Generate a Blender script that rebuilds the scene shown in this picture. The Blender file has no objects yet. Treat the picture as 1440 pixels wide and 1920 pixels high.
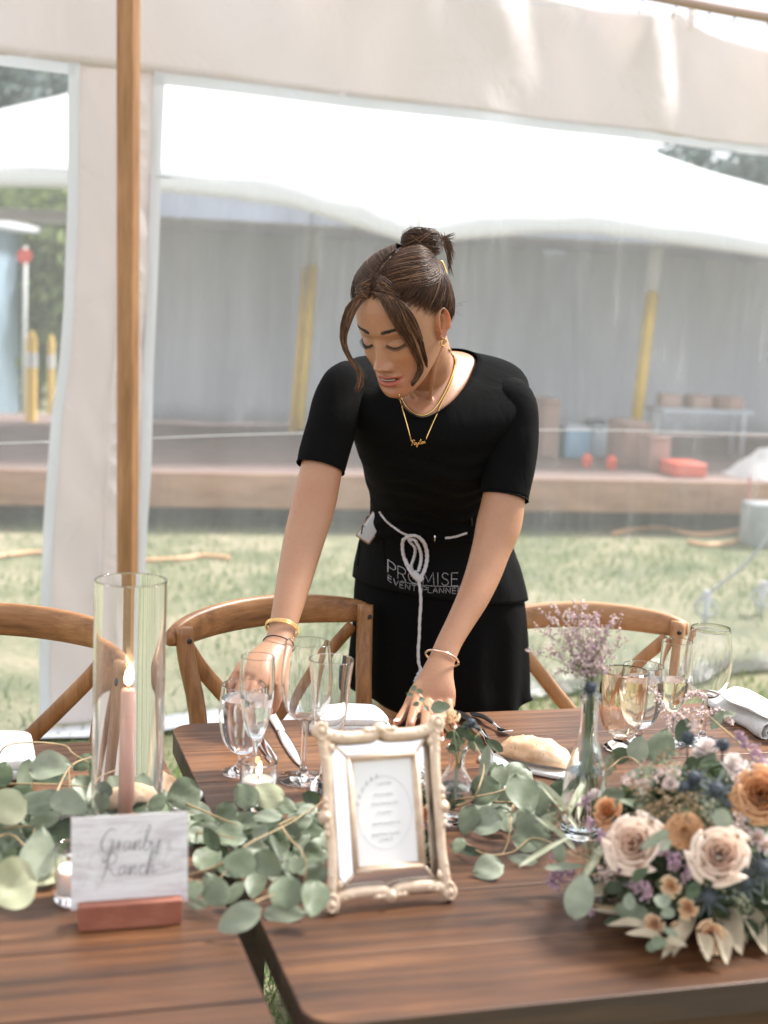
import bpy, bmesh, math, random
import numpy as np
from mathutils import Vector, Matrix, noise
from mathutils.bvhtree import BVHTree
random.seed(7)
R = math.radians
C = bpy.context.scene.collection
SC = bpy.context.scene

# ------------------------------------------------------------------ camera
CAMH, PIT, ROL, FPX = 1.49, R(8.54), R(-2.56), 2700.0
def cam_axes():
    f = Vector((0, math.cos(PIT), -math.sin(PIT))); r = Vector((1, 0, 0)); d = f.cross(r)
    rr = r*math.cos(ROL) + d*math.sin(ROL); dd = -r*math.sin(ROL) + d*math.cos(ROL)
    return rr, dd, f
RR, DD, FF = cam_axes()
cd = bpy.data.cameras.new('camera'); cam = bpy.data.objects.new('camera', cd); C.objects.link(cam)
m = Matrix(((RR.x, -DD.x, -FF.x, 0), (RR.y, -DD.y, -FF.y, 0), (RR.z, -DD.z, -FF.z, CAMH), (0, 0, 0, 1)))
cam.matrix_world = m
cd.sensor_fit = 'VERTICAL'; cd.sensor_height = 36; cd.lens = FPX/1920*36
cd.clip_start = .05; cd.clip_end = 800
cd.dof.use_dof = True; cd.dof.focus_distance = 2.52; cd.dof.aperture_fstop = 3.4
SC.camera = cam
SC.render.resolution_x, SC.render.resolution_y = 768, 1024
def ray(px, py): return (RR*((px-720)/FPX) + DD*((py-960)/FPX) + FF)
def atz(px, py, z=.76):
    d = ray(px, py); t = (z-CAMH)/d.z; return d*t + Vector((0, 0, CAMH))
def aty(px, py, Y):
    d = ray(px, py); return d*(Y/d.y) + Vector((0, 0, CAMH))

# ------------------------------------------------------------------ light
SC.view_settings.view_transform = 'Standard'; SC.view_settings.look = 'None'
SC.view_settings.exposure = EXPO = 1.8
SC.view_settings.gamma = 1
SUN_EL, SUN_AZ = R(48), R(55)     # azimuth measured from +Y toward +X
w = bpy.data.worlds.new('World'); SC.world = w; w.use_nodes = True
nt = w.node_tree; bg = nt.nodes['Background']
sky = nt.nodes.new('ShaderNodeTexSky'); sky.sky_type = 'NISHITA'; sky.sun_disc = False
sky.sun_elevation = SUN_EL; sky.sun_rotation = SUN_AZ; sky.air_density = 1.2; sky.dust_density = 4; sky.altitude = 1500
mx = nt.nodes.new('ShaderNodeMix'); mx.data_type = 'RGBA'; mx.inputs[0].default_value = .72
nt.links.new(sky.outputs[0], mx.inputs[6]); mx.inputs[7].default_value = (8.5, 8.5, 8.55, 1)   # bright even cloud
nt.links.new(mx.outputs[2], bg.inputs[0]); bg.inputs[1].default_value = .06
sl = bpy.data.lights.new('sun', 'SUN'); so = bpy.data.objects.new('sun', sl); C.objects.link(so)
sl.energy = 2.7; sl.angle = R(12); sl.color = (1, .965, .92)
sd = Vector((math.sin(SUN_AZ)*math.cos(SUN_EL), math.cos(SUN_AZ)*math.cos(SUN_EL), math.sin(SUN_EL)))
so.rotation_euler = sd.to_track_quat('Z', 'Y').to_euler()
cy = SC.cycles
cy.use_denoising = True; cy.max_bounces = 24; cy.transparent_max_bounces = 24; cy.transmission_bounces = 24
cy.glossy_bounces = 6; cy.diffuse_bounces = 4; cy.sample_clamp_indirect = 6; cy.caustics_refractive = True
cy.caustics_reflective = False; cy.blur_glossy = .5

# ------------------------------------------------------------------ helpers
def tag(o, label=None, cat=None, group=None, kind=None):
    if label: o['label'] = label
    if cat: o['category'] = cat
    if group: o['group'] = group
    if kind: o['kind'] = kind
    return o
def thing(name, label, cat, loc=(0, 0, 0), group=None):
    o = bpy.data.objects.new(name, None); o.empty_display_size = .05; C.objects.link(o); o.location = loc
    return tag(o, label, cat, group)
def mk(name, V, F, mat, parent=None, smooth=True, world=True):
    """one mesh object; V in world space unless world=False (then local to the parent)"""
    me = bpy.data.meshes.new(name)
    off = Vector((0, 0, 0))
    if parent is not None and world:
        p = parent
        while p is not None: off = off + Vector(p.location); p = p.parent
    me.from_pydata([tuple(Vector(v)-off) for v in V], [], F)
    if smooth: me.polygons.foreach_set('use_smooth', [True]*len(F))
    for x in (mat if isinstance(mat, (list, tuple)) else [mat]): me.materials.append(x)
    me.update()
    o = bpy.data.objects.new(name, me); C.objects.link(o)
    if parent is not None: o.parent = parent
    return o
class MB:
    def __init__(s): s.V = []; s.F = []
    def add(s, V, F):
        n = len(s.V); s.V += [Vector(v) for v in V]; s.F += [tuple(i+n for i in f) for f in F]; return s
    def build(s, name, mat, parent=None, smooth=True, world=True): return mk(name, s.V, s.F, mat, parent, smooth, world)
def frame_of(t, up=Vector((0, 0, 1))):
    t = t.normalized()
    if abs(t.dot(up)) > .97: up = Vector((1, 0, 0)) if abs(t.x) < .9 else Vector((0, 1, 0))
    a = up.cross(t).normalized(); b = t.cross(a).normalized(); return a, b
def loft(rings, cap=True, closed=True):
    n = len(rings[0]); V = [p for r in rings for p in r]; F = []
    for i in range(len(rings)-1):
        for j in range(n if closed else n-1):
            k = (j+1) % n; F.append((i*n+j, i*n+k, (i+1)*n+k, (i+1)*n+j))
    if cap and closed: F.append(tuple(range(n))[::-1]); F.append(tuple(range((len(rings)-1)*n, len(rings)*n)))
    return V, F
def tube(P, r, seg=8, cap=True, flat=1.0, up=Vector((0, 0, 1)), twist=0):
    P = [Vector(p) for p in P]; n = len(P); rings = []; a = None
    rr = r if isinstance(r, (list, tuple)) else [r]*n
    for i in range(n):
        t = (P[min(i+1, n-1)] - P[max(i-1, 0)])
        if t.length < 1e-9: t = Vector((0, 0, 1))
        t.normalize()
        if a is None: a, b = frame_of(t, up)
        else:
            a = (a - t*a.dot(t)).normalized(); b = t.cross(a)
        rings.append([P[i] + a*math.cos(2*math.pi*j/seg+twist)*rr[i] + b*math.sin(2*math.pi*j/seg+twist)*rr[i]*flat for j in range(seg)])
    return loft(rings, cap)
def cr(P, n):
    """Catmull-Rom resample of a list of points (any dimension)"""
    P = [np.array(p, float) for p in P]; out = []; k = len(P)-1
    for i in range(n):
        t = i/(n-1)*k; j = min(int(t), k-1); f = t-j
        p0 = P[j-1] if j > 0 else 2*P[0]-P[1]; p1 = P[j]; p2 = P[j+1]; p3 = P[j+2] if j+2 <= k else 2*P[k]-P[k-1]
        out.append(.5*((2*p1)+(-p0+p2)*f+(2*p0-5*p1+4*p2-p3)*f*f+(-p0+3*p1-3*p2+p3)*f**3))
    return out
def crv(P, n): return [Vector(p) for p in cr(P, n)]
def box(c, s, M3=None, bev=0):
    bm = bmesh.new(); bmesh.ops.create_cube(bm, size=1)
    for v in bm.verts: v.co = Vector((v.co.x*s[0], v.co.y*s[1], v.co.z*s[2]))
    if bev: bmesh.ops.bevel(bm, geom=bm.edges[:], offset=bev, segments=2, affect='EDGES', profile=.5)
    V = [(M3 @ v.co if M3 else v.co) + Vector(c) for v in bm.verts]; bm.verts.index_update()
    F = [tuple(v.index for v in f.verts) for f in bm.faces]; bm.free(); return V, F
def lathe(prof, c=(0, 0, 0), seg=40, closed=False):
    """prof: list of (r, z)"""
    # support rings next to sharp corners keep the shading of straight walls straight
    pr = [prof[0]]
    def turn(i):
        if i <= 0 or i >= len(prof)-1: return 2
        a = math.atan2(prof[i][1]-prof[i-1][1], prof[i][0]-prof[i-1][0]); b = math.atan2(prof[i+1][1]-prof[i][1], prof[i+1][0]-prof[i][0]); return abs((b-a+math.pi) % (2*math.pi)-math.pi)
    for i in range(1, len(prof)):
        (r0, z0), (r1, z1) = prof[i-1], prof[i]; l = math.hypot(r1-r0, z1-z0)
        if l > .0012:
            k = min(.0004/l, .25)
            if turn(i-1) > .5: pr.append((r0+(r1-r0)*k, z0+(z1-z0)*k))
            if turn(i) > .5: pr.append((r1-(r1-r0)*k, z1-(z1-z0)*k))
        pr.append(prof[i])
    prof = pr
    c = Vector(c); V = []; F = []; n = len(prof); ids = []
    for r_, z in prof:
        if r_ < 1e-6: ids.append([len(V)]); V.append(c+Vector((0, 0, z)))
        else:
            ids.append(list(range(len(V), len(V)+seg)))
            V += [c+Vector((r_*math.cos(2*math.pi*j/seg), r_*math.sin(2*math.pi*j/seg), z)) for j in range(seg)]
    rng = range(n if closed else n-1)
    for i in rng:
        a, b = ids[i], ids[(i+1) % n]
        if len(a) == 1 and len(b) == 1: continue
        for j in range(seg):
            k = (j+1) % seg
            if len(a) == 1: F.append((a[0], b[k], b[j]))
            elif len(b) == 1: F.append((a[j], a[k], b[0]))
            else: F.append((a[j], a[k], b[k], b[j]))
    return V, F
def rz(a): return Matrix.Rotation(a, 3, 'Z')

# ------------------------------------------------------------------ materials
def mat(name, col=(.5, .5, .5), rough=.5, metal=0, **kw):
    m = bpy.data.materials.new(name); m.use_nodes = True; b = m.node_tree.nodes['Principled BSDF']
    b.inputs['Base Color'].default_value = (*col, 1); b.inputs['Roughness'].default_value = rough; b.inputs['Metallic'].default_value = metal
    for k, v in kw.items():
        b.inputs[k.replace('_', ' ')].default_value = v
    return m
def N(m, typ, **kw):
    n = m.node_tree.nodes.new(typ)
    for k, v in kw.items():
        if k in ('ins',):
            for kk, vv in v.items(): n.inputs[kk].default_value = vv
        else: setattr(n, k, v)
    return n
def L(m, a, b): m.node_tree.links.new(a, b)
def coords(m, scale=(1, 1, 1), rot=(0, 0, 0), src='Object'):
    t = N(m, 'ShaderNodeTexCoord'); mp = N(m, 'ShaderNodeMapping'); mp.inputs['Scale'].default_value = scale; mp.inputs['Rotation'].default_value = rot
    L(m, t.outputs[src], mp.inputs[0]); return mp.outputs[0]
def ramp(m, fac, stops):
    r = N(m, 'ShaderNodeValToRGB'); e = r.color_ramp.elements
    while len(e) < len(stops): e.new(.5)
    for i, (p, c) in enumerate(stops): e[i].position = p; e[i].color = (*c, 1) if len(c) == 3 else c
    L(m, fac, r.inputs[0]); return r.outputs[0]
def noise_col(name, stops, scale=5, stretch=(1, 1, 1), rough=.6, bump=0, detail=5, dist=.0, rot=(0, 0, 0), bscale=None, **kw):
    m = mat(name, rough=rough, **kw); b = m.node_tree.nodes['Principled BSDF']
    co = coords(m, stretch, rot); n = N(m, 'ShaderNodeTexNoise', ins={'Scale': scale, 'Detail': detail, 'Distortion': dist}); L(m, co, n.inputs[0])
    L(m, ramp(m, n.outputs[0], stops), b.inputs['Base Color'])
    if bump:
        n2 = n
        if bscale: n2 = N(m, 'ShaderNodeTexNoise', ins={'Scale': bscale, 'Detail': 3}); L(m, co, n2.inputs[0])
        bp = N(m, 'ShaderNodeBump', ins={'Strength': bump, 'Distance': .004}); L(m, n2.outputs[0], bp.inputs['Height']); L(m, bp.outputs[0], b.inputs['Normal'])
    return m
def wood(name, dark, mid, light, rough=.42, sc=1.0, rot=(0, 0, 0), plank=0, ax='X'):
    """grain along object X (or Z)"""
    def S(a, b): return (a, b, b) if ax == 'X' else (b, b, a)
    m = mat(name, rough=rough); b = m.node_tree.nodes['Principled BSDF']
    co = coords(m, S(1.1*sc, 9*sc), rot)
    n0 = N(m, 'ShaderNodeTexNoise', ins={'Scale': 1.6, 'Detail': 3}); L(m, co, n0.inputs[0])
    wv = N(m, 'ShaderNodeTexWave', bands_direction='Y', ins={'Scale': 1.3, 'Distortion': 6, 'Detail': 3, 'Detail Scale': 1.2}); L(m, co, wv.inputs[0])
    n1 = N(m, 'ShaderNodeTexNoise', ins={'Scale': 14, 'Detail': 8, 'Roughness': .7}); L(m, coords(m, S(.35*sc, 7*sc), rot), n1.inputs[0])
    a = N(m, 'ShaderNodeMix', ins={0: .12}); L(m, n0.outputs[0], a.inputs[2]); L(m, wv.outputs[0], a.inputs[3])
    if plank:
        t = N(m, 'ShaderNodeTexCoord'); sp = N(m, 'ShaderNodeSeparateXYZ'); L(m, t.outputs['Object'], sp.inputs[0])
        fl = N(m, 'ShaderNodeMath', operation='MULTIPLY_ADD'); fl.inputs[1].default_value = 1/plank; fl.inputs[2].default_value = .5; L(m, sp.outputs[1], fl.inputs[0])
        f2 = N(m, 'ShaderNodeMath', operation='FLOOR'); L(m, fl.outputs[0], f2.inputs[0]); wn = N(m, 'ShaderNodeTexWhiteNoise', noise_dimensions='1D'); L(m, f2.outputs[0], wn.inputs['W'])
        ad = N(m, 'ShaderNodeMath', operation='MULTIPLY_ADD'); ad.inputs[1].default_value = .22; ad.inputs[2].default_value = -.11; L(m, wn.outputs[0], ad.inputs[0])
        a0 = N(m, 'ShaderNodeMath', operation='ADD'); L(m, a.outputs[0], a0.inputs[0]); L(m, ad.outputs[0], a0.inputs[1]); a = a0
    n3 = N(m, 'ShaderNodeTexNoise', ins={'Scale': 3.2, 'Detail': 4, 'Roughness': .6, 'Distortion': .8}); L(m, coords(m, S(.9*sc, 2.6*sc), rot), n3.inputs[0])
    a3 = N(m, 'ShaderNodeMix', ins={0: .38}); L(m, a.outputs[0], a3.inputs[2]); L(m, n3.outputs[0], a3.inputs[3]); a = a3
    a2 = N(m, 'ShaderNodeMix', ins={0: .36}); L(m, a.outputs[0], a2.inputs[2]); L(m, n1.outputs[0], a2.inputs[3])
    c = ramp(m, a2.outputs[0], [(.34, dark), (.49, mid), (.64, light)]); L(m, c, b.inputs['Base Color'])
    bp = N(m, 'ShaderNodeBump', ins={'Strength': .25, 'Distance': .002}); L(m, n1.outputs[0], bp.inputs['Height']); L(m, bp.outputs[0], b.inputs['Normal'])
    rr = ramp(m, n1.outputs[0], [(.3, (rough+.12,)*3), (.7, (rough-.08,)*3)]); L(m, rr, b.inputs['Roughness'])
    return m
def cloth(name, col, trans=.3, bump=.25, bs=7, rough=.9):
    m = mat(name, col, rough); nt = m.node_tree; b = nt.nodes['Principled BSDF']; out = nt.nodes['Material Output']
    tr = N(m, 'ShaderNodeBsdfTranslucent'); tr.inputs[0].default_value = (*col, 1)
    mx = N(m, 'ShaderNodeMixShader'); mx.inputs[0].default_value = trans
    L(m, b.outputs[0], mx.inputs[1]); L(m, tr.outputs[0], mx.inputs[2]); L(m, mx.outputs[0], out.inputs[0])
    n = N(m, 'ShaderNodeTexNoise', ins={'Scale': bs, 'Detail': 4, 'Distortion': .6}); L(m, coords(m), n.inputs[0])
    n2 = N(m, 'ShaderNodeTexNoise', ins={'Scale': 400, 'Detail': 1}); L(m, coords(m), n2.inputs[0])
    ad = N(m, 'ShaderNodeMath', operation='MULTIPLY_ADD'); ad.inputs[1].default_value = .02; L(m, n2.outputs[0], ad.inputs[0]); L(m, n.outputs[0], ad.inputs[2])
    bp = N(m, 'ShaderNodeBump', ins={'Strength': bump, 'Distance': .03}); L(m, ad.outputs[0], bp.inputs['Height'])
    L(m, bp.outputs[0], b.inputs['Normal']); L(m, bp.outputs[0], tr.inputs['Normal'])
    return m
def glassm(name, col=(1, 1, 1), rough=0, ior=1.45):
    return mat(name, col, rough, Transmission_Weight=1.0, IOR=ior)
def leafm(name, c1, c2, rough=.55, trans=.25, scale=9):
    m = mat(name, c1, rough); nt = m.node_tree; b = nt.nodes['Principled BSDF']; out = nt.nodes['Material Output']
    n = N(m, 'ShaderNodeTexNoise', ins={'Scale': scale, 'Detail': 4}); L(m, coords(m), n.inputs[0])
    c = ramp(m, n.outputs[0], [(.35, c1), (.65, c2)]); L(m, c, b.inputs['Base Color'])
    tr = N(m, 'ShaderNodeBsdfTranslucent'); L(m, c, tr.inputs[0])
    mx = N(m, 'ShaderNodeMixShader'); mx.inputs[0].default_value = trans
    L(m, b.outputs[0], mx.inputs[1]); L(m, tr.outputs[0], mx.inputs[2]); L(m, mx.outputs[0], out.inputs[0])
    return m
M = {}
M['table'] = wood('table_wood', (.022, .008, .003), (.088, .034, .012), (.21, .092, .036), .42, plank=.1475)
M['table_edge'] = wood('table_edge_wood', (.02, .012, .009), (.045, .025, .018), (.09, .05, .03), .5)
M['chair'] = wood('chair_wood', (.10, .04, .014), (.27, .12, .042), (.42, .21, .085), .40, 2.2)
M['chair_v'] = wood('chair_wood_upright', (.10, .04, .014), (.27, .12, .042), (.42, .21, .085), .40, 2.2, ax='Z')
M['chair_pale_v'] = wood('pale_chair_wood_upright', (.26, .12, .05), (.42, .215, .10), (.54, .30, .15), .42, 2.2, ax='Z')
M['chair_pale'] = wood('pale_chair_wood', (.26, .12, .05), (.42, .215, .10), (.54, .30, .15), .42, 2.2)
M['pole'] = wood('pole_wood', (.17, .075, .028), (.33, .16, .065), (.47, .25, .115), .5, 1.3, ax='Z')
M['cream'] = cloth('cream_canvas', (.86, .805, .80), .35, .7, 4)
M['border'] = cloth('border_tape', (.74, .76, .80), .3, .2, 9)
M['white_pvc'] = cloth('white_marquee_cloth', (.92, .93, .94), .4, .2, 2)
M['grey_pvc'] = cloth('grey_wall_cloth', (.62, .65, .72), .15, .3, 1.5)
M['white'] = mat('white_plain', (.8, .8, .8), .6)
M['black_metal'] = mat('black_metal', (.02, .02, .02), .35, .3)
M['silver'] = mat('polished_steel', (.8, .8, .8), .12, 1)
M['gold'] = mat('gold', (.86, .58, .22), .2, 1)
M['glass'] = glassm('clear_glass')

# ------------------------------------------------------------------ ground
def ground():
    m = mat('lawn', rough=.95); b = m.node_tree.nodes['Principled BSDF']
    n = N(m, 'ShaderNodeTexNoise', ins={'Scale': 1.6, 'Detail': 7, 'Roughness': .65}); L(m, coords(m), n.inputs[0])
    n2 = N(m, 'ShaderNodeTexNoise', ins={'Scale': 26, 'Detail': 5, 'Roughness': .7}); L(m, coords(m, (1, 1.6, 1)), n2.inputs[0])
    c1 = ramp(m, n.outputs[0], [(.36, (.17, .2, .10)), (.5, (.33, .32, .19)), (.64, (.52, .45, .31))])
    c2 = ramp(m, n2.outputs[0], [(.3, (.25, .3, .2)), (.7, (1, 1, 1))])
    x = N(m, 'ShaderNodeMix', data_type='RGBA', blend_type='MULTIPLY', ins={0: .75}); L(m, c1, x.inputs[6]); L(m, c2, x.inputs[7]); L(m, x.outputs[2], b.inputs['Base Color'])
    bp = N(m, 'ShaderNodeBump', ins={'Strength': .8, 'Distance': .03}); L(m, n2.outputs[0], bp.inputs['Height']); L(m, bp.outputs[0], b.inputs['Normal'])
    V = []; F = []; xs = [-300, -60, -20, -8, -4, -2, -1, 0, 1, 2, 4, 8, 20, 60, 300]; ys = [-60, -10, -2, 0, 1, 2, 3, 4, 6, 8, 12, 20, 60, 150, 500]
    for y in ys:
        for x_ in xs: V.append((x_, y, 0))
    k = len(xs)
    for i in range(len(ys)-1):
        for j in range(k-1): F.append((i*k+j, i*k+j+1, (i+1)*k+j+1, (i+1)*k+j))
    tag(mk('ground', V, F, m), kind='structure')
ground()
def grass():
    m = leafm('grass_blade', (.10, .19, .05), (.30, .35, .15), .7, .3, 30)
    mb = MB(); rnd = random.Random(3)
    def blade(x, y, h, w_):
        a = rnd.uniform(0, 6.28); dx, dy = math.cos(a), math.sin(a); l = rnd.uniform(.2, 1.1)*h; b = rnd.uniform(0, 6.28)
        wx, wy = math.cos(b)*w_, math.sin(b)*w_
        n = len(mb.V)
        mb.V += [Vector((x-wx, y-wy, 0)), Vector((x+wx, y+wy, 0)), Vector((x+dx*l*.4+wx*.7, y+dy*l*.4+wy*.7, h*.6)), Vector((x+dx*l*.4-wx*.7, y+dy*l*.4-wy*.7, h*.6)), Vector((x+dx*l, y+dy*l, h*.9))]
        mb.F += [(n, n+1, n+2, n+3), (n+3, n+2, n+4)]
    for i in range(9000):       # dense turf seen between the two tables
        blade(rnd.uniform(-.6, .9), rnd.uniform(2.0, 4.6), rnd.uniform(.03, .07), .0022)
    for i in range(26000):
        y = rnd.uniform(2.6, 9.2); x = rnd.uniform(-.42, .42)*y
        if math.sin(x*2.1+y*1.3)+math.sin(x*.9-y*2.3)*.8 < rnd.uniform(-1.6, .8): continue
        blade(x, y, rnd.uniform(.025, .06), .004)
    tag(mb.build('grass', m, None, True), 'short lawn turf under the tables and outside the tent', kind='stuff')
grass()

# ------------------------------------------------------------------ own tent: side wall, pole
WA = Vector((-.776, 4.8, 0)); WB = Vector((1.515, 6.1, 0)); WU = (WB-WA).normalized(); WN = Vector((WU.y, -WU.x, 0))   # WN faces the camera side
def wpt(s, z, off=0): return WA + WU*s + Vector((0, 0, z)) + WN*off
def wall_s(px, py):         # where a picture ray meets the wall plane -> (s, z)
    d = ray(px, py); o = Vector((0, 0, CAMH)); t = (WA-o).dot(WN)/d.dot(WN); p = o+d*t; return (p-WA).dot(WU), p.z
def vinyl():
    m = mat('clear_vinyl', (.9, .93, .97), .08); nt = m.node_tree; b = nt.nodes['Principled BSDF']; out = nt.nodes['Material Output']
    tr = N(m, 'ShaderNodeBsdfTransparent'); tr.inputs[0].default_value = (.98, .985, .99, 1)
    df = N(m, 'ShaderNodeBsdfDiffuse'); df.inputs[0].default_value = (.95, .96, .98, 1)
    tl = N(m, 'ShaderNodeBsdfTranslucent'); tl.inputs[0].default_value = (.95, .96, .98, 1)
    hz = N(m, 'ShaderNodeMixShader'); hz.inputs[0].default_value = .6; L(m, df.outputs[0], hz.inputs[1]); L(m, tl.outputs[0], hz.inputs[2])
    n = N(m, 'ShaderNodeTexNoise', ins={'Scale': 2.2, 'Detail': 6, 'Roughness': .6, 'Distortion': .3}); L(m, coords(m, (3, 3, .5)), n.inputs[0])
    n2 = N(m, 'ShaderNodeTexNoise', ins={'Scale': 9, 'Detail': 6, 'Roughness': .75}); L(m, coords(m, (4, 4, .4)), n2.inputs[0])
    mu = N(m, 'ShaderNodeMath', operation='MULTIPLY'); L(m, n.outputs[0], mu.inputs[0]); L(m, n2.outputs[0], mu.inputs[1])
    fac = ramp(m, mu.outputs[0], [(.12, (.15,)*3), (.3, (.205,)*3), (.5, (.38,)*3)])
    m1 = N(m, 'ShaderNodeMixShader'); L(m, fac, m1.inputs[0]); L(m, tr.outputs[0], m1.inputs[1]); L(m, hz.outputs[0], m1.inputs[2])
    gl = N(m, 'ShaderNodeBsdfGlossy'); gl.inputs['Roughness'].default_value = .12
    fr = N(m, 'ShaderNodeFresnel'); fr.inputs[0].default_value = 1.3
    bp = N(m, 'ShaderNodeBump', ins={'Strength': .5, 'Distance': .03}); L(m, n.outputs[0], bp.inputs['Height']); L(m, bp.outputs[0], gl.inputs['Normal']); L(m, bp.outputs[0], fr.inputs['Normal'])
    m2 = N(m, 'ShaderNodeMixShader'); L(m, fr.outputs[0], m2.inputs[0]); L(m, m1.outputs[0], m2.inputs[1]); L(m, gl.outputs[0], m2.inputs[2])
    L(m, m2.outputs[0], out.inputs[0]); return m
M['vinyl'] = vinyl()
def sheet(name, f, ns, nz, m, parent, thick=.0012):
    """f(i/ns, j/nz) -> point"""
    V = [f(i/ns, j/nz) for j in range(nz+1) for i in range(ns+1)]
    F = [(j*(ns+1)+i, j*(ns+1)+i+1, (j+1)*(ns+1)+i+1, (j+1)*(ns+1)+i) for j in range(nz) for i in range(ns)]
    o = mk(name, V, F, m, parent)
    if thick: so_ = o.modifiers.new('solid', 'SOLIDIFY'); so_.thickness = thick
    return o
def lerp(a, b, t): return a+(b-a)*t
def sstep_(a, b, x): t = min(1, max(0, (x-a)/(b-a))); return t*t*(3-2*t)
def tent_wall():
    t = thing('tent_sidewall', 'cream canvas sidewall with big clear vinyl windows behind the woman', 'tent wall', wpt(0, 0))
    def edge(P):    # polyline given in picture space -> function z -> s on the wall
        Q = sorted([wall_s(*p)[::-1] for p in P])
        def f(z):
            if z <= Q[0][0]: return Q[0][1]
            for a, b in zip(Q, Q[1:]):
                if z <= b[0]: return lerp(a[1], b[1], (z-a[0])/(b[0]-a[0]))
            return Q[-1][1]
        return f
    e1 = edge([(129, 120), (124, 400), (117, 573), (108, 680), (95, 768), (80, 974), (76, 1180), (75, 1360)])   # right edge of the left window
    e2 = edge([(297, 143), (292, 400), (283, 630), (272, 860), (266, 974), (262, 1100), (260, 1360)])           # left edge of the right window
    ZT = 2.108; ZB = .02
    def wob(s, z, a=1): return a*(.014*math.sin(s*7+z*3)+.01*math.sin(z*9+s*2)*math.cos(s*5)+.02*noise.noise(Vector((s*2.5, z*2, 1.3))))
    def top(s):     # hung scallops
        return 2.63 - .19*abs(math.sin((s-2.25)*math.pi/1.62))**.9*(1 if s > .35 else 0) + (.0 if s > .35 else .3)
    def ptop(s):
        T = [(-3, 3.1), (0, 3.1), (.7, 2.95), (1.25, 2.74), (1.62, 2.62), (2.15, 2.66), (2.85, 2.50), (3.5, 2.66), (4.4, 2.56), (6, 2.6)]
        for a, b in zip(T, T[1:]):
            if s <= b[0]:
                u = (s-a[0])/(b[0]-a[0]); u = max(0, u); return lerp(a[1], b[1], u) - .05*math.sin(u*math.pi)
        return 2.6
    # band above the windows
    def band(u, v):
        s = lerp(-2.4, 5.2, u); z = lerp(ZT+.055, ptop(s), v)
        rad = .055*v*math.sin(s*7+1.5*math.sin(s*3)+(z-2.2)*3)+.016*math.sin(s*19+z*11)*v+.02*noise.noise(Vector((s*5, z*3, 4)))
        return wpt(s, z, wob(s, z)+rad)
    sheet('canvas_band', band, 160, 26, M['cream'], t)
    def strip(u, v):
        z = lerp(ZB, ZT+.06, v); a = e1(z)+.034; b = e2(z)-.0; s = lerp(a, b, u)
        g = 0
        if u > .55: g = .0075*math.sin(z*58+3*math.sin(z*13)+s*30)*max(0, math.sin(math.pi*(u-.55)/.36)) if u < .91 else 0
        return wpt(s, z, wob(s, z)*.8+g+.006*math.sin(z*14+s*22))
    sheet('canvas_strip', strip, 44, 300, M['cream'], t)
    def seam(u, v):
        z = lerp(ZB, ZT+.3, v); a = e1(z)+.05; b = e2(z); s = lerp(a, b, .52)+lerp(-.004, .004, u); return wpt(s, z, .016+wob(s, z)*.8)
    sheet('stitched_seam', seam, 1, 80, M['cream'], t)
    for nm, e, d in (('window_tape', e1, 1), ('window_tape', e2, -1)):
        def tape(u, v, e=e, d=d):
            z = lerp(ZB, ZT+.06, v); s = e(z)+(d*.036*(1-u) if d > 0 else .036*(u-.55)); return wpt(s, z, wob(s, z)*.8+.008)
        sheet(nm, tape, 3, 90, M['border'], t, 0)
    def ttape(u, v, s0=-2.4, s1=0):
        s = lerp(s0, s1, u); z = lerp(ZT+.022, ZT+.058, v); return wpt(s, z, wob(s, z)+.009)
    sheet('window_tape', lambda u, v: ttape(u, v, -2.4, e1(ZT)+.03), 60, 2, M['border'], t, 0)
    sheet('window_tape', lambda u, v: ttape(u, v, e2(ZT)-.02, 5.2), 120, 2, M['border'], t, 0)
    def pane(s0, s1):
        def f(u, v):
            z = lerp(-.0+ZB, ZT+.03, v); fl_ = max(0, (.5-z)/.5)**2; a = s0 if not callable(s0) else s0(z)-.02; b = s1 if not callable(s1) else s1(z)+.02; s = lerp(a, b, u)
            return wpt(s, z, .5*wob(s, z)-.004+0.3*fl_*sstep_(.1, 1.3, s))
        return f
    sheet('vinyl_window', pane(-2.4, e1), 60, 60, M['vinyl'], t, 0)
    sheet('vinyl_window', pane(e2, 5.2), 120, 60, M['vinyl'], t, 0)
    for z in (.985, 1.84):
        for s0, s1 in ((-2.4, e1(z)), (e2(z), 5.2)):
            sheet('weld_seam', lambda u, v: wpt(lerp(s0, s1, u), z+.02*math.sin(lerp(s0, s1, u)*1.3)+lerp(-.0018, .0018, v), .5*wob(lerp(s0, s1, u), z)+.004), 60, 1, M['white'] if z < 1 else M['vinyl'], t)
    # flap of the wall that lies on the grass
    def flap(u, v):
        s = lerp(-2.4, .55, u); return wpt(s, .018+.01*math.sin(s*9)*v, v*(.16+.05*math.sin(s*4)))
    sheet('ground_flap', flap, 50, 4, M['border'], t)
    for s in (2.15,):     # clip and hook that hold the scalloped edge
        V, F = box(wpt(s, 2.61, .03), (.035, .012, .09), rz(math.atan2(WU.y, WU.x)), .004); mk('edge_clip', V, F, M['cream'], t)
        V, F = tube([wpt(s, 2.66, .02), wpt(s, 2.78, .02)], .006); mk('hook', V, F, M['black_metal'], t)
tent_wall()
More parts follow.
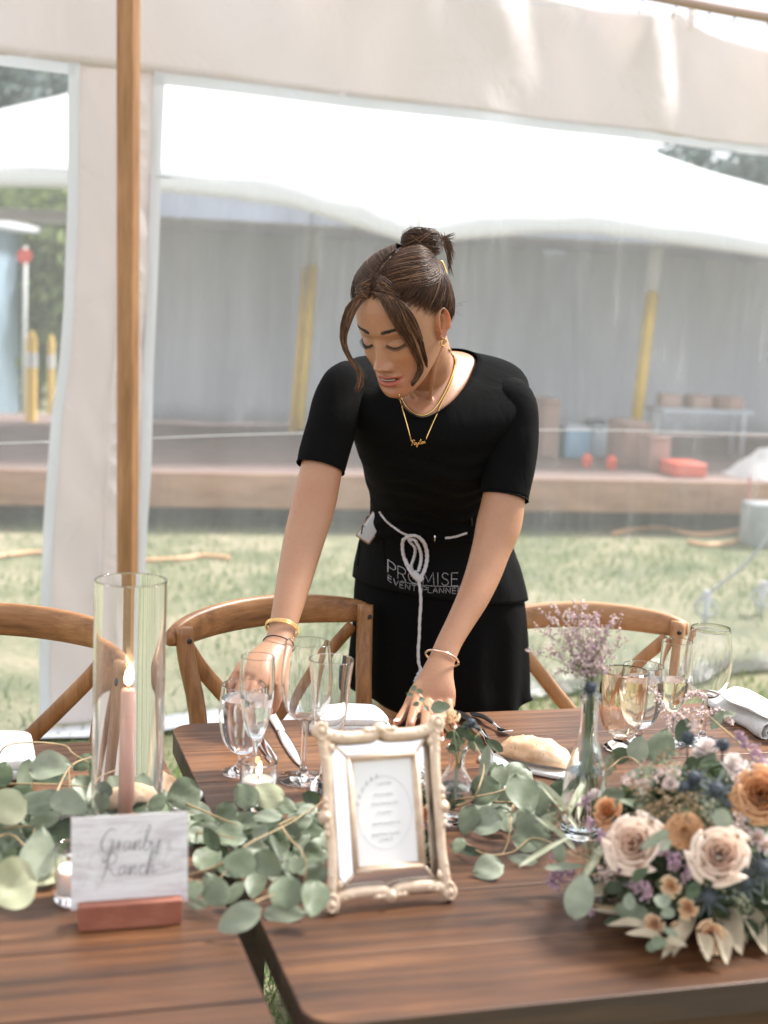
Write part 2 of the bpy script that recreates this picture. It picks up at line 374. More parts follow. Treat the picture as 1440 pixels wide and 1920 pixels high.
def eave():
    t = thing('tent_eave', 'pinkish brown tent eave beam with short hanging straps above the scalloped wall', 'tent roof edge', aty(1330, 10, 5.2))
    m = cloth('eave_canvas', (.55, .42, .38), .2, .2)
    a, b = aty(1150, -22, 5.2), aty(1700, 68, 5.2)
    V, F = tube(crv([a, a.lerp(b, .5)+Vector((0, 0, -.012)), b], 20), .028, 10, True, .6); mk('beam', V, F, m, t)
    for k in range(7):
        p = a.lerp(b, .11+.105*k); q = p+Vector((-.008+.01*(k % 3), 0, -.02)); V, F = tube([q, q+Vector((-.012, 0, -.045))], [.008, .006], 6, True, .35); mk('strap', V, F, m, t)
    V, F = tube(crv([aty(700, -10, 5.3), aty(1080, 12, 5.3), aty(1330, 34, 5.3), aty(1600, 60, 5.3)], 24), .0015, 5); mk('wire', V, F, M['border'], t)
eave()
def tpole():
    base = atz(241, 1398, 0); base = Vector((base.x-.004, base.y, 0))
    top_ = aty(241, -60, base.y-.02)
    t = thing('tent_pole', 'upright square-edged honey wood tent pole in front of the canvas strip', 'tent pole', base)
    rings = []
    for k in range(24):
        f = k/23; c = base.lerp(top_, f); h = lerp(.034, .036, f)
        rings.append([c+Vector((x, y, 0)) for x, y in [(h*1.05*math.cos(q), h*1.05*math.sin(q)) for q in np.linspace(.55, .55+2*math.pi, 9)[:-1]]])
    V, F = loft(rings); mk('shaft', V, F, M['pole'], t, False)
    V, F = box(base+Vector((0, 0, .01)), (.12, .12, .012), None, .003); mk('foot_plate', V, F, M['black_metal'], t)
tpole()

# ------------------------------------------------------------------ lawn outside: deck, marquee, clutter, trees
DU = Vector((4.88, 1.078, 0)).normalized(); DN = Vector((-DU.y, DU.x, 0)); D0 = Vector((-2.309, 8.553, 0))
def dk(s, n, z): return D0 + DU*s + DN*n + Vector((0, 0, z))
DR = rz(math.atan2(DU.y, DU.x))
def deck():
    t = thing('wooden_deck', 'low pinkish plank deck under the white marquee across the lawn', 'deck', dk(2, 1.5, 0))
    m = noise_col('deck_boards', [(.35, (.15, .10, .09)), (.65, (.27, .19, .17))], 3, (1, 8, 1), .8)
    m2 = noise_col('deck_fascia', [(.3, (.28, .15, .09)), (.7, (.44, .26, .17))], 4, (1, 1, 3), .8)
    mb = MB()
    for k in range(26): mb.add(*box(dk(2.4, .07+k*.145, .345), (14, .138, .03), DR, .003))
    mb.build('deck_boards', m, t)
    V, F = box(dk(2.4, -.012, .255), (14, .03, .215), DR, .004); mk('fascia_board', V, F, m2, t)
    for k in range(8):
        V, F = box(dk(-4+k*1.9, .3, .08), (.14, .14, .158), DR, .004); mk('footing', V, F, M['black_metal'], t)
    V, F = box(dk(2.4, .9, .15), (13.6, .05, .29), DR); mk('gap_shade_board', V, F, M['black_metal'], t)  # black board stands in for the shade in the open gap under the deck
deck()
def marquee():
    t = thing('white_marquee', 'large white peaked marquee with scalloped eaves and grey inner wall standing on the deck', 'marquee', dk(2, 1.5, .36))
    XE = [(-500, 330), (-100, 348), (110, 352), (300, 360), (430, 372), (560, 392), (700, 436), (785, 462), (860, 450), (1000, 438), (1100, 438), (1200, 448), (1440, 482), (1800, 540)]
    XT = [(-500, 330), (-100, 240), (0, 205), (110, 180), (300, 120), (520, 60), (760, 10), (980, 110), (1100, 210), (1230, 288), (1330, 322), (1440, 352), (1800, 420)]
    def itp(T, x):
        for a, b in zip(T, T[1:]):
            if x <= b[0]: return lerp(a[1], b[1], (x-a[0])/(b[0]-a[0]))
        return T[-1][1]
    def yv(x): return 9.3+max(0, (x-0))*.0009
    def roof(u, v):
        x = lerp(-480, 1780, u); ye, yt = itp(XE, x), itp(XT, x); v2 = v
        val = 46 if x < 700 else 38
        if v < .2: return aty(x, ye-val*v/.2, yv(x)+.02*math.sin(x*.03))
        w_ = (v-.2)/.8; p = aty(x, ye-val, yv(x)); q = aty(x, yt, yv(x)+2.6); return p.lerp(q, w_)
    o = sheet('roof', roof, 110, 14, M['white_pvc'], t, .004)
    V, F = tube([aty(785, 462, yv(785)-.03), aty(785, 300, yv(785)-.02), aty(783, 190, yv(785)+.5)], .018, 8); mk('roof_seam', V, F, M['white_pvc'], t)
    def wall(u, v):
        s = lerp(.95, 9, u); z = lerp(.37, 2.6, v); return dk(s, 3.3+.1*math.sin(s*3.1)+.04*math.sin(s*11+z), z)
    sheet('inner_wall', wall, 90, 12, M['grey_pvc'], t)
    def wall2(u, v):
        n = lerp(.4, 3.3, u); return dk(1.42+.03*math.sin(n*6)+(n-3.3)*.0, n, lerp(.37, 2.3, v))
    def under(u, v):
        s = lerp(-3.5, 9, u); return dk(s, lerp(1.1, 3.4, v), 1.95)
    sheet('roof_shade_sheet', under, 40, 4, M['grey_pvc'], t)  # grey sheet whose tone stands in for the shade under the roof
    tops = noise_col('yellow_webbing', [(.3, (.62, .40, .03)), (.7, (.8, .55, .07))], 6, (1, 1, 1), .6)
    for (x0, y0, x1, y1, n, r_) in ((588, 500, 562, 805, 2.2, .07), (572, 505, 548, 812, 2.1, .045), (1222, 550, 1190, 812, 2.2, .09)):
        pa, pb = aty(x0, y0, 11.2), aty(x1, y1, 11.0); V, F = tube([pb, pa], r_, 10, True, .5); mk('yellow_brace', V, F, tops, t)
        V, F = tube([pa, pa+Vector((.02, 0, .6))], r_*.55, 8); mk('leg_pole', V, F, M['border'], t)
marquee()
def clutter():
    card = noise_col('cardboard', [(.3, (.33, .22, .19)), (.7, (.45, .31, .27))], 3, rough=.85)
    blue = mat('cooler_blue', (.25, .42, .58), .5); red = mat('red_plastic', (.75, .13, .08), .45); dark = mat('dark_cloth', (.04, .05, .06), .9); pale = mat('pale_plastic', (.5, .55, .62), .6)
    def at(px, py, Y): p = aty(px, py, Y); return p
    def bx(name, label, cat, x0, y0, x1, y1, Y, dep, m, lid=None, group=None, rot=.2):
        a = aty(x0, y1, Y); b = aty(x1, y1, Y); h = (aty(x0, y0, Y)-a).length; wd = (b-a).length
        c = (a+b)/2; base = Vector((c.x, c.y+dep/2, .362)); t = thing(name, label, cat, base, group); R3 = rz(rot)
        V, F = box(base+Vector((0, 0, h*.44)), (wd, dep, h*.88), R3, .008); mk('body', V, F, m, t)
        V, F = box(base+Vector((0, 0, h*.93)), (wd*1.03, dep*1.03, h*.1), R3, .008); mk('lid', V, F, lid or m, t)
        return t
    bx('storage_crate', 'tall pinkish brown storage crate on the deck just right of the woman\'s shoulder', 'crate', 1008, 770, 1038, 880, 10.6, .3, card)
    bx('cooler', 'pale blue cooler chest on the deck between two brown boxes', 'cooler', 1052, 812, 1098, 872, 10.6, .35, blue, pale)
    t = bx('plastic_bin', 'grey blue plastic bin with a dark bundle on top on the deck', 'bin', 1100, 812, 1150, 872, 10.8, .35, pale)
    V, F = lathe([(0, .0), (.1, .01), (.12, .05), (.07, .1), (0, .11)], aty(1114, 812, 10.9), 14); tag(mk('cloth_bundle', V, F, dark), 'dark cloth bundle lying on top of the grey blue bin', 'bundle')
    bx('cardboard_box', 'largest brown cardboard box on the deck below the right yellow brace', 'box', 1158, 808, 1206, 892, 10.2, .4, card)
    bx('cardboard_box', 'smaller pinkish cardboard box beside the largest brown box', 'box', 1206, 826, 1246, 892, 10.0, .35, card)
    bx('red_tub', 'bright red open plastic tub near the edge of the deck', 'tub', 1256, 872, 1318, 898, 9.7, .3, red)
    for k, (px, py) in enumerate(((1100, 868), (1146, 872))):
        V, F = lathe([(0, 0), (.035, 0), (.04, .06), (.018, .09), (0, .1)], atz(px, py+7, .362), 12); tag(mk('red_bottle', V, F, red), ['small red bottle in front of the blue cooler', 'small red bottle left of the largest cardboard box'][k], 'bottle')
    # folding table with odds and ends
    tb = thing('folding_table', 'pale folding table holding brown packages behind the red tub', 'table', at(1300, 850, 11.2)*1.0)
    tb.location.z = .362
    V, F = box(Vector((tb.location.x, tb.location.y, .72)), (.75, .45, .03), DR, .004); mk('tabletop', V, F, pale, tb)
    for sx in (-.33, .33):
        for sy in (-.18, .18):
            V, F = tube([Vector((tb.location.x+sx, tb.location.y+sy, .362)), Vector((tb.location.x+sx, tb.location.y+sy, .71))], .014, 6); mk('leg', V, F, M['border'], tb)
    for k, dx in enumerate((-.22, .0, .24)):
        V, F = box(Vector((tb.location.x+dx, tb.location.y, .735+.05)), (.16, .2, .1), rz(.3*k), .01); tag(mk('package', V, F, card), ['left brown package on the pale folding table', 'middle brown package on the pale folding table', 'right brown package on the pale folding table'][k], 'package', 'packages on the folding table')
    # white sheet draped at the deck edge on the right
    V = []; F = []
    c = dk(5.16, .35, .36)
    V, F = lathe([(0, .2), (.07, .19), (.12, .15), (.18, .09), (.25, .03), (.3, .004)], c, 26)
    V = [v+Vector((0, 0, 0)) + (v-c)*(.22*noise.noise((v-c)*9)) for v in V]
    tag(mk('white_sheet', V, F, M['white_pvc']), 'crumpled white sheet heaped on the deck at the right picture edge', 'sheet')
    # red strap hanging down the deck edge, grey block below
    p0 = aty(1406, 892, 9.35); p1 = aty(1396, 985, 9.3)
    V, F = tube(crv([p0, (p0+p1)/2+Vector((.01, 0, 0)), Vector((p1.x, p1.y, .02))], 10), .018, 8, True, .4); tag(mk('red_strap', V, F, mat('faded_red_webbing', (.5, .16, .17), .8)), 'faded red strap hanging over the deck edge at right', 'strap')
    V, F = box(Vector((aty(1436, 960, 9.2).x, 9.2, .14)), (.26, .2, .28), DR, .01); tag(mk('concrete_block', V, F, noise_col('block_grey', [(.3, (.3, .32, .34)), (.7, (.42, .44, .46))], 12, rough=.9)), 'grey concrete weight block at the right end of the deck', 'block')
    hose = mat('orange_hose_rubber', (.75, .42, .22), .5)
    P = [atz(x, y, .015) for x, y in ((1150, 1000), (1190, 992), (1240, 990), (1300, 1002), (1350, 1000), (1398, 992), (1392, 1012), (1330, 1022), (1290, 1016))]
    V, F = tube(crv(P, 60), .016, 6); tag(mk('garden_hose', V, F, hose), 'orange hose coiled on the lawn in front of the deck at right', 'hose')
    P = [atz(x, y, .015) for x, y in ((-40, 1050), (20, 1040), (75, 1036), (140, 1044), (200, 1052), (330, 1048), (380, 1042), (430, 1046))]
    V, F = tube(crv(P, 60), .014, 6); tag(mk('garden_hose', V, F, hose), 'orange hose stretched across the lawn at left', 'hose')
    # guy ropes + stakes just outside the wall on the right
    rope = mat('grey_rope', (.55, .57, .6), .8)
    for k, (a, b, Y) in enumerate((((1520, 940), (1322, 1150), 6.6), ((1560, 1000), (1428, 1130), 6.9))):
        p = atz(b[0], b[1]+12, .03); q = aty(a[0], a[1]-60, Y)
        t = thing('guy_rope', ['slack grey guy rope pegged in the grass behind the right chair', 'grey guy rope pegged at the far right picture edge'][k], 'guy rope', (p.x, p.y, 0), 'guy ropes of the tent')
        V, F = tube(crv([p+Vector((0, 0, .12)), p.lerp(q, .5)+Vector((0, 0, -.03)), q], 14), .009, 6); mk('rope', V, F, rope, t)
        V, F = tube([Vector((p.x, p.y, -.02)), p+Vector((0, 0, .14))], [.012, .02], 8); mk('stake', V, F, M['border'], t)
        V, F = tube(crv([p+Vector((0, 0, .13)), p+Vector((-.05, 0, .07)), p+Vector((-.02, 0, .02)), p+Vector((.05, -.02, .04)), p+Vector((0, 0, .13))], 16), .007, 6); mk('loop', V, F, rope, t)
    # things seen through the left window
    post = mat('safety_yellow', (.85, .55, .12), .5)
    for k, (px, y0, y1, Y, r_) in enumerate(((58, 618, 770, 11.6, .045), (96, 626, 690, 12.6, .03))):
        b = aty(px, y1, Y); tp = aty(px, y0, Y)
        t = thing('yellow_bollard', ['near yellow bollard with a white band seen through the left window', 'thin far yellow bollard seen at the edge of the left window'][k], 'bollard', (b.x, b.y, 0), 'yellow bollards beyond the deck')
        V, F = lathe([(0, tp.z), (r_*.5, tp.z-.02), (r_, tp.z-.08), (r_, .0), (0, 0)][::-1], (b.x, b.y, 0), 16); mk('post', V, F, post, t)
        V, F = lathe([(r_+.003, tp.z-.3), (r_+.003, tp.z-.18)], (b.x, b.y, 0), 16); mk('band', V, F, M['white'], t)
    sh = mat('blue_grey_boards', (.22, .3, .38), .7)
    c = aty(-60, 640, 15.5); t = thing('shed', 'blue grey shed with white corner boards seen through the left window', 'shed', (c.x-.6, c.y, 0))
    cx, cy2 = c.x-.6, c.y
    V, F = box((cx, cy2, 1.0), (1.9, 1.6, 2.0), None, .01); mk('wall', V, F, sh, t)
    for z in (.55, 1.1, 1.65):
        V, F = box((cx+.93, cy2-.82, z), (.2, .03, .32), None, .004); mk('white_panel', V, F, M['white'], t)
    V, F = box((cx+.05, cy2, 2.04), (2.2, 1.9, .07), None, .01); mk('roof', V, F, M['border'], t)
    p = aty(46, 480, 15.0); t = thing('warning_sign', 'small round red sign on a thin post seen through the left window', 'sign', (p.x, p.y, 0))
    V, F = lathe([(0, 0), (.075, 0), (.075, .02), (0, .02)], (0, 0, 0), 20); V = [Vector((v.x, -v.z, v.y))+p for v in V]; mk('disc', V, F, mat('sign_red', (.75, .1, .07), .5), t)
    V, F = tube([(p.x, p.y+.03, 0), (p.x, p.y+.03, p.z+.1)], .02, 8); mk('post', V, F, M['white'], t)
clutter()
def trees():
    bark = noise_col('bark', [(.3, (.06, .045, .035)), (.7, (.16, .12, .09))], 6, (1, 1, .2), .9)
    kinds = [leafm('pine_needles', (.08, .13, .13), (.17, .24, .22), .8, .2, 2), leafm('bush_leaves', (.1, .16, .05), (.25, .3, .1), .8, .3, 3)]  # pine needle colours lightened, haze put into the colour
    def tree(px, Yd, h, r_, kind, label, cone=False):
        rnd = random.Random(int(px)+99); g = aty(px, 600, Yd); base = Vector((g.x, g.y, 0)); t = thing('pine_tree' if cone else 'leafy_tree', label, 'tree', base, 'trees beyond the marquee')
        mb = MB(); V, F = tube(crv([base, base+Vector((.1, 0, h*.4)), base+Vector((0, 0, h*.92))], 8), [.02*h*(1-.11*k) for k in range(8)], 8); mb.add(V, F)
        fo = MB()
        for k in range(26):
            z = h*rnd.uniform(.12, .95); a = rnd.uniform(0, 6.28); rad = (r_*(1-z/h)*1.2+.1 if cone else r_*math.sin(max(.15, min(1, z/h))*2.6)); e = base+Vector((math.cos(a)*rad, math.sin(a)*rad, z+(-.1 if cone else .3)))
            s = base+Vector((0, 0, z*.9)); mb.add(*tube([s, s.lerp(e, .5)+Vector((0, 0, .1)), e], [.006*h, .004*h, .001*h], 5))
            for q in range(130):
                f = rnd.uniform(.25, 1.05); c = s.lerp(e, f)+Vector([rnd.gauss(0, .09*r_+.12) for _ in range(3)])
                ax = Vector([rnd.gauss(0, 1) for _ in range(3)]).normalized(); b_ = ax.orthogonal().normalized(); sz = rnd.uniform(.05, .13)*(1+.05*h)
                n = len(fo.V); c2 = ax.cross(b_); fo.V += [c-b_*sz, c+c2*sz*.5, c+b_*sz, c-c2*sz*.5]; fo.F.append((n, n+1, n+2, n+3))
        mb.build('trunk', bark, t); fo.build('crown', kinds[kind], t, False)
    tree(20, 26, 6.0, 2.2, 0, 'dark pine tree top beyond the marquee at far left', True)
    tree(110, 27, 6.3, 2.0, 0, 'dark pine tree top right of the far left pine behind the marquee', True)
    tree(1290, 30, 5.6, 1.9, 0, 'blue green pine showing above the marquee roof at right', True)
    tree(1400, 31, 5.9, 2.2, 0, 'blue green pine at the far right edge above the marquee roof', True)
    tree(1500, 29, 5.5, 2.2, 0, 'bluish pine cut by the right picture edge', True)
    tree(70, 17, 2.4, .9, 1, 'yellow green bush seen through the left window behind the bollards')
    tree(100, 19, 2.7, 1.0, 1, 'light green leafy tree at the right edge of the left window')
    tree(-60, 20, 3.0, 1.2, 1, 'light green leafy tree left of the shed')
trees()

# ------------------------------------------------------------------ tables (long axis TU, depth axis TV)
TS = R(16.5); TU = Vector((math.cos(TS), math.sin(TS), 0)); TV = Vector((-math.sin(TS), math.cos(TS), 0)); TR3 = rz(TS)
TZ = .76
def tp(u, v, z=TZ): return TU*u + TV*v + Vector((0, 0, z))
def table(u0, u1, v0, v1, label):
    o = tp((u0+u1)/2, (v0+v1)/2, 0); t = thing('farm_table', label, 'table', o); t.rotation_euler.z = TS
    hu, hv = (u1-u0)/2, (v1-v0)/2; rc = .042; n = 7; pw = 2*hv/n; rnd = random.Random(int(u0*100))
    mb = MB()
    for k in range(n):      # planks, outer ones with rounded corners
        a, b = -hv+k*pw+.0010, -hv+(k+1)*pw-.0010; dz = rnd.uniform(-.0006, .0006)
        P = []
        if k == 0: P = [(-hu+rc-rc*math.cos(q), a+rc-rc*math.sin(q)) for q in np.linspace(0, math.pi/2, 8)] + [(hu-rc+rc*math.sin(q), a+rc-rc*math.cos(q)) for q in np.linspace(0, math.pi/2, 8)] + [(hu, b), (-hu, b)]
        elif k == n-1: P = [(-hu, a), (hu, a)] + [(hu-rc+rc*math.cos(q), b-rc+rc*math.sin(q)) for q in np.linspace(0, math.pi/2, 8)] + [(-hu+rc-rc*math.sin(q), b-rc+rc*math.cos(q)) for q in np.linspace(0, math.pi/2, 8)]
        else: P = [(-hu, a), (hu, a), (hu, b), (-hu, b)]
        e = .0012; cx = 0; cyy = (a+b)/2
        def sh(P, d): return [(x-(d if x > 0 else -d), y-(d if y > cyy else -d)) for x, y in P]
        rings = [[Vector((x, y, -.036)) for x, y in P], [Vector((x, y, -e*1.2+dz)) for x, y in P], [Vector((x, y, -e*.35+dz)) for x, y in sh(P, e*.4)], [Vector((x, y, dz)) for x, y in sh(P, e*1.2)]]
        mb.add(*loft([[p+Vector((0, 0, TZ)) for p in r_] for r_ in rings]))
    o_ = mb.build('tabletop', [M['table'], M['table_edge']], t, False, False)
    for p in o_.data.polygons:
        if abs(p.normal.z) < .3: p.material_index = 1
    for s in (-1, 1):
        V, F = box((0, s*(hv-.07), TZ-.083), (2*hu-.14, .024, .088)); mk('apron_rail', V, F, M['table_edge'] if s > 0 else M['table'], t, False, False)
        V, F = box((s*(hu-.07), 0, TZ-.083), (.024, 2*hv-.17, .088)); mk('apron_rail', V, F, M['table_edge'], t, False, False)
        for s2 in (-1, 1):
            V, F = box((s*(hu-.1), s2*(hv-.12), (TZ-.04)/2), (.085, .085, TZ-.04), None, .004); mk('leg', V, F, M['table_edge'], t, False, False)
table(.335, 2.55, 1.312, 2.345, 'long dark wood farm table on the right holding the picture frame and bouquet')
table(-1.9, .303, 1.23, 2.272, 'dark wood farm table on the left holding the pink candle and white sign')

def chair(L_, R_, label, m, group='cross back chairs behind the tables', hs=1):
    """L_, R_: world points at the two top corners of the back (z .88)"""
    L_, R_ = Vector(L_), Vector(R_); a = R_-L_; wd = a.length; ang = math.atan2(a.y, a.x); c = (L_+R_)/2; R3 = rz(ang)
    t = thing('cross_back_chair', label, 'chair', (c.x, c.y, 0), group); t.rotation_euler.z = ang
    mv = M['chair_pale_v'] if m is M['chair_pale'] else M['chair_v']
    h = wd/2; H = .885; t.scale = (1, 1, hs)
    # local: x along the back, -y toward the table
    def P(x, y, z): return Vector((x, y, z))
    rail = [P(x, .055*(1-(x/h)**2)+.0, H-.03+.012*(1-(x/h)**2)) for x in np.linspace(-h-.012, h+.012, 25)]
    V, F = [], []
    rings = []
    for i, p in enumerate(rail):
        tt = (rail[min(i+1, 24)]-rail[max(i-1, 0)]).normalized(); nrm = Vector((-tt.y, tt.x, 0)).normalized()
        e = 1 - .42*(abs(i-12)/12)**10; hh = (.031-.006*(abs(i-12)/12)**2)*e; dd = .0125*(.8 if i in (0, 24) else 1)
        rings.append([p+nrm*(dd*math.copysign(abs(math.cos(q))**.6, math.cos(q)))+Vector((0, 0, hh*math.copysign(abs(math.sin(q))**.75, math.sin(q)))) for q in np.linspace(0, 2*math.pi, 17)[:-1]])
    V, F = loft(rings); mk('top_rail', V, F, m, t, True, False)
    for s in (-1, 1):
        pp = [P(s*(h-.012), -.016, H-.012), P(s*(h-.016), -.022, H-.07), P(s*(h-.03), -.045, .7), P(s*(h-.035), -.07, .46), P(s*(h-.02), -.05, .25), P(s*(h+.01), .02, .0)]
        V, F = tube(crv(pp, 22), .0165, 12); mk('back_leg', V, F, mv, t, True, False)
        q = P(s*(h-.014), -.034, H-.034); V, F = lathe([(0, .003), (.004, .0025), (.0055, 0)], (0, 0, 0), 10); V = [Vector((v.x, -v.z, v.y))+q for v in V]; mk('bolt', V, F, M['black_metal'], t, True, False)
        pp = [P(s*(h-.03), .0, H-.055), P(s*(h-.09), .018, .76), P(0, .02+.006*s, .62), P(-s*(h-.09), -.0, .5), P(-s*(h-.04), -.05, .45)]
        V, F = tube(crv(pp, 24), .0155, 10, True, .4, Vector((0, 1, 0)), 0); mk('cross_slat', V, F, mv, t, True, False)
        pp = [P(s*(h-.03), -.42, .45), P(s*(h-.025), -.43, .2), P(s*(h-.02), -.44, 0)]
        V, F = tube(crv(pp, 10), .017, 10); mk('front_leg', V, F, mv, t, True, False)
        V, F = tube([P(s*(h-.03), -.07, .22), P(s*(h-.03), -.43, .2)], .01, 8); mk('stretcher', V, F, m, t, True, False)
    P2 = []
    for k in range(32):
        q = 2*math.pi*k/32; P2.append((math.copysign(abs(math.cos(q))**.6, math.cos(q))*(h+.005), -.25+.22*math.copysign(abs(math.sin(q))**.6, math.sin(q))))
    V, F = loft([[P(x*e, -.25+(y+.25)*e, z) for x, y in P2] for e, z in ((.93, .44), (1, .445), (1, .455), (.96, .462), (.7, .458), (.2, .456))]); mk('seat', V, F, m, t, True, False)
chair((-.376, 2.578, 0), (-.03, 2.862, 0), 'brown cross back chair pushed in directly left of the woman', M['chair'])
chair((.245, 3.02, 0), (.655, 3.05, 0), 'pale wood cross back chair partly hidden by the woman\'s skirt on the right', M['chair_pale'], hs=.945)
chair((-.895, 2.58, 0), (-.452, 2.512, 0), 'honey wood cross back chair at the left edge by the tent pole', M['chair'])

# ------------------------------------------------------------------ tableware
water = glassm('water', (.97, .99, 1), 0, 1.33)
def solid(prof_out, wall, foot_z):
    """closed glass profile: prof_out from the foot centre up to the rim; inner from the rim down to foot_z"""
    inn = [(max(r_-wall, 0), z) for r_, z in prof_out if z > foot_z][::-1]
    return prof_out + [(inn[0][0], prof_out[-1][1]+.0004)] + inn[1:] + [(0, foot_z)]
def smooth_prof(P, n):
    return [(max(0, p[0]), p[1]) for p in cr(P, n)]
def glass_thing(name, label, cat, px, py, stem, bowl, wall=.0009, liq=None, liqm=None, group=None, z0=TZ, m=None, lean=None, Hs=None):
    """stem: profile of the foot and stem; bowl: profile of the bowl; liq: liquid height z"""
    c = atz(px, py, z0) if not isinstance(px, Vector) else px; c.z = z0+.0006
    t = thing(name, label, cat, c, group)
    so_ = smooth_prof(bowl, 34); prof = stem + so_; fz = bowl[0][1]+.002
    inn = [(max(r_-wall, 0), z+(.0012 if z < fz+.004 else 0)) for r_, z in so_ if r_ > wall*1.2 and z > fz][::-1]
    prof = prof + [(so_[-1][0]-wall*.5, so_[-1][1]+.0007)] + inn + [(0, inn[-1][1]-.0005)]
    V, F = lathe(prof, c, 48); mk('glass_body', V, F, m or M['glass'], t)
    if liq:
        ins = [(r_+.0002, z-.0002) for r_, z in inn[::-1] if z < liq]
        if ins:
            pr = [(0, inn[-1][1]-.0006)] + ins + [(ins[-1][0], liq), (0, liq)]
            V, F = lathe(pr, c, 48); mk('liquid', V, F, liqm or water, t)
    return t
def foot(r_, st, h0, r2=None):
    r2 = r2 or st
    return [(0, 0), (r_-.001, 0), (r_, .0012), (r_-.001, .0024), (r_*.6, .0042), (st*2.2, .008), (st*1.15, .016), (st, .03 if h0 > .05 else h0*.6), (r2, h0)]
WT = '' 
glass_thing('water_goblet', 'short stemmed goblet full of water, leftmost glass by the woman\'s right hand', 'goblet', 453, 1449, foot(.031, .006, .03), [(.007, .03), (.018, .036), (.029, .05), (.036, .078), (.0375, .1), (.035, .125), (.034, .138)], .0016, .118)
glass_thing('champagne_flute', 'tall narrow champagne flute half full, in front of the leftmost water goblet', 'flute', 476, 1478, foot(.029, .0042, .075), [(.005, .075), (.012, .083), (.019, .105), (.0245, .14), (.026, .17), (.0245, .2)], .0012, .139)
glass_thing('wine_glass', 'large empty wine glass left of the picture frame', 'wine glass', 568, 1462, foot(.038, .0045, .092), [(.005, .092), (.02, .098), (.032, .115), (.0385, .145), (.038, .175), (.034, .213)], .001)
glass_thing('tapered_glass', 'tall tapered empty glass just behind the left side of the picture frame', 'glass', 612, 1482, [(0, 0), (.024, 0), (.0255, .003), (.024, .008), (.012, .022)], [(.009, .05), (.013, .062), (.021, .09), (.026, .12), (.0285, .16), (.0335, .2)], .002)
glass_thing('water_goblet', 'water goblet partly hidden behind the etched tumbler', 'goblet', 1196, 1398, foot(.031, .006, .03), [(.007, .03), (.018, .036), (.029, .05), (.036, .078), (.0375, .1), (.035, .125), (.034, .138)], .0016, .116)
champ = glassm('pale_wine', (1, .96, .78), 0, 1.34)
glass_thing('champagne_flute', 'flute half full of pale wine right of the etched tumbler', 'flute', 1256, 1395, foot(.029, .0042, .055), [(.005, .055), (.012, .062), (.019, .08), (.0245, .11), (.027, .14), (.0255, .178)], .0012, .112, champ)
glass_thing('wine_glass', 'large empty wine glass at the right beside the folded napkin', 'wine glass', 1316, 1392, foot(.038, .0045, .078), [(.005, .078), (.02, .083), (.033, .1), (.0395, .13), (.039, .16), (.033, .2)], .001)
# etched amber tumbler with raised ribs
def tumbler():
    c = atz(1162, 1404); c.z += .0006; t = thing('etched_tumbler', 'faintly amber pressed glass tumbler on a short stem beside the bottle of dried flowers', 'tumbler', c)
    m = glassm('amber_glass', (1, .9, .8), .02)
    out = [(0, 0), (.026, 0), (.0275, .003), (.024, .006), (.012, .014), (.012, .022), (.022, .028)] + smooth_prof([(.026, .031), (.0345, .048), (.0385, .075), (.04, .1), (.0405, .132)], 18)
    inn = [(r_-.003, z+.002) for r_, z in out[7:]][::-1]; prof = out+[(out[-1][0]-.0015, out[-1][1]+.001)]+inn+[(0, inn[-1][1]-.001)]
    V, F = lathe(prof, c, 96); V2 = []
    for v in V:
        d = v-c; r_ = math.hypot(d.x, d.y); a = math.atan2(d.y, d.x)
        if r_ > .02 and .028 < d.z < .105:
            k = 1+.022*abs(math.sin(a*6+1.2*math.sin(d.z*60)))**.6*math.sin((d.z-.028)/.077*math.pi); d.x *= k; d.y *= k
        V2.append(c+d)
    mk('glass_body', V2, F, m, t)
    nm = M['napkin']; P = [c+Vector((0, 0, .05))]
tumbler_ = tumbler
def napkin_mat():
    m = cloth('napkin_linen', (.82, .82, .8), .15, .25, 30, .9); return m
M['napkin'] = napkin_mat()
M['plate'] = mat('white_china', (.8, .8, .78), .25)
M['flame'] = mat('flame', (1, .8, .5), .5, Emission_Color=(1, .62, .3, 1), Emission_Strength=5.0)
M['wax'] = mat('white_wax', (.85, .82, .78), .5, Subsurface_Weight=.3)
tumbler()
def flame(c, h, parent):
    V, F = lathe([(0, 0), (h*.13, h*.1), (h*.19, h*.3), (h*.15, h*.6), (h*.06, h*.85), (0, h)], c, 14)
    V = [v+Vector((.12*(v.z-c.z)**2/h, 0, 0)) for v in V]; mk('flame', V, F, M['flame'], parent)
def votive(px, py, label, r_=.026, h=.066, z0=TZ):
    c = atz(px, py, z0); c.z += .0006; t = thing('votive_candle', label, 'candle', c)
    prof = [(0, 0), (r_-.002, 0), (r_, .003), (r_+.001, h), (r_-.001, h+.001), (r_-.0022, h), (r_-.003, .014), (0, .012)]
    V, F = lathe(prof, c, 40); mk('glass_cup', V, F, M['glass'], t)
    V, F = lathe([(0, .0125), (r_-.0034, .0145), (r_-.0034, h*.6), (r_-.005, h*.63), (.004, h*.61), (0, h*.61)], c, 32); mk('wax', V, F, M['wax'], t)
    V, F = tube([c+Vector((0, 0, h*.6)), c+Vector((.001, 0, h*.74))], .0008, 6); mk('wick', V, F, M['black_metal'], t)
    flame(c+Vector((.001, 0, h*.7)), .021, t)
votive(482, 1512, 'lit white tealight in a clear cup in front of the two leftmost glasses')
votive(143, 1688, 'lit tealight in a clear cup peeking out left of the place sign')
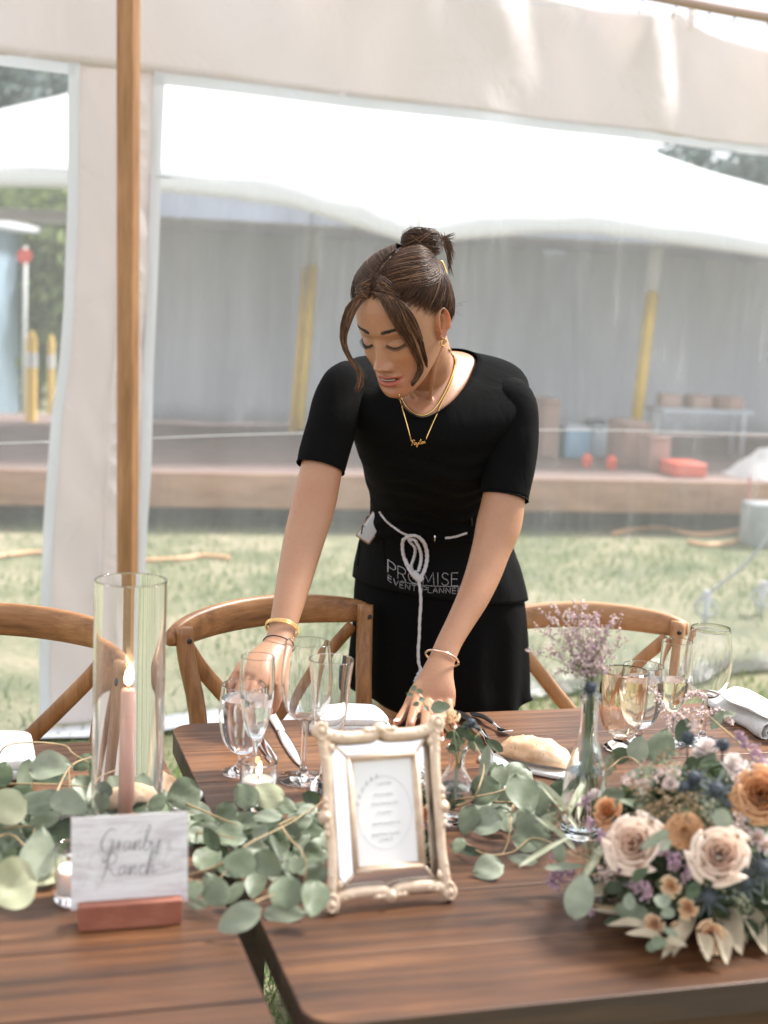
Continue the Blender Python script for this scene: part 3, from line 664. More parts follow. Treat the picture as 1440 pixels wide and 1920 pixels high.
def hurricane():
    c = atz(237, 1556); c.z += .0006; t = thing('hurricane_vase', 'tall clear cylinder vase around the pink taper candle', 'vase', c)
    r_, h = .0475, .345
    V, F = lathe([(0, 0), (r_-.001, 0), (r_, .002), (r_, h-.001), (r_-.0013, h), (r_-.0026, h-.001), (r_-.0026, .006), (0, .006)], c, 72); mk('glass_wall', V, F, M['glass'], t)
    k = c+Vector((-.001, 0, .0067)); ct = thing('taper_candle', 'lit dusty pink taper candle standing inside the cylinder vase', 'candle', k)
    pink = mat('pink_wax', (.70, .45, .37), .5, Subsurface_Weight=.15)
    V, F = lathe([(0, 0), (.03, 0), (.03, .003), (.014, .006), (.0135, .02), (.0112, .021), (0, .021)], k, 28); mk('holder', V, F, M['gold'], ct)
    V, F = tube([k+Vector((0, 0, z)) for z in (.012, .1, .189, .192)], [.011, .0103, .0096, .008], 24); mk('wax', V, F, pink, ct)
    V, F = tube([k+Vector((0, 0, .19)), k+Vector((.0006, 0, .198))], .0009, 6); mk('wick', V, F, M['black_metal'], ct)
    flame(k+Vector((0, 0, .196)), .032, ct)
hurricane()

# cutlery --------------------------------------------------------------
def flatpath(P, w, th, z=TZ, n=24):
    """flat shaped bar along P (x,y), half widths w, thickness th; z may vary as third coordinate"""
    Q = crv([Vector((p[0], p[1], p[2] if len(p) > 2 else 0)) for p in P], n); W = [float(x[0]) for x in cr([(a,) for a in w], n)]; T = [float(x[0]) for x in cr([(a,) for a in th], n)]
    rings = []
    for i, q in enumerate(Q):
        t = (Q[min(i+1, n-1)]-Q[max(i-1, 0)]).normalized(); s = Vector((-t.y, t.x, 0)).normalized(); up = t.cross(s)*-1
        up = Vector((0, 0, 1))
        rings.append([q+s*(W[i]*math.cos(a))+up*(T[i]*math.sin(a)) + Vector((0, 0, z)) for a in np.linspace(0, 2*math.pi, 13)[:-1]])
    return loft(rings)
def px2(px, py, z=TZ): p = atz(px, py, z); return p
def knife(a, b, label, hm):
    A, B = px2(*a), px2(*b); d = (B-A); l = d.length; d.normalize(); t = thing('table_knife', label, 'knife', A, 'knives of the left setting')
    def q(f, z=0): p = A+d*l*f; return (p.x, p.y, z)
    V, F = flatpath([q(0, .004), q(.1, .004), q(.3, .004), q(.5, .004)], [.004, .0085, .0085, .0075], [.002, .0035, .0035, .003]); mk('handle', V, F, hm, t)
    V, F = flatpath([q(.5, .004), q(.55, .004), q(.7, .003), q(.9, .003), q(1, .003)], [.007, .0085, .0095, .007, .0005], [.0028, .0018, .0012, .001, .0004]); mk('blade', V, F, M['silver'], t)
hm = mat('cream_handle', (.8, .74, .68), .3)
knife((494, 1318), (564, 1440), 'knife with cream handle lying beside the large wine glass', hm)
knife((455, 1345), (519, 1433), 'knife with rounded tip seen through the champagne flute', M['silver'])
def fork(a, b, label, tine=True):
    A, B = px2(*a), px2(*b); d = B-A; l = d.length; d.normalize(); s = Vector((-d.y, d.x, 0)); t = thing('fork', label, 'fork', A, 'forks of the middle setting')
    def q(f, z=0, o=0): p = A+d*l*f+s*o; return (p.x, p.y, z)
    V, F = flatpath([q(0, .006), q(.12, .008), q(.3, .011), q(.48, .009)], [.004, .0105, .006, .0038], [.002, .003, .003, .0025]); mk('handle', V, F, M['black_metal'], t)
    V, F = flatpath([q(.48, .009), q(.58, .006), q(.7, .006), q(.78, .009)], [.0036, .004, .011, .0115], [.002, .0016, .0014, .0012]); mk('neck', V, F, M['silver'], t)
    if tine:
        for k in range(4):
            o = (k-1.5)*.0058; V, F = tube([q(.76, .009, o), q(.87, .008, o), q(1, .015, o)], [.0019, .0016, .0008], 6); mk('tine', V, F, M['silver'], t)
fork((884, 1343), (972, 1392), 'black handled fork nearest the table edge, its tines beside the bread roll')
fork((858, 1340), (952, 1428), 'second black handled fork, left of the first, running toward the bread plate')
def spoon():
    A = px2(238, 1378); B = px2(252, 1470); d = B-A; l = d.length; d.normalize(); t = thing('spoon', 'steel spoon lying behind the pink candle on the left table', 'spoon', A)
    def q(f, z=0): p = A+d*l*f; return (p.x, p.y, z)
    V, F = flatpath([q(0, .004), q(.08, .003), q(.2, .002), q(.35, .003), q(.42, .005)], [.004, .016, .019, .012, .004], [.001, .003, .004, .0025, .0015]); mk('bowl', V, F, M['silver'], t)
    V, F = flatpath([q(.42, .005), q(.6, .006), q(.9, .004), q(1, .004)], [.0035, .0035, .006, .005], [.0015, .0015, .0015, .0012]); mk('handle', V, F, M['silver'], t)
spoon()
def rect_slab(P, z0, z1, bulge=0, n=14, rc=.15, wob=0, seed=0):
    """soft slab over the quadrilateral P (4 world xy points)"""
    rings = []; rnd = random.Random(seed); N_ = n*4
    def rr(q):
        x = math.copysign(abs(math.cos(q))**(.28+rc), math.cos(q)); y = math.copysign(abs(math.sin(q))**(.28+rc), math.sin(q)); u, v = (x+1)/2, (y+1)/2
        return (P[0].lerp(P[1], u)).lerp(P[3].lerp(P[2], u), v)
    base = [rr(2*math.pi*k/N_) for k in range(N_)]; c = sum(base, Vector())/N_
    for e, f in ((.97, 0), (1, .12), (1.004, .5), (1, .85), (.985, .97), (.93, 1), (.6, 1+bulge), (.25, 1+bulge*1.6)):
        rings.append([Vector((c.x+(p.x-c.x)*e, c.y+(p.y-c.y)*e, lerp(z0, z1, f)+wob*noise.noise(Vector((p.x*18, p.y*18, seed)))*f)) for p in base])
    return loft(rings)
def napkins():
    # napkin on a plate between the tapered glass and the hand
    P = [px2(575, 1362, .775), px2(738, 1362, .775), px2(706, 1330, .775), px2(600, 1330, .775)]
    c = sum(P, Vector())/4; c.z = TZ; t = thing('folded_napkin', 'white folded napkin lying behind the top of the picture frame', 'napkin', (c.x, c.y, TZ))
    V, F = rect_slab(P, TZ+.0012, TZ+.014, .0, rc=.0, wob=.002, seed=1); mk('lower_fold', V, F, M['napkin'], t)
    P2 = [p.lerp(c, .06) for p in P]; V, F = rect_slab(P2, TZ+.0152, TZ+.026, .04, rc=.0, wob=.003, seed=2); mk('upper_fold', V, F, M['napkin'], t)
    # left edge: plate with thick folded napkin
    c = px2(-6, 1458); c.z = TZ+.001; t = thing('dinner_plate', 'white dinner plate at the left edge under a folded napkin', 'plate', c)
    V, F = lathe([(0, 0), (.035, 0), (.038, .003), (.052, .010), (.058, .0135), (.057, .015), (.051, .0125), (.036, .006), (0, .005)], c, 48); mk('dish', V, F, M['plate'], t)
    P = [px2(-90, 1452, .79), px2(70, 1446, .79), px2(62, 1388, .79), px2(-80, 1386, .79)]; c2 = sum(P, Vector())/4
    t = thing('folded_napkin', 'thick white folded napkin at the left picture edge on its plate', 'napkin', (c2.x, c2.y, TZ+.017))
    V, F = rect_slab(P, TZ+.0175, TZ+.030, .0, rc=.0, wob=.003, seed=3); mk('lower_fold', V, F, M['napkin'], t)
    V, F = rect_slab([p.lerp(c2, .05) for p in P], TZ+.0312, TZ+.046, .04, rc=.0, wob=.004, seed=4); mk('upper_fold', V, F, M['napkin'], t)
    # rolled printed napkin on the right
    c = px2(1400, 1350); t = thing('rolled_napkin', 'loosely rolled white napkin with faint print at the right edge behind the bouquet', 'napkin', (c.x, c.y, TZ))
    a, b = px2(1345, 1318), px2(1475, 1385)
    d = (b-a).normalized(); s = Vector((-d.y, d.x, 0)); rings = []
    for k in range(26):
        f = k/25; p = a.lerp(b, f); w_ = lerp(.03, .052, f); hgt = lerp(.014, .034, f)
        prof = [(1, .02), (.98, .35), (.8, .75), (.4, 1), (0, 1.02), (-.5, .98), (-.9, .7), (-1, .35), (-.98, .08), (-.8, .0), (-.75, .1), (-.82, .4), (-.6, .72), (0, .8), (.5, .74), (.78, .5), (.8, .15), (.78, .02)]
        rings.append([p+s*(w_*x+.002*math.sin(f*17+i))+Vector((0, 0, .0012+hgt*max(0, z+.03*math.sin(f*9+i*.8)*(z > .1)))) for i, (x, z) in enumerate(prof)])
    V, F = loft(rings, False, False); o = mk('cloth', V, F, M['napkin'], t); md = o.modifiers.new('s', 'SOLIDIFY'); md.thickness = .0016; md.offset = 0
    pr = mat('grey_green_print', (.55, .58, .5), .9)
    P = [px2(1342, 1312, .79), px2(1470, 1368, .79), px2(1480, 1330, .8), px2(1378, 1292, .79)]
    V, F = rect_slab(P, TZ+.036, TZ+.0392, .2, wob=.006, seed=9); mk('top_flap', V, F, M['napkin'], t)
    mb = MB()
    for k in range(9):
        q = px2(1370+k*8, 1303+k*3.6, .802); mb.add(*tube([q, q+Vector((.008, .006, .0005))], .0007, 5, True, .4))
    mb.build('leaf_print', pr, t)
napkins()
def bread(px, py, ang, l, label, plate_label, cut=False):
    c = px2(px, py); c.z = TZ+.001
    t = thing('side_plate', plate_label, 'plate', c)
    P = [c+rz(ang)@Vector((x, y, 0)) for x, y in ((-.085, -.042), (.085, -.042), (.085, .05), (-.085, .05))]
    V, F = rect_slab(P, c.z, c.z+.007, -.25, rc=.05); mk('dish', V, F, M['plate'], t)
    m = mat('bread_crust', rough=.75); b = m.node_tree.nodes['Principled BSDF']
    n = N(m, 'ShaderNodeTexNoise', ins={'Scale': 26, 'Detail': 6, 'Roughness': .65}); L(m, coords(m), n.inputs[0]); L(m, ramp(m, n.outputs[0], [(.32, (.50, .27, .13)), (.5, (.66, .43, .26)), (.68, (.78, .62, .46))]), b.inputs['Base Color'])
    bp = N(m, 'ShaderNodeBump', ins={'Strength': .9, 'Distance': .004}); L(m, n.outputs[0], bp.inputs['Height']); L(m, bp.outputs[0], b.inputs['Normal'])
    e = c+Vector((0, 0, .0075)); t2 = thing('bread_roll', label, 'bread', e)
    rings = []
    for k in range(30):
        f = k/29; x = (f-.5)*l; w_ = .034*(1-abs(2*f-1)**2.6)**.55+.001; R3 = rz(ang)
        rings.append([e+R3@Vector((x, w_*math.cos(q)*(1+.04*math.sin(q*3+f*5)), .0195*(w_/.035)*(1+math.sin(q))*(1+.16*noise.noise(Vector((f*7, q*1.5, 2)))+.06*noise.noise(Vector((f*22, q*5, 3)))))) for q in np.linspace(0, 2*math.pi, 25)[:-1]])
    V, F = loft(rings); mk('crust', V, F, m, t2)
    sd_ = mat('dark_seeds', (.05, .03, .02), .7); mb = MB(); rnd = random.Random(5)
    for k in range(26):
        f = rnd.uniform(.12, .88); q = rnd.uniform(.2, 2.9); x = (f-.5)*l; w_ = .034*(1-abs(2*f-1)**2.6)**.55
        p = e+rz(ang)@Vector((x, w_*math.cos(q)*1.01, .0198*(w_/.035)*(1+math.sin(q)))); mb.add(*lathe([(0, -.0006), (.0011, 0), (0, .0006)], p, 6))
    mb.build('seeds', sd_, t2)
bread(1000, 1437, R(-28), .125, 'crusty bread roll with dark seeds on the plate right of the forks', 'white side plate under the seeded bread roll')
bread(262, 1500, R(-8), .12, 'bread roll behind the pink candle on the left table', 'white side plate behind the pink candle on the left table')
def butterknife():
    A, B = px2(905, 1372), px2(948, 1452, .772); A.z = TZ; t = thing('butter_knife', 'steel butter knife with broad white handle end left of the bread roll', 'knife', (A.x, A.y, TZ))
    d = B-A; d.z = 0; l = d.length; d.normalize()
    def q(f, z=0): p = A+d*l*f; return (p.x, p.y, z)
    V, F = flatpath([q(0, .004), q(.3, .006), q(.55, .01), q(.62, .012)], [.003, .005, .0045, .004], [.0015, .002, .002, .002]); mk('blade', V, F, M['silver'], t)
    V, F = flatpath([q(.62, .012), q(.8, .014), q(1.1, .014), q(1.3, .01), q(1.34, .008)], [.005, .012, .014, .01, .003], [.002, .003, .003, .002, .001]); mk('handle', V, F, M['plate'], t)
butterknife()

# sign ----------------------------------------------------------------
def card_frame(TL, TR, BL, Y, z_base=TZ):
    pass
def sign():
    bl, br = px2(147, 1748), px2(341, 1733); U = (br-bl).normalized(); Nn = Vector((U.y, -U.x, 0)); wd = (br-bl).length
    c = (bl+br)/2 - Nn*.012; t = thing('place_sign', 'white printed card reading Granby Ranch standing in a rust red wooden block', 'sign', (c.x, c.y, TZ))
    ang = math.atan2(U.y, U.x); red = wood('rust_red_wood', (.20, .065, .04), (.30, .105, .065), (.38, .15, .095), .5, 2)
    V, F = box((c.x, c.y, TZ+.0157), (wd, .028, .030), rz(ang), .0015); o = mk('base_block', V, F, red, t, False)
    tilt = R(9); up = Vector((0, 0, math.cos(tilt)))-Nn*math.sin(tilt); fr = up.cross(U)*-1; cc = c+Vector((0, 0, .022))
    cw, ch = .133, .105
    def cp(u, v, d=0): return cc + U*(u*cw/2) + up*(v*ch) + fr*d*1.0
    fr = U.cross(up); fr = fr if fr.dot(Nn) > 0 else -fr
    def slab(u0, u1, v0, v1, d0, d1): return [cp(u, v, d) for d in (d0, d1) for u, v in ((u0, v0), (u1, v0), (u1, v1), (u0, v1))], [(0, 1, 2, 3), (7, 6, 5, 4), (0, 4, 5, 1), (1, 5, 6, 2), (2, 6, 7, 3), (3, 7, 4, 0)]
    pm = mat('printed_card', rough=.5); b = pm.node_tree.nodes['Principled BSDF']
    n = N(pm, 'ShaderNodeTexNoise', ins={'Scale': 14, 'Detail': 7, 'Roughness': .75, 'Distortion': 1.2}); L(pm, coords(pm, (.8, .8, 5), (0, R(25), 0)), n.inputs[0])
    L(pm, ramp(pm, n.outputs[0], [(.4, (.72, .66, .68)), (.5, (.87, .84, .85)), (.58, (.94, .92, .93))]), b.inputs['Base Color'])
    V, F = slab(-1, 1, 0, 1, 0, .0012); mk('card', V, F, pm, t, False)
    V, F = slab(-1.012, 1.012, -.0, 1.012, .0016, .0036); mk('acrylic_sheet', V, F, glassm('acrylic', (1, 1, 1), .0, 1.12), t, False)
    mk('script_lettering', *script_text('Granby', 'Ranch', lambda x, y: cp(x, y, .0013)), mat('grey_ink', (.16, .15, .17), .6), t)
    mb = MB()
    for s, m_ in ((1, 0),):
        for k in range(24):     # small ink twigs printed round the lettering
            rnd = random.Random(k); x = rnd.uniform(.35, .9) if k % 2 else rnd.uniform(-.9, -.45); y = rnd.uniform(.2, .7)
            mb.add(*tube([cp(x, y, .0013), cp(x+.06*rnd.choice((-1, 1)), y+rnd.uniform(.06, .16), .0013)], .00035, 4, True, .3))
    mb.build('printed_twigs', mat('mauve_ink', (.33, .27, .31), .6), t)
# handwriting: strokes in a unit cell, joined left to right
GL = {
 'G': [[(.9, .85), (.6, 1), (.2, .75), (.05, .4), (.2, .08), (.55, .05), (.8, .35), (.85, .5), (.55, .45)], [(.85, .5), (.8, .1), (.6, -.3), (.3, -.35), (.4, -.1), (1.1, .15)]],
 'r': [[(0, .1), (.2, .45), (.25, .4), (.25, .05), (.35, .35), (.6, .42)]],
 'a': [[(.55, .4), (.25, .42), (.05, .2), (.2, .03), (.45, .2), (.55, .4), (.5, .1), (.75, .08)]],
 'n': [[(0, .1), (.15, .42), (.15, .03), (.35, .38), (.5, .38), (.5, .05), (.75, .1)]],
 'b': [[(0, .1), (.3, .7), (.35, 1), (.2, 1), (.15, .5), (.15, .05), (.4, .05), (.55, .25), (.35, .4), (.2, .3)], [(.5, .3), (.75, .3)]],
 'y': [[(0, .4), (.1, .1), (.35, .1), (.55, .42), (.5, 0), (.35, -.4), (.1, -.42), (.2, -.15), (.8, .2)]],
 'R': [[(.2, .95), (.15, .5), (.0, -.1)], [(0, .8), (.4, 1.02), (.75, .85), (.6, .55), (.15, .5), (.45, .3), (.85, .02), (1.05, .1)]],
 'c': [[(.5, .36), (.25, .42), (.08, .2), (.25, .03), (.6, .12)]],
 'h': [[(0, .1), (.3, .75), (.3, 1), (.17, .95), (.12, .0), (.3, .38), (.48, .36), (.48, .05), (.85, .2)]],
 'P': [[(.2, .0), (.35, .9)], [(.0, .7), (.35, 1), (.8, .9), (.7, .55), (.3, .45)]],
 't': [[(.3, .95), (.2, .1), (.5, .08)], [(.02, .65), (.55, .7)]],
 'o': [[(.35, .42), (.08, .25), (.15, .04), (.42, .1), (.45, .35), (.3, .42), (.65, .38)]],
}
GW = {'G': 1.0, 'R': 1.0, 'P': .8, 'r': .55, 'a': .68, 'n': .7, 'b': .62, 'y': .7, 'c': .55, 'h': .75, 't': .45, 'o': .58}
def strokes(word, x0, y0, s, slant=.25):
    out = []; x = 0
    for ch in word:
        for st in GL[ch]: out.append([(x0+(x+p[0]+p[1]*slant)*s, y0+p[1]*s) for p in st])
        x += GW[ch]
    return out
def script_text(w1, w2, f):
    mb = MB()
    for st in strokes(w1, -.56, .60, .265)+strokes(w2, -.50, .33, .265):
        # squash x: card is wider than tall
        P = [f(x*.93, y*1.0) for x, y in [(a, b) for a, b in cr([(p[0], p[1]) for p in st], 6*len(st))]]
        mb.add(*tube(P, [.0006+.0004*math.sin(math.pi*k/(len(P)-1)) for k in range(len(P))], 6, True, .4))
    return mb.V, mb.F
sign()

# ornate picture frame --------------------------------------------------
def pframe():
    gold = noise_col('champagne_gilt', [(.3, (.56, .41, .29)), (.7, (.74, .58, .44))], 60, rough=.42, bump=.15, Metallic=.12)
    bl, br = px2(614, 1717), px2(850, 1691); U = (br-bl).normalized(); Nn = Vector((U.y, -U.x, 0)); c = (bl+br)/2
    tilt = R(19); up = Vector((0, 0, math.cos(tilt)))-Nn*math.sin(tilt); fr = U.cross(up); fr = fr if fr.dot(Nn) > 0 else -fr
    t = thing('picture_frame', 'ornate champagne gilt picture frame with mirrored border leaning back on the right table', 'picture frame', (c.x, c.y, TZ))
    # measured from the photograph: outer 0.158 x 0.238
    W_, H_ = .160, .214
    def P(x, y, d=0): return c + U*(x*W_/2) + up*(.008+y*H_) + fr*d + Vector((0, 0, 0))
    def bar(pts, w, h, m=gold, name=None, n=40, parent=t, d0=0):
        """moulding through pts (x, y), half width w, height h"""
        Q = [P(float(a[0]), float(a[1]), d0) for a in cr(pts, n)]; return tube(Q, [w]*n, 10, True, h/w, fr)
    mb = MB()
    # outer moulding: scalloped sides that swell at the corners
    L_ = [(-.93, .03), (-.905, .12), (-.875, .25), (-.88, .4), (-.9, .47), (-.93, .5), (-.9, .53), (-.88, .6), (-.875, .75), (-.905, .88), (-.93, .97)]
    mb.add(*bar(L_, .0066, .006)); mb.add(*bar([(-x, y) for x, y in L_], .0066, .006))
    T_ = [(-.93, .97), (-.8, .945), (-.55, .93), (-.3, .93), (-.12, .935), (0, .96), (.12, .935), (.3, .93), (.55, .93), (.8, .945), (.93, .97)]
    mb.add(*bar(T_, .0075, .006)); mb.add(*bar([(x, 1-y) for x, y in T_], .0075, .006))
    # beaded inner lip of the moulding
    for e in (.86,):
        K = [(-.83, .065), (.83, .065), (.83, .935), (-.83, .935)]
        for a, b in zip(K, K[1:]+K[:1]): mb.add(*tube([P(a[0], a[1], .001), P(b[0], b[1], .001)], .0028, 8))
    # corner scrolls: spiral knobs and leaves
    for sx in (-1, 1):
        for y0, sy in ((.0, 1), (1, -1)):
            cx, cyy = sx*.95, y0+sy*.022
            mb.add(*lathe_dir(P(cx, cyy, 0), fr, U, [(.0105, -.004), (.0108, .001), (.0085, .0045), (.0045, .0055), (.004, .007), (.002, .008), (0, .0083)], 20))
            sp = [(cx+.095*math.cos(q)*(1-.06*q)*-sx, cyy+.06*math.sin(q)*(1-.06*q)*sy) for q in np.linspace(-.8, 6.5, 12)]; mb.add(*tube([P(a, b, .005) for a, b in sp], .0019, 6))
            for k, (dx, dy) in enumerate(((.16, .02), (.28, .03), (.02, .07), (.03, .13), (.14, .075))):
                p = P(cx-sx*dx, cyy+sy*dy, .0035); q = P(cx-sx*(dx+(.12 if k in (0, 1) else .02)), cyy+sy*(dy+(.01 if k in (0, 1) else .055)), .004); mb.add(*tube([p, p.lerp(q, .4), q], [.002, .0045, .001], 8, True, .6, fr))
    # cartouches in the middle of each side
    for x, y, ux, uy in ((0, .963, 1, 0), (0, .037, 1, 0), (-.945, .5, 0, 1), (.945, .5, 0, 1)):
        mb.add(*lathe_dir(P(x, y, 0), fr, U, [(.009, -.003), (.0085, .003), (.005, .0065), (.0048, .0075), (.002, .0095), (0, .01)], 14))
        for s in (-1, 1):
            for k in (1, 2):
                a = P(x+ux*s*.06*k, y+uy*s*.035*k, .003); b = P(x+ux*s*.1*(k+1), y+uy*s*.045*(k+.8), .0025); mb.add(*tube([a, a.lerp(b, .5)+fr*.001, b], [.0022, .004, .0008], 8, True, .7, fr))
    mb.build('ornate_moulding', gold, t)
    # mirrored bevel border: four mirror plates in a shallow chamfer, gilt strips between
    mir = mat('mirror_plate', (.9, .9, .9), .03, 1)
    O = [(-.80, .08), (.80, .08), (.80, .92), (-.80, .92)]; I = [(-.55, .185), (.55, .185), (.55, .815), (-.55, .815)]
    def facet(a, b, ca, cb): return [P(*a, -.004), P(*b, -.004), P(*cb, .004), P(*ca, .004), P(*a, -.008), P(*b, -.008), P(*cb, -.006), P(*ca, -.006)], [(0, 1, 2, 3), (7, 6, 5, 4), (0, 4, 5, 1), (1, 5, 6, 2), (2, 6, 7, 3), (3, 7, 4, 0)]
    for k in range(4):
        V, F = facet(O[k], O[(k+1) % 4], I[k], I[(k+1) % 4]); mk('mirror_strip', V, F, mir, t, False)
    mb = MB()
    for k in range(4):
        mb.add(*tube([P(*O[k], -.0035), P(*I[k], .0045)], .0018, 6)); mb.add(*tube([P(*I[k], .0045), P(*I[(k+1) % 4], .0045)], .0034, 8))
        a = (I[k][0]*.92, .5+(I[k][1]-.5)*.95); b = (I[(k+1) % 4][0]*.92, .5+(I[(k+1) % 4][1]-.5)*.95); mb.add(*tube([P(*a, .002), P(*b, .002)], .0022, 6))
    mb.build('inner_rim', gold, t)
    pap = noise_col('menu_paper', [(.3, (.78, .77, .76)), (.7, (.84, .83, .83))], 8, rough=.6)
    V, F = [P(-.5, .2, .001), P(.5, .2, .001), P(.5, .8, .001), P(-.5, .8, .001), P(-.5, .2, -.004), P(.5, .2, -.004), P(.5, .8, -.004), P(-.5, .8, -.004)], [(0, 1, 2, 3), (7, 6, 5, 4), (0, 4, 5, 1), (1, 5, 6, 2), (2, 6, 7, 3), (3, 7, 4, 0)]
    mk('printed_sheet', V, F, pap, t, False)
    mb = MB(); ink = mat('pale_grey_ink', (.7, .71, .72), .7)
    mb.add(*tube([P(.43*math.cos(q), .5+.2*math.sin(q), .0014) for q in np.linspace(0, 2*math.pi, 50)], .00035, 4, True, .4))
    rnd = random.Random(2)
    for y, w_ in ((.66, .1), (.6, .16), (.55, .2), (.5, .12), (.44, .2), (.38, .22), (.35, .1)):
        x = -w_
        while x < w_:
            l = rnd.uniform(.02, .06); P_ = [P(x+l*q, y+.008*math.sin(q*9+x*50), .0014) for q in np.linspace(0, 1, 6)]; mb.add(*tube(P_, .0005, 4, True, .4)); x += l+.02
    mb.build('faint_writing', ink, t)
    mb = MB()
    for k in range(12):
        a = R(100+k*6); p = (.43*math.cos(a), .5+.2*math.sin(a)); q = (p[0]+.05*math.cos(a+(-1)**k*.9), p[1]+.035*math.sin(a+(-1)**k*.9)); mb.add(*tube([P(*p, .0014), P((p[0]+q[0])/2, (p[1]+q[1])/2, .0016), P(*q, .0014)], [.0003, .0012, .0002], 5, True, .3))
    mb.build('printed_sprig', mat('sage_ink', (.6, .63, .6), .7), t)
    V, F = [P(-.86, .05, -.0085), P(.86, .05, -.0085), P(.86, .95, -.0085), P(-.86, .95, -.0085), P(-.86, .05, -.011), P(.86, .05, -.011), P(.86, .95, -.011), P(-.86, .95, -.011)], [(0, 1, 2, 3), (7, 6, 5, 4), (0, 4, 5, 1), (1, 5, 6, 2), (2, 6, 7, 3), (3, 7, 4, 0)]
    mk('backing_board', V, F, M['black_metal'], t, False)
    a = P(0, .7, -.012); b = c-Nn*.16; b.z = TZ+.003; V, F = tube([a, b], .012, 8, True, .25, U); mk('easel_leg', V, F, M['black_metal'], t)
def lathe_dir(c, ax, u, prof, seg=16):
    ax = ax.normalized(); u = (u-ax*u.dot(ax)).normalized(); v = ax.cross(u); V, F = lathe(prof, (0, 0, 0), seg)
    return [c+u*p.x+v*p.y+ax*p.z for p in V], F
pframe()

# ================================================================== the woman
PB = aty(815, 1150, 2.97); PB = Vector((PB.x, PB.y, 0))
person = thing('person', 'woman in black dress and waist apron leaning over the table to arrange glasses and napkins', 'person', PB)
HY, HP = R(33), R(27)
hf = Vector((-math.sin(HY)*math.cos(HP), -math.cos(HY)*math.cos(HP), -math.sin(HP))); hs = Vector((math.cos(HY), -math.sin(HY), 0)); hu = -hs.cross(hf) if (-hs.cross(hf)).z > 0 else hs.cross(hf)
HC = aty(757, 601, 2.56)
def hw(p): return HC + hs*p[0] + hf*p[1] + hu*p[2]          # head local (x her left, y forward, z up) -> world
def g2(x, z, cx, cz, sx, sz): return math.exp(-((x-cx)/sx)**2-((z-cz)/sz)**2)
SEC = [(-.117, .003, .066, .062), (-.114, .018, .077, .046), (-.107, .032, .0835, .024), (-.096, .0425, .0862, -.002), (-.080, .0515, .0858, -.035), (-.065, .0575, .0868, -.058), (-.050, .0630, .0872, -.078),
       (-.030, .0700, .0875, -.080), (-.010, .0735, .0872, -.087), (.010, .0752, .0892, -.090), (.030, .0755, .0895, -.091), (.055, .0728, .0845, -.089), (.080, .0650, .0725, -.082), (.098, .0505, .0555, -.070), (.108, .0310, .035, -.055), (.1125, .012, .010, -.032), (.1135, .002, -.006, -.014)]
SZ = [s[0] for s in SEC]
def sec(z): return [float(np.interp(z, SZ, [s[k] for s in SEC])) for k in (1, 2, 3)]
def face_disp(x, z):
    d = 0.0; ax = abs(x)
    d += .0032*g2(ax, z, .022, .017, .02, .007) - .0095*g2(ax, z, .031, .001, .017, .011) - .0025*g2(x, z, 0, .006, .01, .008)
    d += .0074*g2(ax, z, .031, -.0035, .0135, .0085)
    h = 0
    if z < .012: h = float(np.interp(-z, [-.012, 0, .02, .036, .043, .0475, .0525, .057], [0, .0035, .011, .0175, .0205, .017, .006, 0]))
    sg = float(np.interp(-z, [-.012, .01, .03, .045], [.0075, .0068, .0085, .0115]))
    d += h*math.exp(-(ax/sg)**2.1)
    d += .0092*g2(ax, z, .0135, -.0455, .0058, .0062) - .0012*g2(ax, z, .0195, -.047, .003, .007)
    d += .0045*g2(ax, z, .041, -.03, .02, .018) - .0022*g2(ax, z, .034, -.0655, .012, .02)
    d -= .0012*g2(x, z, 0, -.058, .003, .005)
    lx = max(0, 1-(ax/.0265)**2)
    d += .0052*math.exp(-((z+.0655-.002*(1-lx))/.0042)**2)*lx**.6 + .0068*math.exp(-((z+.0800-.004*(1-lx))/.0052)**2)*lx**.6
    d -= .0085*math.exp(-((z+.0722-.0012*(1-lx))/.0023)**2)*lx**.8
    d -= .0035*g2(x, z, 0, -.0895, .018, .005) + .002*g2(ax, z, .0285, -.0715, .004, .004)
    d += .0035*g2(x, z, 0, -.103, .016, .010)
    return d
def head_mesh():
    zs = []
    z = -.117
    for k in range(250): zs.append(lerp(-.117, .1135, .5-.5*math.cos(math.pi*(k/249)**1.0)) if False else lerp(-.117, .1135, k/249))
    NA = 260; V = []; col = []
    # smooth the section table first
    ZZ = np.array(zs); tabs = []
    for k in (1, 2, 3):
        y = np.interp(ZZ, SZ, [s[k] for s in SEC]); pad = np.concatenate([np.repeat(y[0], 6), y, np.repeat(y[-1], 6)]); ker = np.ones(7)/7
        y2 = np.convolve(np.convolve(pad, ker, 'same'), ker, 'same')[6:-6]; e = np.minimum(1, np.minimum(np.arange(250), 249-np.arange(250))/14.0); tabs.append(y*(1-e)+y2*e)
    for i, z in enumerate(zs):
        w_, yf, yb = (t[i] for t in tabs); w_ *= .945; yc = yb+(yf-yb)*.46
        for j in range(NA):
            q = j/NA; a = 2*math.pi*q; a = a - .38*math.sin(a)         # denser in front (a = 0 is forward)
            sx, cx = math.sin(a), math.cos(a)
            ex = .86 if cx > 0 else 1.0
            x = w_*math.copysign(abs(sx)**.9, sx); y = yc + (yf-yc if cx > 0 else yc-yb)*math.copysign(abs(cx)**ex, cx)
            if cx > 0:
                m_ = min(1, max(0, (y-.02)/.035)); y += face_disp(x, z)*m_
            V.append((x, y, z))
    n = len(zs); F = []
    for i in range(n-1):
        for j in range(NA): k = (j+1) % NA; F.append((i*NA+k, i*NA+j, (i+1)*NA+j, (i+1)*NA+k))
    F.append(tuple(range(NA))); F.append(tuple(range((n-1)*NA, n*NA))[::-1])
    return V, F
HV, HF = head_mesh()
hbvh = BVHTree.FromPolygons([Vector(v) for v in HV], HF)
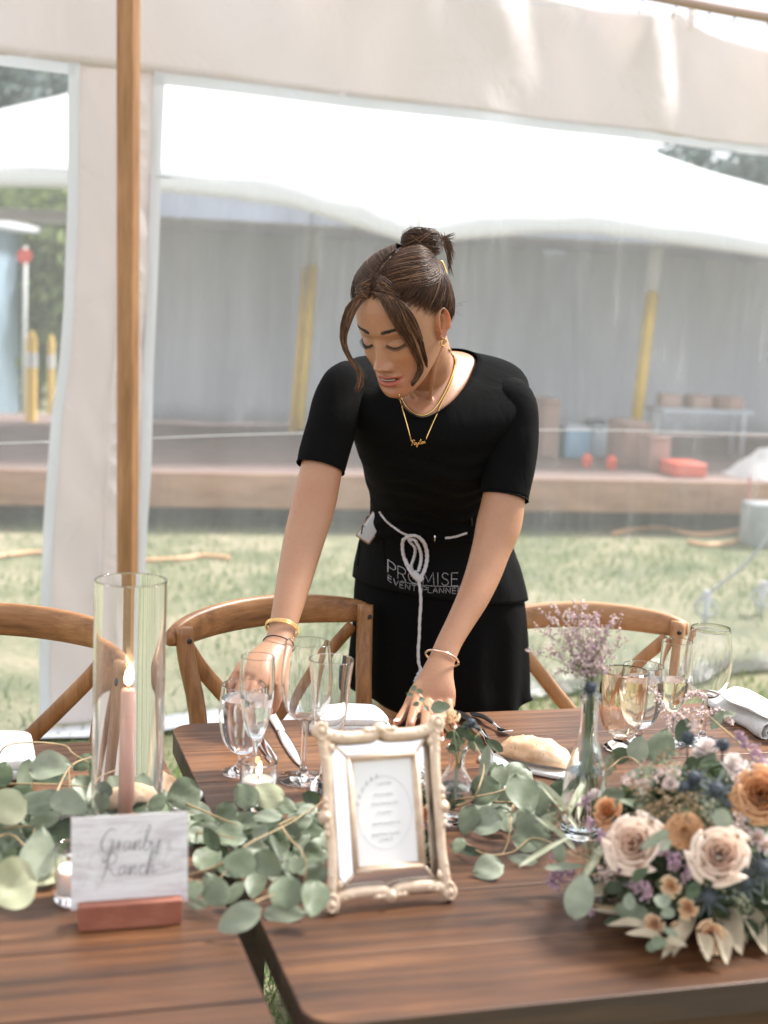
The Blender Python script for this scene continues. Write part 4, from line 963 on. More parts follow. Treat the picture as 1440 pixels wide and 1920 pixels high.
def scalp(d, off=.0):
    """point on the head (local) in direction d from its centre"""
    o = Vector((0, -.012, .012)); d = Vector(d).normalized(); h = hbvh.ray_cast(o+d*.4, -d)
    p = h[0] if h[0] else o+d*.1
    return p + d*off
def sstep(a, b, x): t = min(1, max(0, (x-a)/(b-a))); return t*t*(3-2*t)
SK = np.array((.405, .212, .124)); LIP = np.array((.40, .10, .075)); DARK = np.array((.02, .012, .010)); MOUTH = np.array((.10, .025, .02))
def face_col(v):
    x, y, z = v; ax = abs(x); c = SK.copy()
    if y > .03:
        c = c*(1-.10*g2(ax, z, .031, -.002, .018, .012)) + np.array((.02, -.01, -.02))*g2(ax, z, .04, -.035, .018, .016)
        c = lerp(c, np.array((.36, .15, .07)), .5*g2(ax, z, .031, .0, .014, .007))
        top = -.0618-.0055*(ax/.0255)**2-.0012*math.exp(-(ax/.003)**2); bot = -.0862+.0125*(ax/.0255)**2; mid = -.0722
        if ax < .0265:
            k = sstep(top+.0008, top-.0010, z)*sstep(bot-.0010, bot+.0012, z); c = lerp(c, LIP, .85*k)
            lx = max(0, 1-(ax/.0225)**2); c = lerp(c, MOUTH, math.exp(-((z-mid)/(.0003+.0016*lx))**2)*(lx > 0))
        # brow
        t = (ax-.011)/.041
        if 0 <= t <= 1:
            bz = .0175+.0062*math.sin(math.pi*min(1, t*.62+.12))-.004*max(0, t-.6); th = .0031*(1-t)**.5+.0009
            c = lerp(c, DARK*1.6, .85*math.exp(-((z-bz)/th)**4)*sstep(0, .12, t))
        # lash line and lid crease
        u = (ax-.0315)/.0165
        if abs(u) < 1:
            lz = -.0098+.0062*u*u; c = lerp(c, DARK, .96*math.exp(-((z-lz)/.0011)**2)); cz = .0052-.006*u*u; c = lerp(c, c*.62, .6*math.exp(-((z-cz)/.0012)**2))
        # nostrils
        c = lerp(c, DARK*2, .95*g2(ax, z, .0078, -.0512, .0036, .0022))
        for (mx_, mz) in ((.032, -.041), (.012, -.075+.0)):
            pass
    return c
# ---- body parts that are fused into one skin
def etube(P, W, n=None, seg=20, side=None):
    """P: list of points; W: list of (half width, half depth); side: direction of the width"""
    n = n or len(P)*5; Q = crv(P, n); WW = cr(W, n); rings = []
    for i, q in enumerate(Q):
        t = (Q[min(i+1, n-1)]-Q[max(i-1, 0)]).normalized(); s = Vector(side if side is not None else (1, 0, 0)); s = (s-t*s.dot(t)).normalized(); b = t.cross(s)
        rings.append([q+s*(WW[i][0]*math.cos(a))+b*(WW[i][1]*math.sin(a)) for a in np.linspace(0, 2*math.pi, seg+1)[:-1]])
    return loft(rings)
body = MB()
NR = 72
def closed_cr(P, n):
    P = [np.array(p) for p in P]; k = len(P); out = []
    for i in range(n):
        t = i/n*k; j = int(t) % k; f = t-int(t); p0, p1, p2, p3 = P[(j-1) % k], P[j], P[(j+1) % k], P[(j+2) % k]
        out.append(Vector(.5*((2*p1)+(-p0+p2)*f+(2*p0-5*p1+4*p2-p3)*f*f+(-p0+3*p1-3*p2+p3)*f**3)))
    return out
# neckline of the shirt: right, front, left, back
NKP = [aty(893, 668, 2.765), aty(886, 700, 2.715), aty(869, 728, 2.672), aty(842, 757, 2.638), aty(800, 782, 2.615), aty(766, 772, 2.620), aty(745, 748, 2.645), aty(734, 715, 2.695), aty(730, 688, 2.75), aty(752, 668, 2.795), aty(800, 659, 2.82), aty(858, 655, 2.80)]
nk0 = closed_cr(NKP, NR); nkc = sum(nk0, Vector())/NR
yk = [[p+(nkc-p).normalized()*.004+Vector((0, .004, -.002)) for p in nk0]]
yk.append([p+(nkc-p)*.04+Vector((0, .016, -.016)) for p in nk0]); yk.append([p+(nkc-p)*.12+Vector((0, .045, -.06)) for p in nk0])
mid = closed_cr([aty(858, 668, 2.74), aty(850, 692, 2.70), aty(838, 716, 2.672), aty(818, 738, 2.652), aty(795, 752, 2.640), aty(774, 744, 2.645), aty(760, 722, 2.665), aty(754, 700, 2.70), aty(757, 682, 2.745), aty(778, 668, 2.78), aty(812, 660, 2.795), aty(846, 660, 2.775)], NR)
ncA = hw((0, -.030, -.02)); ncB = hw((0, -.036, -.075))
def nring(c, a, b, ax):
    ax = ax.normalized(); X = (Vector((1, 0, 0))-ax*ax.x).normalized(); Dn = ax.cross(X); Dn = Dn if Dn.y < 0 else -Dn
    return [c+X*(a*math.cos(q))+Dn*(b*math.sin(q)) for q in (2*math.pi*k/NR for k in range(NR))]
nax = ncB-(sum(mid, Vector())/NR)
rr_ = [nring(ncA, .046, .050, nax), nring(ncB, .049, .053, nax)]; cmid = sum(mid, Vector())/NR
rr_.append(nring(ncB.lerp(cmid, .55), .049, .053, nax)); rr_ += [mid]+yk
RB = []
for k in range(NR): RB.append(cr([tuple(r_[k]) for r_ in rr_], 40))
body.add(*loft([[Vector(RB[k][i]) for k in range(NR)] for i in range(40)]))
# sternomastoid cords + collar bones
notch = aty(794, 757, 2.640)
body.add(*etube([hw((.053, -.03, -.045)), hw((.036, -.006, -.095)), notch+Vector((.012, .006, .004))], [(.0085, .0085), (.006, .006), (.004, .004)], 16, 12))
body.add(*etube([hw((-.058, -.03, -.045)), hw((-.04, .0, -.095)), notch+Vector((-.012, .006, .004))], [(.011, .011), (.008, .008), (.005, .005)], 16, 12))
shR, shL = aty(636, 735, 2.68), aty(958, 742, 2.71)
for s_, sh in ((-1, shR), (1, shL)):
    body.add(*etube([notch+Vector((.014*s_, .010, -.004)), notch.lerp(sh, .35)+Vector((0, .016, .012)), sh+Vector((0, .02, .0))], [(.006, .006), (.007, .007), (.01, .01)], 16, 12))
    body.add(*etube([aty(815, 740, 2.78), aty(815, 740, 2.78).lerp(sh, .55)+Vector((0, .02, .0)), sh+Vector((0, .01, .0))], [(.04, .04), (.036, .036), (.034, .034)], 18, 16, (0, 1, 0)))
# chest and trunk
body.add(*etube([aty(812, 740, 2.76), aty(812, 790, 2.78), aty(815, 850, 2.81), aty(815, 940, 2.885), aty(820, 1060, 2.97), aty(822, 1150, 2.99)], [(.10, .055), (.125, .075), (.125, .09), (.095, .065), (.13, .08), (.14, .09)], 40, 32))
armR = [shR, aty(616, 820, 2.635), aty(603, 878, 2.61), aty(588, 946, 2.585), aty(571, 1008, 2.555), aty(555, 1074, 2.51), aty(540, 1137, 2.46), aty(528, 1183, 2.425), aty(519, 1212, 2.40)]
body.add(*etube(armR, [(.034, .034), (.036, .036), (.0385, .039), (.040, .038), (.0375, .035), (.0325, .031), (.0272, .0255), (.0235, .019), (.0235, .017)], 60, 24))
armL = [shL, aty(955, 830, 2.69), aty(945, 930, 2.665), aty(935, 985, 2.65), aty(921, 1030, 2.63), aty(906, 1076, 2.605), aty(887, 1121, 2.575), aty(863, 1166, 2.545), aty(843, 1203, 2.52), aty(829, 1236, 2.50)]
body.add(*etube(armL, [(.034, .034), (.036, .036), (.0400, .040), (.0425, .039), (.0368, .035), (.0335, .0315), (.0298, .0275), (.0255, .0225), (.0235, .0185), (.024, .017)], 60, 24, (.93, .1, .35)))
for sx, py in ((-1, 760), (1, 885)):        # legs and feet under the table
    hip = aty(py, 1120, 2.98); kn = aty(py-8*sx, 1480, 3.0); kn.z = .48; an = Vector((kn.x, 3.06, .09))
    body.add(*etube([hip, hip.lerp(kn, .45), kn, kn.lerp(an, .35)+Vector((0, .02, 0)), an], [(.085, .09), (.075, .08), (.052, .055), (.05, .055), (.033, .036)], 36, 20))
    body.add(*etube([an+Vector((0, .02, 0)), Vector((an.x, 3.0, .05)), Vector((an.x, 2.9, .03))], [(.032, .045), (.04, .035), (.04, .022)], 14, 16))
def finger(pts, r0, r1):
    n = len(pts); return etube(pts, [(lerp(r0, r1, k/(n-1))*(1.06 if 0 < k < n-1 else .96), lerp(r0, r1, k/(n-1))*.93) for k in range(n)], n*6, 14)
def fingers(specs, mb):
    for pts, r0, r1 in specs:
        V, F = finger(pts, r0, r1); mb.add(V, F); e = pts[-1]; V, F = lathe([(0, -r1*.9), (r1*.6, -r1*.65), (r1*.92, 0), (r1*.6, r1*.65), (0, r1*.9)], e, 12); mb.add(V, F)
def zt(px, py, z): return atz(px, py, z)
# her left hand (picture right), resting on the table
wl = armL[-1]; kz = [aty(784, 1313, 2.452), aty(802, 1320, 2.452), aty(821, 1322, 2.456), aty(839, 1317, 2.464)]
pc = (kz[1]+kz[2])/2
body.add(*etube([wl, wl.lerp(pc, .35)+Vector((-.002, 0, .003)), wl.lerp(pc, .75)+Vector((-.001, 0, .004)), pc+Vector((0, 0, -.001))], [(.0235, .0165), (.029, .0165), (.0385, .0145), (.0395, .0115)], 26, 24, (.97, .12, .1)))
fl = [([kz[0]+Vector((.001, .012, .004)), kz[0]+Vector((-.003, -.014, .004)), zt(771, 1352, .784), zt(766, 1372, .769)], .0095, .0072),
      ([kz[1]+Vector((0, .012, .004)), kz[1]+Vector((-.002, -.017, .005)), zt(797, 1362, .786), zt(796, 1386, .769)], .0097, .0075),
      ([kz[2]+Vector((0, .012, .003)), kz[2]+Vector((0, -.016, .004)), zt(822, 1362, .785), zt(826, 1384, .769)], .0092, .0072),
      ([kz[3]+Vector((0, .012, .001)), kz[3]+Vector((.002, -.012, .002)), zt(845, 1348, .780), zt(851, 1364, .768)], .0083, .0064),
      ([wl.lerp(pc, .3)+Vector((-.018, -.004, -.005)), aty(781, 1296, 2.462), aty(765, 1327, 2.442), zt(744, 1356, .769)], .0135, .0085)]
fingers(fl, body)
body.add(*etube([wl.lerp(pc, .25)+Vector((-.012, -.004, -.003)), aty(789, 1290, 2.468), aty(793, 1312, 2.458)], [(.013, .012), (.013, .010), (.010, .009)], 12, 14))
# her right hand (picture left), fingers curled down behind the glasses
wr = armR[-1]; kr = [aty(448, 1262, 2.335), aty(463, 1272, 2.325), aty(481, 1279, 2.32), aty(500, 1281, 2.325)]; pr_ = (kr[1]+kr[2])/2
body.add(*etube([wr, wr.lerp(pr_, .35)+Vector((0, 0, .003)), wr.lerp(pr_, .75)+Vector((0, 0, .003)), pr_], [(.0235, .0165), (.028, .0175), (.036, .0165), (.0365, .0125)], 26, 24, (.86, -.35, -.35)))
fr_ = [([kr[0]+Vector((.012, .012, .003)), kr[0]+Vector((-.006, -.006, -.004)), aty(427, 1300, 2.315), aty(425, 1334, 2.318)], .0083, .0064),
       ([kr[1]+Vector((.012, .012, .003)), kr[1]+Vector((-.005, -.008, -.003)), aty(441, 1315, 2.295), aty(446, 1350, 2.302)], .0092, .0072),
       ([kr[2]+Vector((.01, .012, .003)), kr[2]+Vector((-.004, -.009, -.003)), aty(464, 1322, 2.288), aty(470, 1357, 2.298)], .0096, .0074),
       ([kr[3]+Vector((.008, .012, .003)), kr[3]+Vector((-.003, -.008, -.004)), aty(490, 1322, 2.295), aty(494, 1355, 2.305)], .0094, .0072),
       ([wr.lerp(pr_, .25)+Vector((.015, -.006, -.008)), aty(522, 1268, 2.355), aty(521, 1300, 2.335), aty(512, 1332, 2.325)], .013, .0085)]
fingers(fr_, body)
def remesh(mb, vox, smooth=6):
    me = bpy.data.meshes.new('tmp'); me.from_pydata([tuple(v) for v in mb.V], [], mb.F); o = bpy.data.objects.new('tmp', me); C.objects.link(o)
    md = o.modifiers.new('r', 'REMESH'); md.mode = 'VOXEL'; md.voxel_size = vox
    sm = o.modifiers.new('s', 'SMOOTH'); sm.iterations = smooth; sm.factor = .5
    dg = bpy.context.evaluated_depsgraph_get(); ev = o.evaluated_get(dg); m2 = ev.to_mesh()
    nv = len(m2.vertices); a = np.empty(nv*3); m2.vertices.foreach_get('co', a); V = a.reshape(-1, 3); F = [tuple(p.vertices) for p in m2.polygons]
    ev.to_mesh_clear(); bpy.data.objects.remove(o); bpy.data.meshes.remove(me); return V, F
BV, BF = remesh(body, .0028, 5)
# ear
def ear(side):
    V = []; F = []; nr, na = 16, 40
    for i in range(nr+1):
        r_ = i/nr
        for j in range(na):
            a = 2*math.pi*j/na; ex = .0165*(1-.28*max(0, -math.sin(a)))*math.cos(a); ez = .031*math.sin(a)
            rim = .0095*math.exp(-((r_-.86)/.13)**2)*(1 if math.sin(a) > -.55 else .5); anti = .004*math.exp(-((r_-.52)/.10)**2)*(math.cos(a) < .3)
            conch = -.010*math.exp(-(r_/.34)**2)
            h = .006+rim+anti+conch - (.010 if i == nr else 0)
            V.append((h, ex*r_*(1.0)-.001, ez*r_))
    # local ear frame: x out, y forward, z up -> place on the head
    M3 = rz(side*R(0)); out = []
    for x, y, z in V:
        # flare: back of the ear stands off the head
        y2 = y-.0; x2 = x + max(0, -y)*.30
        out.append(hw((side*(.0655+x2), -.003+y2-.12*z, -.004+z+.0)))
    for i in range(nr):
        for j in range(na):
            k = (j+1) % na; f = (i*na+j, i*na+k, (i+1)*na+k, (i+1)*na+j); F.append(f if side > 0 else f[::-1])
    return out, F
allV = [Vector(v) for v in BV]; allF = list(BF); cols = []
hinv = Matrix((hs, hf, hu))
wl_v, nails = armL[-1], None
NT = [(f[-1], f) for f in [x[0] for x in fl+fr_]]
knuck = kz+kr
bv = BV
colA = np.tile(SK, (len(bv), 1))
for k in knuck:
    d = np.linalg.norm(bv-np.array(k), axis=1); colA += np.exp(-(d/.011)**2)[:, None]*np.array((.03, -.03, -.03))
for tip in [x[0][-1] for x in fl+fr_]:
    d = np.linalg.norm(bv-np.array(tip), axis=1); colA += np.exp(-(d/.014)**2)[:, None]*np.array((.06, -.02, -.01))
cols = [tuple(c) for c in colA]
n0 = len(allV); allV += [hw(v) for v in HV]; allF += [tuple(i+n0 for i in f) for f in HF]; cols += [tuple(face_col(v)) for v in HV]
for sd_ in (1, -1):
    V, F = ear(sd_); n0 = len(allV); allV += V; allF += [tuple(i+n0 for i in f) for f in F]; cols += [tuple(SK*np.array((1.03, .92, .88)))]*len(V)
def skinm():
    m = mat('skin', rough=.43, Subsurface_Weight=.16, Subsurface_Scale=.012, Specular_IOR_Level=.5); b = m.node_tree.nodes['Principled BSDF']; b.inputs['Subsurface Radius'].default_value = (1, .35, .2)
    a = N(m, 'ShaderNodeVertexColor', layer_name='Col'); n = N(m, 'ShaderNodeTexNoise', ins={'Scale': 240, 'Detail': 5}); L(m, coords(m), n.inputs[0])
    n2 = N(m, 'ShaderNodeTexNoise', ins={'Scale': 8, 'Detail': 3}); L(m, coords(m), n2.inputs[0])
    r_ = ramp(m, n2.outputs[0], [(.3, (.97, .82, .78)), (.5, (1, .97, .95)), (.7, (1.06, 1.06, 1.02))]); n5 = N(m, 'ShaderNodeTexNoise', ins={'Scale': 130, 'Detail': 4, 'Roughness': .7}); L(m, coords(m), n5.inputs[0]); r5 = ramp(m, n5.outputs[0], [(.32, (.86, .78, .74)), (.55, (1, 1, 1))]); x5 = N(m, 'ShaderNodeMix', data_type='RGBA', blend_type='MULTIPLY', ins={0: .3}); L(m, r_, x5.inputs[6]); L(m, r5, x5.inputs[7]); r_ = x5.outputs[2]; x = N(m, 'ShaderNodeMix', data_type='RGBA', blend_type='MULTIPLY', ins={0: 1.0}); L(m, a.outputs[0], x.inputs[6]); L(m, r_, x.inputs[7]); L(m, x.outputs[2], b.inputs['Base Color'])
    bp = N(m, 'ShaderNodeBump', ins={'Strength': .35, 'Distance': .0012}); L(m, n.outputs[0], bp.inputs['Height']); L(m, bp.outputs[0], b.inputs['Normal']); return m
M['skin'] = skinm()
bo = mk('body', allV, allF, M['skin'], person)
ca = bo.data.color_attributes.new('Col', 'FLOAT_COLOR', 'POINT'); ca.data.foreach_set('color', np.array([(c[0], c[1], c[2], 1) for c in cols], dtype=np.float32).ravel())
skinbvh = BVHTree.FromPolygons(allV, allF)

# lashes, teeth ---------------------------------------------------------
blk = mat('lash_black', (.012, .01, .01), .6)
def fsurf(x, z, off=0):
    h = hbvh.ray_cast(Vector((x, .3, z)), Vector((0, -1, 0))); return (x, (h[0].y if h[0] else .09)+off, z)
for sx in (-1, 1):
    mb = MB()
    for k in range(26):
        u = -1+2*k/25; x = sx*(.0315+u*.0165); z = -.0100+.0062*u*u; p = fsurf(x, z, .0002); l = .0085*(.6+.4*(1 if u > -.3 else .4))
        e = (p[0]+sx*u*.004+sx*.001, p[1]+l*.62, p[2]-l*.55); mdp = ((p[0]+e[0])/2, (p[1]+e[1])/2+.0004, (p[2]+e[2])/2-.0008)
        mb.add(*tube([hw(p), hw(mdp), hw(e)], [.0005, .0004, .0001], 5))
    mb.add(*tube([hw(fsurf(sx*(.0315+u*.0168), -.0100+.0062*u*u, .0002)) for u in np.linspace(-1, 1, 14)], .0006, 5))
    mb.build('eyelashes', blk, person)
V = []; F = []
pts = [fsurf(x, -.0722) for x in np.linspace(-.014, .014, 15)]
V, F = loft([[hw((x, .0905-.004*(x/.014)**2-dy, -.0722+dz)) for dy, dz in ((.004, .0016), (.0008, .0013), (.0008, -.0003), (.004, -.0006))] for x in np.linspace(-.0145, .0145, 15)]); mk('teeth', V, F, mat('tooth_enamel', (.42, .37, .32), .3), person)
rnd = random.Random(4)
for sx in (-1, 1):
    hairbrow = MB()
    for k in range(150):
        t = rnd.random(); ax = .011+.041*t; bz = .0175+.0062*math.sin(math.pi*min(1, t*.62+.12))-.004*max(0, t-.6)+rnd.gauss(0, .0009); p = fsurf(sx*ax, bz, .0003); q = fsurf(sx*(ax+.0055), bz+.0018*(1-1.6*t), .0007)
        hairbrow.add(*tube([hw(p), hw(q)], [.00028, .0001], 4))
    hairbrow.build('eyebrow', blk, person)

# ---- clothes -----------------------------------------------------------
def blackcloth(name, c=.0035, r=.95):
    m = mat(name, (c, c, c*1.05), r, Specular_IOR_Level=.1); b = m.node_tree.nodes['Principled BSDF']
    n = N(m, 'ShaderNodeTexNoise', ins={'Scale': 9, 'Detail': 4, 'Distortion': .8}); L(m, coords(m, (1, 1, .6)), n.inputs[0]); bp = N(m, 'ShaderNodeBump', ins={'Strength': .35, 'Distance': .02}); L(m, n.outputs[0], bp.inputs['Height']); L(m, bp.outputs[0], b.inputs['Normal']); return m
M['dress'] = blackcloth('black_jersey'); M['apron'] = blackcloth('black_twill', .0045, .9)
def closed_cr(P, n):
    P = [np.array(p) for p in P]; k = len(P); out = []
    for i in range(n):
        t = i/n*k; j = int(t) % k; f = t-int(t); p0, p1, p2, p3 = P[(j-1) % k], P[j], P[(j+1) % k], P[(j+2) % k]
        out.append(Vector(.5*((2*p1)+(-p0+p2)*f+(2*p0-5*p1+4*p2-p3)*f*f+(-p0+3*p1-3*p2+p3)*f**3)))
    return out
NR = 72
def ering(px, py, Y, a, b, tilt=0, nrm=None, yaw=0.0, pw=1.0, lift=0):
    """ellipse ring: starts at +x, goes to the front (-y), left, back. tilt leans the front edge down"""
    c = aty(px, py, Y); X = Vector((math.cos(yaw), math.sin(yaw), 0)); Dn = Vector((math.sin(yaw)*math.cos(tilt), -math.cos(yaw)*math.cos(tilt), -math.sin(tilt)))
    return [c + X*(a*math.copysign(abs(math.cos(q))**pw, math.cos(q))) + Dn*(b*math.copysign(abs(math.sin(q))**pw, math.sin(q))) + Vector((0, 0, lift*abs(math.cos(q))**1.5)) for q in (2*math.pi*k/NR for k in range(NR))]
nk = closed_cr(NKP, NR)
# rotate so that it starts near +x
rings = [nk,
    ering(811, 745, 2.725, .176, .128, R(30), pw=.9, lift=.034), ering(812, 795, 2.755, .163, .130, R(24), pw=.92, lift=.01), ering(814, 845, 2.78, .150, .128, R(18)), ering(812, 885, 2.815, .136, .116, R(14)), ering(810, 925, 2.86, .124, .10, R(9)), ering(812, 962, 2.90, .126, .10, R(4)), ering(818, 1000, 2.93, .145, .11, 0)]
RG = []
for k in range(NR):
    RG.append(cr([tuple(r_[k]) for r_ in rings], 60))
rings2 = [[Vector(RG[k][i]) for k in range(NR)] for i in range(60)]
for i in range(6, 60):
    for k in range(NR):
        p = rings2[i][k]; c = sum(rings2[i], Vector())/NR; d = (p-c).normalized(); f = min(1, (i-6)/20)
        rings2[i][k] = p + d*(f*(.004*math.sin(i*.9+3*math.sin(k*.35))*max(0, math.sin(2*math.pi*k/NR))+.005*noise.noise(p*14)))
V, F = loft(rings2, False); sh = mk('shirt', V, F, M['dress'], person); md = sh.modifiers.new('s', 'SOLIDIFY'); md.thickness = .0022; md.offset = 1
shirtV, shirtF = V, F
def sleeve(P, W, s):
    n = 40; Q = crv(P, n); WW = cr(W, n); rings = []
    for i, q in enumerate(Q):
        t = (Q[min(i+1, n-1)]-Q[max(i-1, 0)]).normalized(); sv = Vector((1, 0, 0)); sv = (sv-t*sv.dot(t)).normalized(); b = t.cross(sv); f = i/(n-1)
        rings.append([q+(sv*math.cos(a)*WW[i][0]+b*math.sin(a)*WW[i][1])*(1+.035*math.sin(a*9+2)*max(0, 1-f*3.2)+.03*noise.noise(Vector((math.cos(a)*2, math.sin(a)*2, f*6+s)))) for a in np.linspace(0, 2*math.pi, 49)[:-1]])
    V, F = loft(rings, False); o = mk('sleeve', V, F, M['dress'], person); md = o.modifiers.new('s', 'SOLIDIFY'); md.thickness = .002; md.offset = -1
    V, F = tube(rings[-1]+[rings[-1][0]], .0013, 6); mk('sleeve_hem', V, F, M['dress'], o)
    return o
sleeve([aty(690, 722, 2.715), aty(658, 718, 2.70), aty(637, 742, 2.675), aty(624, 792, 2.645), aty(611, 838, 2.625), aty(601, 877, 2.61)], [(.012, .012), (.038, .044), (.0455, .05), (.0465, .048), (.046, .046), (.0445, .0455)], 1)
sleeve([aty(880, 785, 2.79), aty(922, 765, 2.768), aty(957, 754, 2.72), aty(960, 812, 2.70), aty(955, 872, 2.685), aty(945, 933, 2.665)], [(.012, .012), (.038, .042), (.0465, .047), (.05, .05), (.049, .048), (.046, .046)], 2)
# skirt of the dress with a dipped hem
def skirt():
    lv = [(950, 815, .122, .095), (985, 816, .140, .108), (1020, 818, .155, .118), (1060, 820, .168, .124), (1110, 823, .178, .128), (1170, 825, .183, .130), (1250, 822, .189, .134), (1290, 824, .186, .136), (1345, 830, .160, .125)]
    # last level is the hem; its height varies round the body
    cols_ = []
    for k in range(NR*2):
        q = 2*math.pi*k/(NR*2); pts = []
        for i, (py, px, a, b) in enumerate(lv):
            Yc = 2.93 if i < 2 else 2.965; c = aty(px, py, Yc); p = c+Vector((a*math.cos(q), -b*math.sin(q), 0))
            if i == len(lv)-1:
                p = c+Vector((a*1.12*math.cos(q), -b*math.sin(q), 0)); p.z += .052*abs(math.cos(q))**2.2+(.02*max(0, math.cos(q-2.4)))
            fold = (.0055*math.sin(q*11+.7)+.004*math.sin(q*7+py*.01))*max(0, (py-1080)/260); p += Vector((math.cos(q), -math.sin(q), 0))*fold
            pts.append(tuple(p))
        cols_.append(cr(pts, 44))
    rings = [[Vector(cols_[k][i]) for k in range(NR*2)] for i in range(44)]
    V, F = loft(rings, False); o = mk('skirt', V, F, M['dress'], person); md = o.modifiers.new('s', 'SOLIDIFY'); md.thickness = .002
    # apron: wraps the front and the hips, hem near the thighs
    aV = []; na = 90; nz = 30
    for i in range(nz+1):
        for k in range(na+1):
            q = lerp(R(-22), R(198), k/na); f = i/nz; zz = lerp(0, 1, f)
            row = lerp(4.0, 20.5+1.5*math.cos(q)*1.0, f); i0 = int(row); a = np.array(cols_[int((q % (2*math.pi))/(2*math.pi)*NR*2) % (NR*2)][i0]); b = np.array(cols_[int((q % (2*math.pi))/(2*math.pi)*NR*2) % (NR*2)][i0+1]); p = Vector(a+(b-a)*(row-i0))
            off = .003+.001*f*f+.0015*math.sin(q*6+1)*f + .002*noise.noise(Vector((q*3, f*4, 5)))
            aV.append(p+Vector((math.cos(q), -math.sin(q), 0))*off)
    aF = [(i*(na+1)+k, i*(na+1)+k+1, (i+1)*(na+1)+k+1, (i+1)*(na+1)+k) for i in range(nz) for k in range(na)]
    o = mk('waist_apron', aV, aF, M['apron'], person); md = o.modifiers.new('s', 'SOLIDIFY'); md.thickness = .002; md.offset = 1
    return V, F, aV, aF, o
skV, skF, apV, apF, apron_o = skirt()
n1, n2 = len(shirtV), len(shirtV)+len(skV)
fullV = list(shirtV)+list(skV)+list(apV); fullF = list(shirtF)+[tuple(i+n1 for i in f) for f in skF]+[tuple(i+n2 for i in f) for f in apF]
clothbvh = BVHTree.FromPolygons(fullV, fullF)
allbvh = BVHTree.FromPolygons(fullV+allV, fullF+[tuple(i+len(fullV) for i in f) for f in allF])
def on(px, py, off=.004, bvh=None, fallback=2.8):
    o = Vector((0, 0, CAMH)); d = ray(px, py).normalized(); h = (bvh or allbvh).ray_cast(o, d)
    if h[0] is None: return aty(px, py, fallback)
    nrm = h[1] if h[1].dot(d) < 0 else -h[1]; return h[0]+nrm*off*.5-d*off*.5
# apron pocket seam, zip, phone, pen, strings, lettering
tape = cloth('cotton_tape', (.62, .60, .62), .1, .2, 60)
def ribbon(P, w, n=60, name='apron_string', parent=apron_o, off=.005, flat=.45, m=None):
    Q = [on(float(a[0]), float(a[1]), off+(float(a[2]) if len(a) > 2 else 0), clothbvh) for a in cr(P, n)]
    # smooth the depths
    for _ in range(3): Q = [Q[0]]+[(Q[i-1]+Q[i]*2+Q[i+1])/4 for i in range(1, n-1)]+[Q[-1]]
    V, F = tube(Q, [w*(1+.12*math.sin(i*1.3)) for i in range(n)], 8, True, flat, Vector((0, 1, .2))); return mk(name, V, F, m or tape, parent)
ribbon([(713, 958), (722, 972), (742, 990), (758, 999), (772, 1003)], .0022)
ribbon([(834, 1009), (852, 1005), (875, 998)], .0024)
ribbon([(770, 1001, .004), (757, 1012, .004), (757, 1035, .004), (763, 1058, .004), (775, 1078, .004), (785, 1086, .004)], .0036)
ribbon([(762, 1003, .006), (778, 1000, .006), (792, 1008, .006), (800, 1028, .006), (801, 1050, .006), (796, 1070, .006), (788, 1084, .006)], .0038)
ribbon([(766, 1006, .007), (780, 1012, .007), (789, 1030, .007), (790, 1052, .007), (785, 1072, .007)], .0032)
ribbon([(768, 1012, .003), (779, 1026, .003), (776, 1048, .003), (772, 1062, .003), (778, 1078, .003)], .003)
ribbon([(762, 1048, .006), (766, 1060, .006), (774, 1064, .006)], .0028)
ribbon([(776, 1074, .008), (784, 1082, .01), (792, 1088, .008)], .0078, 20, 'apron_knot')
ribbon([(784, 1084, .007), (788, 1100, .008), (790, 1128, .008), (788, 1160, .009), (787, 1190, .009), (785, 1220, .01), (786, 1243, .01), (791, 1256, .01)], .0030)
ribbon([(791, 1254, .011), (786, 1266, .012), (780, 1278, .013)], .0056, 16, 'string_end', flat=.25)
ph = on(694, 974, .006); pb = on(706, 1010, .01); ptop = aty(699, 962, ph.y-.004)
d_ = (aty(712, 1000, ph.y)-aty(698, 955, ph.y)).normalized()
def obox(c, ax, up, sx, sy, sz, m, name, parent, bev=.002):
    ax = ax.normalized(); up = (up-ax*up.dot(ax)).normalized(); nn = ax.cross(up); M3 = Matrix((ax, nn, up)).transposed(); V, F = box((0, 0, 0), (sx, sy, sz), None, bev); return mk(name, [M3@Vector(v)+c for v in V], F, m, parent)
cph = on(699, 990, .004, clothbvh); ax_ = aty(716, 984, cph.y)-aty(684, 962, cph.y)
pho = thing('phone', 'phone in a tan case sticking out of the apron pocket on the woman\'s hip', 'phone', cph+Vector((0, 0, 0)))
obox(cph+Vector((0, -.004, .004)), ax_, Vector((.25, -.1, 1)), .034, .0085, .07, mat('tan_case', (.30, .16, .09), .5), 'case', pho, .003)
obox(cph+Vector((.001, -.006, .006)), ax_, Vector((.25, -.1, 1)), .030, .0085, .0685, mat('phone_grey', (.55, .57, .6), .3), 'phone_body', pho, .003)
pk = []
for (a, b) in (((680, 985), (722, 1012)), ((680, 985), (672, 1060)), ((720, 1012), (722, 1060))):
    ribbon([a, ((a[0]+b[0])/2, (a[1]+b[1])/2), b], .0012, 12, 'pocket_seam', m=M['apron'])
V, F = tube([on(815, 1004, .004), on(815.5, 1016, .004)], .0016, 8); mk('zip_pull', V, F, M['silver'], apron_o)
V, F = tube([on(884, 985, .005), aty(882, 960, on(884, 985, .005).y-.004)], .0022, 8); tag(mk('pen', V, F, M['black_metal']), 'black pen clipped in the apron waist by the woman\'s left forearm', 'pen')
